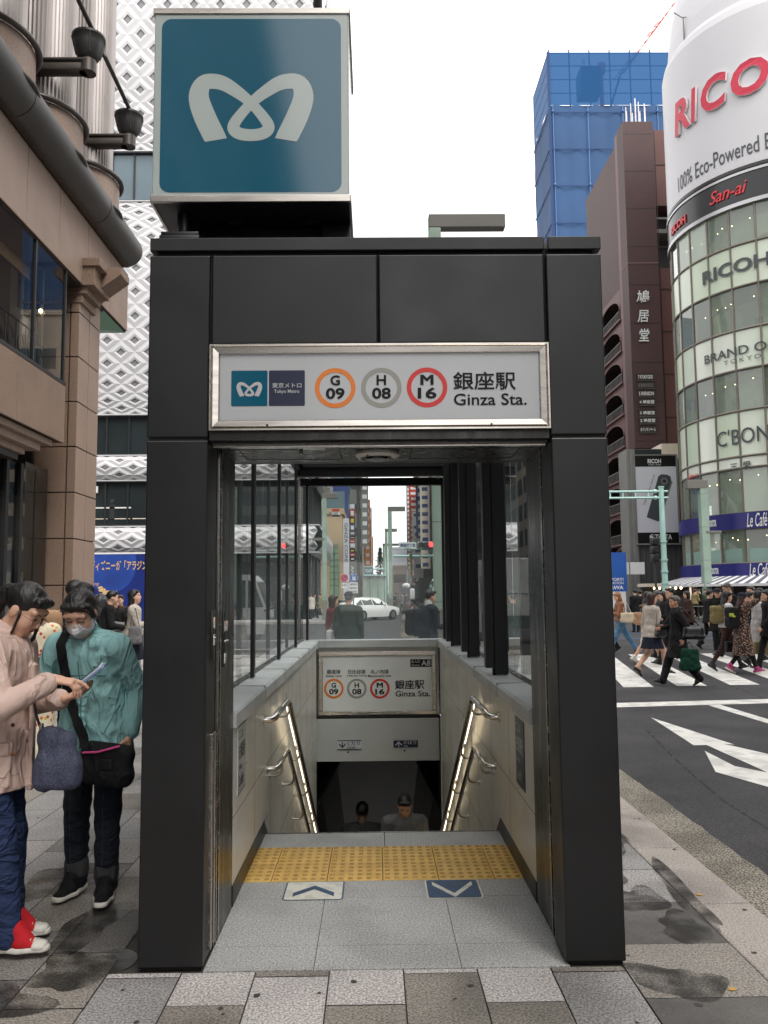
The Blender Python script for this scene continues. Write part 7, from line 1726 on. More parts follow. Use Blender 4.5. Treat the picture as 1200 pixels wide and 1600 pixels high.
def a_top(Hp, T, C, EL, J):
    z = lambda x, y, h: A3(x, y, h)
    return [C(J[i][1]+(J[i][2]-J[i][1])*.66, J[i][1]+(J[i][2]-J[i][1])*.84, .050, .051, .003) for i in (0, 1)]+[BX((.158, .075, .875), (.010, .075, .028), .006, rotm(0, .62), .004), BX((.158, .075, .79), (.012, .07, .085), .01, rotm(0, .62), .006), BX((.0, .17, .95), (.02, .012, .28), .008, I3, .012),
            (('tor', T(0, -.04, .475), T(0, .045, .455), A3(1, 0, 0), (.10, .05), (.115, .03)), .02, '+')]


def a_hair(Hp, T, C, EL): return [C(Hp(0, -.10, .03), Hp(0, -.13, -.03), .035, .03, .02), C(Hp(0, -.13, -.03), T(0, -.15, .34), .03, .02, .02), C(Hp(.068, .02, .0), Hp(.072, .045, -.09), .007, .005, .008), C(Hp(.072, .045, -.09), Hp(.066, .065, -.17), .005, .003, .008), C(Hp(-.066, .05, .02), Hp(-.066, .085, -.10), .012, .008, .01), C(Hp(-.066, .085, -.10), Hp(-.055, .09, -.26), .008, .004, .01), C(Hp(-.035, .056, .085), Hp(.045, .054, .085), .012, .012, .02)]


A, ia = person('woman in a pale pink jacket and red sneakers poking at a phone', (AX, AY_, 0), rad(-90), 1.59, .12, (.66, -.16), arms=((0, .3, 0, loc(wr_r)), (0, .3, 0, loc(wr_l))),
               legs=((.10, .135, .087, 0, -.02), (-.10, .055, .087, 0, .05)), top=('coat', 'pink', .69, .015), bottom=('trousers', 'dindigo', 1.15), hair=('pony', 'hair_black'), shoes='cloth_red', skin='skin', res=.0075, hand_res=.0038, collar=.9,
               rawarms={0: ((-.12, 1, -.16), (-.25, -.1, -1), (.30, 1.0, 1.15, 1.2)), 1: ((.10, 1, .28), (.1, -.25, 1), (.42, .45, .5, .55))}, extra=dict(hair=a_hair, top=a_top, sole=True, top_name='jacket'), topfold=(.0062, (17, 17, 9)), sleeve=.95)
M = wmat(A)


def local_mb(t, name, fn, smooth=None):
    m = MB(); fn(m); w = wmat(t); m.v = [tuple(w @ Vector([float(c) for c in v])) for v in m.v]; return m.build(name, t, smooth)


def glasses(t, info, mat_):
    Hp, s = info['Hp'], info['s']

    def f(m):
        for sx in (-1, 1):
            m.tube([Hp(sx*.034+.0215*math.cos(a), .098-.006*abs(math.cos(a)), -.002+.0165*math.sin(a)) for a in np.linspace(0, 2*math.pi, 20)[:-1]], .0011, mat_, 6, closed=True)
            m.tube([Hp(sx*.0555, .094, .004), Hp(sx*.073, .05, .004), Hp(sx*.078, -.002, .0), Hp(sx*.074, -.02, -.012)], .0012, mat_, 6)
        m.tube([Hp(-.0125, .098, .0), Hp(0, .102, .003), Hp(.0125, .098, .0)], .0011, mat_, 6)
    return local_mb(t, 'glasses', f)


pm('wire_brown', S(92, 66, 54), .3, metal=.6); pm('wire_silver', S(170, 166, 160), .25, metal=.9); pm('mask_white', S(226, 224, 228), .8, bump=.2, bs=200); pm('phone_white', S(222, 226, 236), .3); pm('phone_blue', S(126, 150, 190), .35); pm('screen', S(30, 34, 44), .08)
glasses(A, ia, 'wire_brown')
Hp, C, EL, s = ia['Hp'], ia['C'], ia['EL'], ia['s']
# canvas shoe details: white toe caps, laces
for i in (0, 1):
    hp, kn, an, fp, sp_ = ia['LG'][i]; tw = A3(-math.sin(sp_), math.cos(sp_), 0); lt = A3(tw[1], -tw[0], 0); ank = an-A3(0, 0, .045*s)
    mesh_from('toe_cap', [(*sdf_mesh([(('tor', (ank+tw*.132*s-A3(0, 0, .020*s)).astype(np.float32), (ank+tw*.158*s-A3(0, 0, .021*s)).astype(np.float32), lt.astype(np.float32), (.0405*s, .0255*s), (.0375*s, .0215*s)), 0, '+'), (('half', A3(0, 0, -1), float(-(ank[2]-.034*s))), 0, '&')], .004), 'sole_white')], A)

    def laces(m):
        for k in range(5):
            y = .045+.019*k; z = .046-.0105*k
            m.tube([ank+(tw*y-lt*.024)*s+A3(0, 0, (z-.006)*s), ank+(tw*(y+.004))*s+A3(0, 0, (z+.004)*s), ank+(tw*(y+.012)+lt*.024)*s+A3(0, 0, (z-.006)*s)], .0032, 'sole_white', 5); m.tube([ank+(tw*y+lt*.024)*s+A3(0, 0, (z-.006)*s), ank+(tw*(y+.004))*s+A3(0, 0, (z+.005)*s), ank+(tw*(y+.012)-lt*.024)*s+A3(0, 0, (z-.006)*s)], .0032, 'sole_white', 5)
    local_mb(A, 'shoe_lace', laces)
# jacket details
local_mb(A, 'button', lambda m: [m.ball((.17+.0, .155, h), (.009, .009, .009), 'cloth_brown', 8, 5) for h in (.86, .98, 1.1)])
from mathutils.bvhtree import BVHTree


def seam(t, child, lines, d, mat_, r=.0021, name='seam'):
    """stitched seams: polylines projected along d (local) onto a garment"""
    o = next(c for c in t.children if c.name.split('.')[0] == child); bv = BVHTree.FromPolygons([v.co for v in o.data.vertices], [p.vertices for p in o.data.polygons]); d = Vector(d).normalized()
    for ln in lines:
        P_ = []
        for a, b in zip(ln[:-1], ln[1:]):
            for k in range(13):
                q = Vector(a).lerp(Vector(b), k/12); h = bv.ray_cast(q-d*.6, d)
                if h[0] is not None: P_.append(np.array(h[0]-d*.0006))
        P_ = [p for i, p in enumerate(P_) if i == 0 or .0005 < np.linalg.norm(p-P_[i-1])]
        if len(P_) > 2:
            m = MB(); m.tube(P_, r, mat_, 5); w = wmat(o); m.v = [tuple(w @ Vector([float(c) for c in v])) for v in m.v]; m.build(name, o)


pm('seam_pink', S(168, 138, 126), .85); pm('seam_teal', S(74, 122, 122), .8); pm('seam_indigo', S(88, 98, 128), .85); pm('seam_dark', S(52, 58, 70), .85)
seam(A, 'jacket', [((.2, -.13, 1.14), (.2, .10, 1.13)), ((.2, -.1, .755), (.2, .19, .755)), ((.2, -.02, 1.0), (.2, -.01, .76)), ((.2, .03, .905), (.2, .15, .90), (.2, .15, .845), (.2, .03, .85))], (-1, -.35, 0), 'seam_pink')
seam(A, 'trousers', [((.2, .045, .70), (.2, .07, .4), (.2, .12, .12))], (-1, 0, 0), 'seam_indigo', .0018)
# phone resting on her left hand
wr, ax, pn, th = ia['hands'][1]; pc = at(139, 1056, Y=3.86); d = at(160, 1040, Y=3.86)-at(118, 1073, Y=3.86); d /= np.linalg.norm(d); nrm = np.cross(np.array([0, 1, 0]), d); nrm = -nrm if nrm[2] < 0 else nrm; nrm = nrm+np.array([0, -.25, 0]); nrm -= d*(nrm @ d); nrm /= np.linalg.norm(nrm); sd = np.cross(nrm, d)
t = thing('phone', 'pale blue phone in an open case held between the two women', 'phone', pc)
R = np.stack([sd, d, nrm], 1)
for nm, hs_, off, ma in (('case', (.039, .080, .0045), -.006, 'phone_blue'), ('phone_body', (.036, .076, .0042), .0035, 'phone_white'), ('screen_glass', (.033, .066, .0006), .0082, 'screen')):
    v, f = sdf_mesh([BX((0, 0, 0), hs_, min(hs_)*.7)], .0035 if nm != 'screen_glass' else .0018) if nm != 'screen_glass' else (np.array([[x, y, 0] for x, y in ((-.033, -.066), (.033, -.066), (.033, .066), (-.033, .066))], float), np.array([[0, 1, 2, 3]]))
    mesh_from(nm, [((v+np.array([0, 0, off])) @ R.T, f, ma)], t)
# her bag
bc = loc(at(90, 1190, Y=3.80)); soft('handbag', 'soft navy striped handbag with a thin strap hanging by the pink jacket', 'handbag', [BX((bc[0], bc[1], bc[2]+.02), (.055, .075, .11), .04, rotm(0, .3), .05), BX((bc[0], bc[1]+.005, bc[2]-.05), (.066, .095, .065), .035, rotm(0, .3), .06), BX((bc[0], bc[1]-.03, bc[2]+.11), (.05, .05, .04), .03)], 'print_stripe', .007, ia, lambda P: .007*(np.abs(vnoise(np.asarray(P)*np.array([24, 24, 10])))*2-.6), None,
     [('strap', path_ops([(bc[0], bc[1]-.06, bc[2]+.10), (bc[0], bc[1]-.10, bc[2]+.2), (bc[0]+.0, bc[1]-.13, bc[2]+.36)], .007, .004), 'leather_black', .006), ('buckle', [BX((bc[0]+.0, bc[1]-.075, bc[2]+.15), (.012, .008, .018), .004)], 'stainless', .004)])

BX_, BY_ = -1.46, 4.48; BYAW = rad(172)
cb, sb_ = math.cos(-BYAW), math.sin(-BYAW)
locb = lambda w: ((w[0]-BX_)*cb-(w[1]-BY_)*sb_, (w[0]-BX_)*sb_+(w[1]-BY_)*cb, w[2])
wl = at(203, 1148, Y=4.42)


def b_hair(Hp, T, C, EL): return [C(Hp(-.064, .035, .065), Hp(-.074, .012, -.01), .016, .014, .015), C(Hp(.064, .035, .065), Hp(.074, .012, -.01), .016, .014, .015), C(Hp(0, -.10, .0), T(0, -.14, .40), .05, .02, .02)]


def b_top(Hp, T, C, EL, J): return [(('tor', T(0, -.11, .44), T(0, -.13, .37), A3(1, 0, 0), (.13, .04), (.10, .035)), .03, '+'), C(T(-.10, -.05, .47), T(-.075, .075, -.0*1+.465), .03, .025, .02), C(T(.10, -.05, .47), T(.075, .075, .465), .03, .025, .02), BX(T(0, .115, .2), (.018, .014, .24), .01, I3, .015), BX((0, .0, .78), (.3, .01, .004), .003, I3, .01)][0:4]


B, ib = person('woman in a teal rain jacket, face mask and glasses looking down at the phone', (BX_, BY_, 0), BYAW, 1.58, .30, (.62, .10), arms=((.02, .22, -.26), (0, .03, -.5, locb(wl))), legs=((.095, .0, .085, 0, -.10), (-.10, .06, .085, 0, .28)), top=('coat', 'teal', .70, .015), bottom=('trousers', 'blackjean', 1.05),
               hair=('bun', 'hair_black'), shoes='cloth_black', skin='skin', res=.0075, hand_res=.0038, collar=1.1, extra=dict(hair=b_hair, top=b_top, sole=True, top_name='rain_jacket'), mask=True, topfold=(.0062, (20, 20, 11)), build=1.0)
glasses(B, ib, 'wire_silver'); Hp, C, EL, T, s = ib['Hp'], ib['C'], ib['EL'], ib['T'], ib['s']; Rb = ib['Rh']
mops = [EL(Hp(0, .022, -.045), (.071, .080, .062), Rb, .0), C(Hp(0, .085, -.012), Hp(0, .098, -.045), .012, .016, .02), C(Hp(0, .098, -.045), Hp(0, .075, -.085), .016, .012, .02), (('half', (Rb @ A3(0, .25, 1)).astype(np.float32), float((Rb @ A3(0, .25, 1)) @ Hp(0, .09, -.006))), 0, '&'), (('half', (Rb @ A3(0, -1, 0)).astype(np.float32), float((Rb @ A3(0, -1, 0)) @ Hp(0, .018, 0))), 0, '&')]
mesh_from('face_mask', [(*sdf_mesh(mops, .0042, lambda P: .0012*np.sin((np.asarray(P)-Hp(0, 0, 0)) @ (Rb @ A3(0, .2, 1))*420)), 'mask_white')], B)
local_mb(B, 'mask_loop', lambda m: [m.tube([Hp(sx*.066, .05, z_), Hp(sx*.078, .02, z_*.6), Hp(sx*.079, -.012, -.005)], .0013, 'mask_white', 5) for sx in (-1, 1) for z_ in (-.025, -.065)])
local_mb(B, 'hair_clip', lambda m: m.tube([Hp(-.062, .066, .075), Hp(-.072, .058, .045)], .004, 'stainless', 6))
seam(B, 'rain_jacket', [((0, .2, 1.20), (.0, .2, .98), (0, .2, .74)), ((-.17, .2, 1.13), (.17, .2, 1.13)), ((-.2, .2, .745), (.2, .2, .745)), ((-.16, .2, .98), (-.10, .2, .84))], (0, -1, -.1), 'seam_teal', .0026)
seam(B, 'trousers', [((.095, .2, .66), (.097, .2, .16)), ((-.098, .2, .66), (-.10, .2, .16))], (0, -1, 0), 'seam_dark', .0014)
for i in (0, 1):
    hp, kn, an, fp, sp_ = ib['LG'][i]; mesh_from('trouser_cuff', [(*sdf_mesh([C(an+(kn-an)*.04, an+(kn-an)*.15, .062, .063)], .007), 'cloth_dgray')], B)
bc = locb(at(167, 1188, Y=4.26)); st0 = T(.105, .02, .485)
bagB = soft('crossbody_bag', 'large black crossbody bag with a pink zip across the teal jacket', 'handbag', [BX((bc[0], bc[1], bc[2]), (.135, .05, .085), .045, rotm(0, 0, -.12), .03), BX((bc[0], bc[1], bc[2]-.07), (.125, .055, .05), .045, rotm(0, 0, -.1), .04)], 'cloth_black', .008, ib, lambda P: .007*vnoise(np.asarray(P)*16), None,
     [('pink_zip', path_ops([(bc[0]+.10, bc[1]+.053, bc[2]+.045), (bc[0]+.02, bc[1]+.056, bc[2]+.05), (bc[0]-.085, bc[1]+.05, bc[2]+.078)], .006, .0), 'pink_trim', .004), ('leather_tag', [BX((bc[0]-.02, bc[1]+.058, bc[2]-.01), (.035, .004, .026), .003)], 'leather_black', .004)])

def ribbon(t, garment, owner, pts, d, width, mat_, name='strap', lift=.02):
    """flat strap lying on a garment"""
    o = next(c for c in owner.children if c.name.split('.')[0] == garment); bv = BVHTree.FromPolygons([v.co for v in o.data.vertices], [p.vertices for p in o.data.polygons]); d = Vector(d).normalized(); P_ = []
    for a, b in zip(pts[:-1], pts[1:]):
        for k in range(10):
            q = Vector(a).lerp(Vector(b), k/10); h = bv.ray_cast(q-d*.5, d); P_.append(np.array((h[0] if h[0] is not None and (h[0]-q).length < .12 else q)-d*lift))
    P_.append(np.array(pts[-1], float)); P_ = np.array(P_)
    for _ in range(4): P_[1:-1] = (P_[:-2]+2*P_[1:-1]+P_[2:])/4
    dv = np.array(d); m = MB(); vs = []
    for i in range(len(P_)):
        tg = P_[min(i+1, len(P_)-1)]-P_[max(i-1, 0)]; w = np.cross(tg, dv); w = w/(np.linalg.norm(w)+1e-9)*width/2
        vs += [P_[i]-w, P_[i]+w, P_[i]+w+dv*.004, P_[i]-w+dv*.004]
    n = len(P_); m.add(vs, [(4*i+j, 4*i+(j+1) % 4, 4*i+4+(j+1) % 4, 4*i+4+j) for i in range(n-1) for j in range(4)], mat_, True)
    w_ = wmat(owner); m.v = [tuple(w_ @ Vector([float(c) for c in v])) for v in m.v]; m.build(name, t, 30)


ribbon(bagB, 'rain_jacket', B, [tuple(T(.095, -.03, .515)), tuple(T(.09, .05, .515)), tuple(T(.085, .12, .46)), tuple(T(.08, .17, .38)), (.06, .2, 1.0), (bc[0]+.115, bc[1]+.02, bc[2]+.07)], (0, -1, -.15), .05, 'cloth_black')

# ---------- people on the zebra crossing
LFT, RGT = rad(90), rad(-90)
crowd = 'people walking over the zebra crossing'
P1, i1 = person('fair haired woman in brown leather jacket and blue jeans with a beige tote', ground(972, 1026), LFT, 1.6, .05, (.32, .1), ('phone', 'phone'), 'walk', .78, ('jacket', 'leather_brown', .50), ('jeans', 'jeans', 1.15), ('bob', 'hair_blonde'), 'leather_black', res=.014, group=crowd, phase=-1)
handbag(i1, 'beige leather tote bag on the shoulder of the woman in brown', 'cloth_beige', (-.24, -.10, .98), (.05, .17, .12), [(-.22, -.02, 1.09), (-.2, -.0, 1.34), (-.2, -.10, 1.36), (-.23, -.2, 1.09)], .011)
person('man in dark navy walking behind the fair haired woman looking at his phone', (i1['M'][0, 3]-.1, 22.6, G0), LFT, 1.70, .04, (.3, 0), ('phone', 'phone'), 'walk', .7, ('jacket', 'navy', .56), ('trousers', 'black'), ('short', 'hair_black'), res=.015, group=crowd)
P3, i3 = person('long haired woman in denim jacket and flowered skirt seen behind the others', ground(1014, 1038), RGT, 1.6, .03, (.1, .3), ('bent', 'bag'), 'walk', .6, ('jacket', 'denim', .5), ('skirt', 'print_floral', .5, .05), ('longstraight', 'hair_black'), 'sole_white', res=.014, group=crowd, collar=.9)
backpack(i3, 'tan leather rucksack on the woman in denim', 'cloth_tan', (.13, .09, .13), .12)
P4, i4 = person('woman in cream sweater, navy skirt and black heels with brown bobbed hair', ground(1021, 1057), rad(-72), 1.58, .03, (.05, -.1), ('strap', 'down'), 'walk', .62, ('sweater', 'cream', .62, .03), ('skirt', 'navy', .34, .09), ('bob', 'hair_brown'), 'leather_black', res=.013, group=crowd, heel=True, legmat='skin')
handbag(i4, 'small black shoulder bag against the cream sweater', 'leather_black', (.235, .03, .86), (.05, .10, .10), [(.23, -.04, .95), (.2, -.02, 1.3), (.19, .02, 1.42), (.2, .08, 1.3), (.23, .09, .95)], .007)
P5, i5 = person('elderly woman in a black coat crossing with a big shoulder bag', ground(1062, 1071), rad(82), 1.53, .03, (.02, .18), ((.0, .26, -.28), (.06, -.06, -.46)), 'walk', .62, ('coat', 'black', .88, .05), ('trousers', 'black', 1.25), ('short', 'hair_gray'), 'leather_black', 'skin_tan', res=.0125, group=crowd, collar=.9)
handbag(i5, 'large black leather shoulder bag behind the elderly woman', 'leather_black', (-.20, -.22, .92), (.10, .18, .12), [(-.2, -.10, 1.02), (-.17, -.01, 1.33), (-.15, -.05, 1.345), (-.2, -.34, 1.02)], .012)
handbag(i5, 'shiny dark green shopping bag in the elderly woman hand', 'cloth_green', (-.22, -.14, .46), (.06, .155, .19), [(-.22, -.22, .64), (-.22, -.14, .76), (-.22, -.05, .64)], .008, noise=.016, name='shopping_bag')
person('man in a black suit walking just behind the elderly woman', (at(1052, 1000, Y=18.3)[0], 18.3, G0), LFT, 1.68, .02, (.05, .15), ('down', 'fwd'), 'walk', .66, ('jacket', 'black', .62), ('trousers', 'black'), ('short', 'hair_black'), res=.015, group=crowd, collar=.8)
person('balding man in grey farther back on the crossing', (at(1049, 1000, Y=25)[0], 25, G0), LFT, 1.72, 0, (.05, .1), ('down', 'down'), 'walk', .6, ('jacket', 'dgray', .6), ('trousers', 'black'), ('bald', 'hair_gray'), res=.018, group=crowd)
person('person in dark clothes wearing a grey cap between the crossing people', (at(1029, 1000, Y=22.5)[0], 22.5, G0), RGT, 1.62, 0, (.1, 0), ('down', 'down'), 'walk', .6, ('jacket', 'dgray', .6), ('trousers', 'navy'), ('short', 'hair_black'), res=.018, group=crowd, hat=('cap', 'cloth_gray'))
P8, i8 = person('young woman in brown shorts and dark tights carrying a khaki rucksack', ground(1138, 1048), RGT, 1.6, .05, (.15, 0), ('fwd', 'strap'), 'walk', .66, ('sweater', 'white', .50), ('shorts', 'dbrown'), ('long', 'hair_black'), 'leather_black', res=.013, group=crowd, legmat='cloth_tights', phase=-1)
backpack(i8, 'khaki rucksack worn by the young woman in shorts', 'cloth_khaki', (.15, .10, .17), .24)
handbag(i8, 'small black bag swinging beside the young woman in shorts', 'leather_black', (.22, -.04, .50), (.05, .1, .11), [(.22, -.06, .6), (.2, .05, .72), (.22, .04, .6)], .008)
P9, i9 = person('woman in spotted brown dress, navy cap and magenta sneakers touching her face', ground(1163, 1052), RGT, 1.56, .04, (.12, -.1), ('face', 'strap'), 'walk', .5, ('coat', 'print_leopard', 1.02, .07), None, ('longstraight', 'hair_brown'), 'magenta', res=.013, group=crowd, hat=('cap', 'cloth_navy'), legmat='cloth_black', extra=dict(sole=True, top_name='dress'))
backpack(i9, 'black rucksack with a small green print on the woman in the cap', 'cloth_black', (.16, .10, .20), .22, None, [('print_patch', [BX((.165, -.27, 1.15), (.004, .05, .035), .003), BX((.166, -.22, 1.12), (.004, .03, .02), .003)], 'cloth_lime', .01)])
P11, i11 = person('woman in a pale belted trench coat with bobbed black hair', ground(1189, 1042), RGT, 1.6, .02, (.02, -.05), ('down', 'down'), 'walk', .5, ('coat', 'trench', 1.0, .08), None, ('bob', 'hair_black'), 'leather_black', res=.014, group=crowd, legmat='cloth_tights', collar=.8)
bag_p = soft('paper_bag', 'brown woven paper bag at the hem of the trench coat', 'bag', [BX((.3, -.05, .42), (.06, .2, .13), .02)], 'cloth_khaki', .014, i11, None, None, [('handle', path_ops([(.3, -.14, .55), (.26, -.05, .68), (.3, .04, .55)], .008), 'cloth_khaki', .01)])
person('tall man in black bending his head as he crosses to the left', (at(1146, 1000, Y=20.4)[0], 20.4, G0), LFT, 1.80, .08, (.4, .1), ('down', 'fwd'), 'walk', .6, ('jacket', 'black', .62), ('trousers', 'black'), ('short', 'hair_gray'), 'leather_black', 'skin_tan', res=.014, group=crowd)
person('woman with a long face and tied black hair behind the trench coat', (at(1177, 1000, Y=20.6)[0], 20.6, G0), rad(120), 1.70, .0, (.0, .1), ('down', 'down'), 'walk', .5, ('jacket', 'black', .6), ('trousers', 'black'), ('bun', 'hair_black'), res=.015, group=crowd)
person('person in a black hat and red scarf behind the young woman in shorts', (at(1124, 1000, Y=21.2)[0], 21.2, G0), rad(150), 1.66, .0, (.1, .2), ('down', 'down'), 'walk', .5, ('coat', 'black', .8), ('trousers', 'black'), ('short', 'hair_black'), res=.016, group=crowd, hat=('round', 'cloth_black'), collar=1.4)
person('person in a black jacket cut by the right edge of the photo', (at(1203, 1000, Y=17.2)[0], 17.2, G0), LFT, 1.62, .0, (.1, 0), ('down', 'fwd'), 'walk', .5, ('coat', 'black', .7), ('trousers', 'black'), ('bob', 'hair_black'), res=.015, group=crowd)
for px, y, yaw, h, c_, hr, l in ((1041, 20.3, 90, 1.6, 'black', 'bob', 'woman in black glimpsed between the cream sweater and the suited man'), (1172, 19.3, -90, 1.58, 'navy', 'short', 'man in navy mostly hidden behind the spotted dress'), (1192, 21.6, 90, 1.66, 'dgray', 'short', 'man in charcoal far behind the pale trench coat'), (1110, 23.5, -80, 1.62, 'black', 'short', 'man in black seen beyond the khaki rucksack'), (1078, 24.5, 85, 1.6, 'dbrown', 'bob', 'woman in brown seen beyond the elderly woman')):
    person(l, (at(px, 1000, Y=y)[0], y, G0), rad(yaw), h, .03, (.1, 0), ('down', 'bent'), 'walk', .6, ('coat', c_, .68), ('trousers', 'black'), (hr, 'hair_black'), res=.018, group=crowd)
for k, (px, y, yaw, h, l) in enumerate(((993, 33, 10, 1.68, 'left person of the black clad pair standing far behind the crossing'), (1001, 33.6, -20, 1.64, 'right person of the black clad pair standing far behind the crossing'))):
    person(l, (at(px, 950, Y=y)[0], y, G0), rad(yaw), h, 0, (.05, 0), ('down', 'down'), 'stand', .5, ('coat', 'black', .75), ('trousers', 'navy'), ('short', 'hair_black'), res=.022, group='people waiting across the avenue')
# people at the tables under the awning
for k, (px, c_, yaw, l) in enumerate(((1086, 'khaki', -60, 'person in khaki sitting at the table below the striped awning'), (1096, 'black', 80, 'person in black sitting at the table below the striped awning'), (1103, 'olive', 160, 'person in olive sitting nearest the lamp post below the awning'), (1128, 'dgray', 60, 'person in grey standing right of the lamp post below the awning'))):
    y = 44.2+.35*k; person(l, (at(px, 950, Y=y)[0], y, -.05), rad(yaw), 1.6, .1, (.2, 0), ('bent', 'bent'), 'stand' if k == 3 else ((.1, .42, .085, 0), (-.1, .38, .085, 0)), .5, ('jacket', c_, .55), ('trousers', 'black'), ('short', 'hair_black'), 'sole_white', res=.024, group='cafe customers under the awning').__class__
for k, px in enumerate((1091, 1099)):
    q = at(px, 950, Y=43.8+.2*k); t = thing('cafe_table', ('round cafe table under the awning left of the lamp post', 'round cafe table under the awning beside the lamp post')[k], 'table', (q[0], 43.8, -.05), 0, 'cafe tables under the awning'); m = MB(); m.cyl((q[0], 43.8, .66), (q[0], 43.8, .69), .32, .32, 'conc_gray', 16); m.build('table_top', t); m = MB(); m.cyl((q[0], 43.8, -.05), (q[0], 43.8, .66), .04, .04, 'pole_dark', 8); m.build('leg', t)

# ---------- people by the department store on the left
q = at(209, 1000, Y=13.6); P20, i20 = person('long haired woman in cream cardigan and navy skirt holding a red phone', (q[0], 13.6, 0), rad(-82), 1.60, .0, (-.12, -.05), ('phone', 'bag'), 'stand', .5, ('sweater', 'cream', .50), ('skirt', 'navy', .38, .03), ('longstraight', 'hair_black'), 'leather_black', res=.013, legmat='skin')
handbag(i20, 'grey shoulder bag of the woman in the cream cardigan', 'cloth_gray', (.24, .05, .90), (.05, .10, .14), [(.24, -.03, 1.02), (.2, 0, 1.3), (.22, .05, 1.32), (.24, .12, 1.02)], .009)
wr = i20['M'] @ np.array([*i20['J'][0][2], 1]); t = thing('phone', 'small red phone raised by the woman in the cream cardigan', 'phone', wr[:3]+np.array([.07, 0, .05])); mesh_from('case', [(*sdf_mesh([BX((0, 0, 0), (.012, .038, .07), .008)], .006), 'cloth_red')], t)
q = at(178, 1000, Y=15.2); person('woman in black with glasses facing the viewer near the lion statue', (q[0], 15.2, 0), rad(-160), 1.50, .05, (.1, .1), ('bent', 'bent'), 'stand', .5, ('coat', 'black', .7), ('trousers', 'black'), ('bob', 'hair_black'), res=.014)
q = at(192, 1000, Y=15.9); person('person in a lime green top sitting beside the woman in cream', (q[0], 15.9, -.1), rad(-40), 1.40, .2, (.1, 0), ('bent', 'bent'), 'stand', .5, ('sweater', 'lime', .6), ('trousers', 'navy'), ('short', 'hair_black'), res=.015)
q = at(187, 1000, Y=17.2); person('dark haired visitor standing behind the lime green top', (q[0], 17.2, 0), rad(180), 1.52, .0, (.1, 0), ('down', 'down'), 'stand', .5, ('jacket', 'dbrown', .6), ('trousers', 'black'), ('short', 'hair_brown'), res=.018)
q = at(161, 1000, Y=14.2); person('person in a dark coat leaning towards the round bench', (q[0], 14.2, 0), rad(-70), 1.60, .22, (.1, 0), ('bent', 'bent'), 'stand', .5, ('coat', 'black', .75), ('trousers', 'navy'), ('short', 'hair_black'), res=.014)
q = at(108, 1000, Y=8.2); P25, i25 = person('man in dark clothes standing behind the two women with a tan rucksack', (q[0], 8.2, 0), rad(-55), 1.66, .05, (.2, 0), ('bent', 'bent'), 'stand', .5, ('jacket', 'navy', .6), ('trousers', 'black'), ('short', 'hair_black'), res=.013)
backpack(i25, 'tan rucksack on the man behind the two women', 'cloth_tan', (.14, .1, .2), .25)
q = at(54, 1000, Y=7.6); person('woman in a cream kimono with orange flowers behind the pink jacket', (q[0], 7.6, 0), rad(-140), 1.50, .12, (.3, 0), ('bent', 'bent'), 'stand', .5, ('coat', 'print_kimono', 1.28, .02), None, ('bun', 'hair_black'), 'sole_white', res=.012, collar=1.0, extra=dict(top_name='kimono'))
# round bench
q = at(188, 990, Y=14.6); t = thing('round_bench', 'low round grey stone bench with a jacket laid on it', 'bench', (q[0], 14.6, 0)); m = MB(); m.lathe([(.001, .95), (.42, .95), (.45, .92), (.45, .86), (.36, .84), (.34, .05), (.38, 0)], (q[0], 14.6, 0), 'conc_gray', 28); m.build('bench_body', t)
t = thing('folded_jacket', 'grey jacket lying folded on the round bench', 'jacket', (q[0]-.1, 14.5, .95)); mesh_from('cloth', [(*sdf_mesh([BX((0, 0, .06), (.22, .16, .06), .05)], .015, lambda P: .03*vnoise(np.asarray(P)*9)), 'cloth_gray')], t)
# bronze lion
pm('lion_bronze', S(72, 72, 74), .45, metal=.3, var=.2, vs=3, bump=.4, bs=14)
q = at(146, 935, Y=18.9); LX, LY = q[0], 18.9; t = thing('lion_statue', 'dark bronze lion statue resting beside the granite column', 'statue', (LX, LY, 0))
e = lambda c, r, k=.03: (('ell', A3(*c), A3(*r), I3), k, '+'); cn = lambda a, b, ra, rb, k=.03: (('cone', A3(*a), A3(*b), ra, rb), k, '+')
ops = [e((-.5, 0, 1.0), (.75, .32, .34)), e((-1.0, 0, .98), (.36, .34, .36)), e((.12, 0, 1.22), (.33, .33, .46)), e((.28, -.02, 1.52), (.26, .30, .34)), e((.40, -.03, 1.56), (.20, .17, .19)), cn((.5, -.04, 1.50), (.62, -.05, 1.46), .11, .09), cn((.1, .2, .95), (.35, .2, .72), .13, .09), cn((.35, .2, .72), (.75, .2, .66), .09, .09), cn((.1, -.2, .95), (.35, -.2, .72), .13, .09), cn((.35, -.2, .72), (.75, -.22, .66), .09, .09), cn((-1.0, -.28, .9), (-.5, -.34, .68), .16, .1), cn((-.5, -.34, .68), (-.2, -.34, .65), .09, .08), cn((-1.3, .1, .85), (-1.2, .45, .66), .05, .05), cn((-1.2, .45, .66), (-.6, .5, .64), .05, .07), e((.3, .16, 1.78), (.06, .05, .07)), e((.3, -.2, 1.78), (.06, .05, .07))]
_v, _q = sdf_mesh(ops, .022, lambda P: .03*np.abs(vnoise(np.asarray(P)*np.array([15, 15, 9])))); mesh_from('lion', [(_v*.56+np.array([0, 0, .55]), _q, 'lion_bronze')], t)
m = MB(); m.box((LX-.95, LY-.35, 0), (LX+.5, LY+.35, .90), 'granite_brown', .02); m.build('plinth', t)

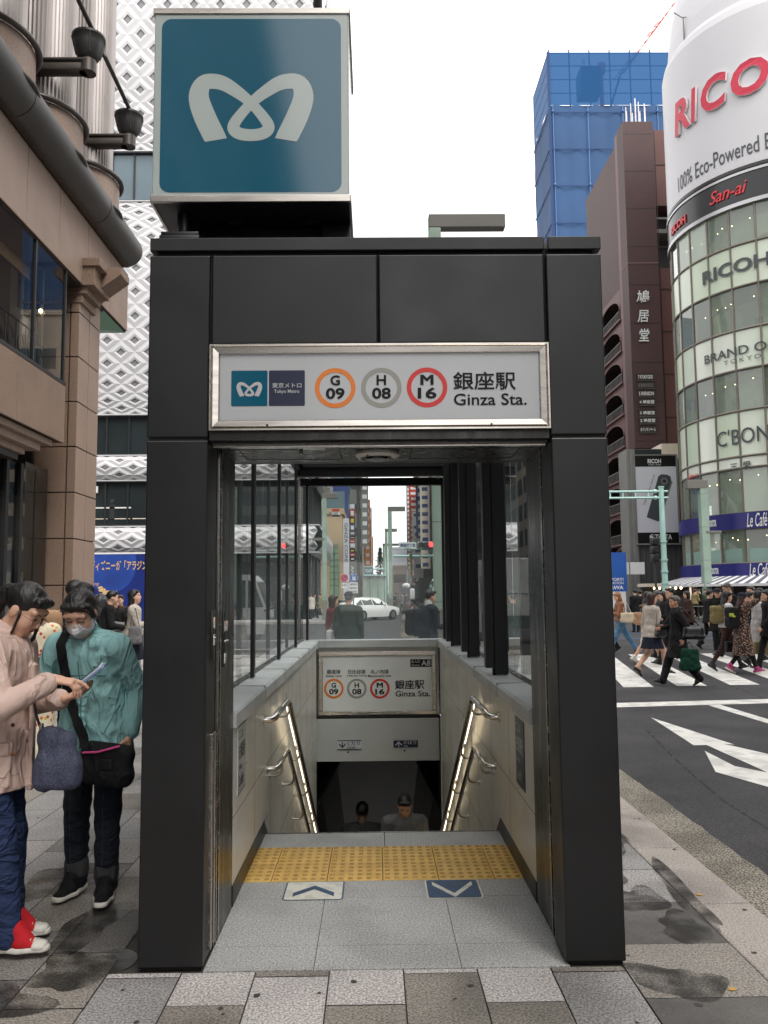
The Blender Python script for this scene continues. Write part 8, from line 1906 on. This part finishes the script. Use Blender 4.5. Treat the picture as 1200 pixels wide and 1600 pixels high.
# ---------- people seen through the rear pane and down the stairs
q = at(545, 985, Y=14.6); P30, i30 = person('man in a grey cap and dark green coat seen from behind through the rear glass', (q[0], 14.6, 0), rad(-15), 1.53, .0, (.0, .2), ('down', 'down'), 'stand', .5, ('coat', 'dgreen', .8), ('trousers', 'black'), ('short', 'hair_gray'), res=.013, hat=('cap', 'cloth_navy'), build=1.15)
q = at(520, 985, Y=15.2); person('woman in a dark red top looking right beside the man in the cap', (q[0], 15.2, 0), rad(-70), 1.48, .0, (.05, 0), ('down', 'down'), 'stand', .5, ('jacket', 'maroon', .6), ('trousers', 'black'), ('bob', 'hair_brown'), res=.014)
t = handbag(i30, 'pale pink paper bag hanging left of the man in the cap', 'cloth_white', (-.33, -.02, .74), (.05, .13, .16), [(-.33, -.08, .88), (-.30, 0, 1.0), (-.33, .08, .88)], .006, name='paper_bag', cat='bag')
q = at(669, 985, Y=13.4); P32, i32 = person('man in dark navy suit with white collar facing right behind the rear glass', (q[0], 13.4, 0), rad(-62), 1.55, .05, (.12, -.05), ('bent', 'strap'), 'stand', .5, ('jacket', 'navy', .62), ('trousers', 'navy'), ('short', 'hair_black'), res=.012)
mesh_from('shirt_collar', [(*sdf_mesh([(('tor', i32['T'](0, -.015, .47), i32['T'](0, -.008, .535), A3(1, 0, 0), (.07, .066), (.06, .058)), 0, '+')], .008), 'cloth_white')], P32)
backpack(i32, 'bulky navy rucksack on the suited man behind the rear glass', 'cloth_navy', (.18, .14, .2), .2)
q = at(636, 1000, Y=14.8); person('child in a pale beige coat standing left of the suited man', (q[0], 14.8, 0), rad(-80), 1.34, .05, (.1, 0), ('bent', 'down'), 'stand', .5, ('coat', 'cream', .8), ('trousers', 'khaki'), ('bob', 'hair_brown'), res=.013)
for k, (px, y, c_, yaw, l) in enumerate(((600, 62, 'olive', 90, 'pedestrian in olive left of the far lamp post'), (611, 64, 'khaki', -90, 'pedestrian in khaki just right of the far lamp post'), (617, 66, 'black', 100, 'pedestrian in black second right of the far lamp post'), (629, 70, 'gray', 80, 'pedestrian in grey crossing far down the avenue'), (634, 63, 'dgray', -80, 'pedestrian in charcoal near the far white building'), (486, 51, 'cream', 20, 'pedestrian in cream below the lattice building'), (491, 52, 'navy', -60, 'pedestrian in navy below the lattice building'), (500, 54, 'khaki', 80, 'pedestrian in khaki below the lattice building corner'))):
    person(l, (at(px, 950, Y=y)[0], y, -.1), rad(yaw), 1.62, 0, (.05, 0), ('down', 'bent'), 'walk', .5, ('coat', c_, .7), ('trousers', 'black'), ('short', 'hair_black'), res=.028, group='pedestrians beyond the junction')
zf = lambda y: -(y-5.53)*.572
q = at(632, 1270, Y=10.0); hz_ = q[2]; P40, i40 = person('man in a grey sweater climbing the stairs with his head bowed', (q[0], 10.0, hz_-1.44), rad(180), 1.66, .06, (.55, 0), ('down', 'down'), 'stand', .5, ('sweater', 'gray', .6), ('trousers', 'black'), ('short', 'hair_black'), 'leather_black', 'skin_tan', res=.012, build=1.15)
soft('shoulder_bag', 'dark bag strap across the man climbing the stairs', 'bag', [BX((.3, -.05, .85), (.07, .12, .12), .04)], 'leather_black', .015, i40, None, None, [('strap', path_ops([(.28, .0, .95), i40['T'](.12, .135, .2), i40['T'](.06, .13, .36), i40['T'](.06, .02, .49)], .016, .01), 'leather_black', .01)])
q = at(566, 1290, Y=10.8); person('man in dark grey going down the stairs seen from behind', (q[0], 10.8, q[2]-1.42), rad(0), 1.68, .03, (.1, 0), ('down', 'down'), 'stand', .5, ('jacket', 'dgray', .6), ('trousers', 'black'), ('buzz', 'hair_black'), 'leather_black', 'skin_dim', res=.014, build=1.15)
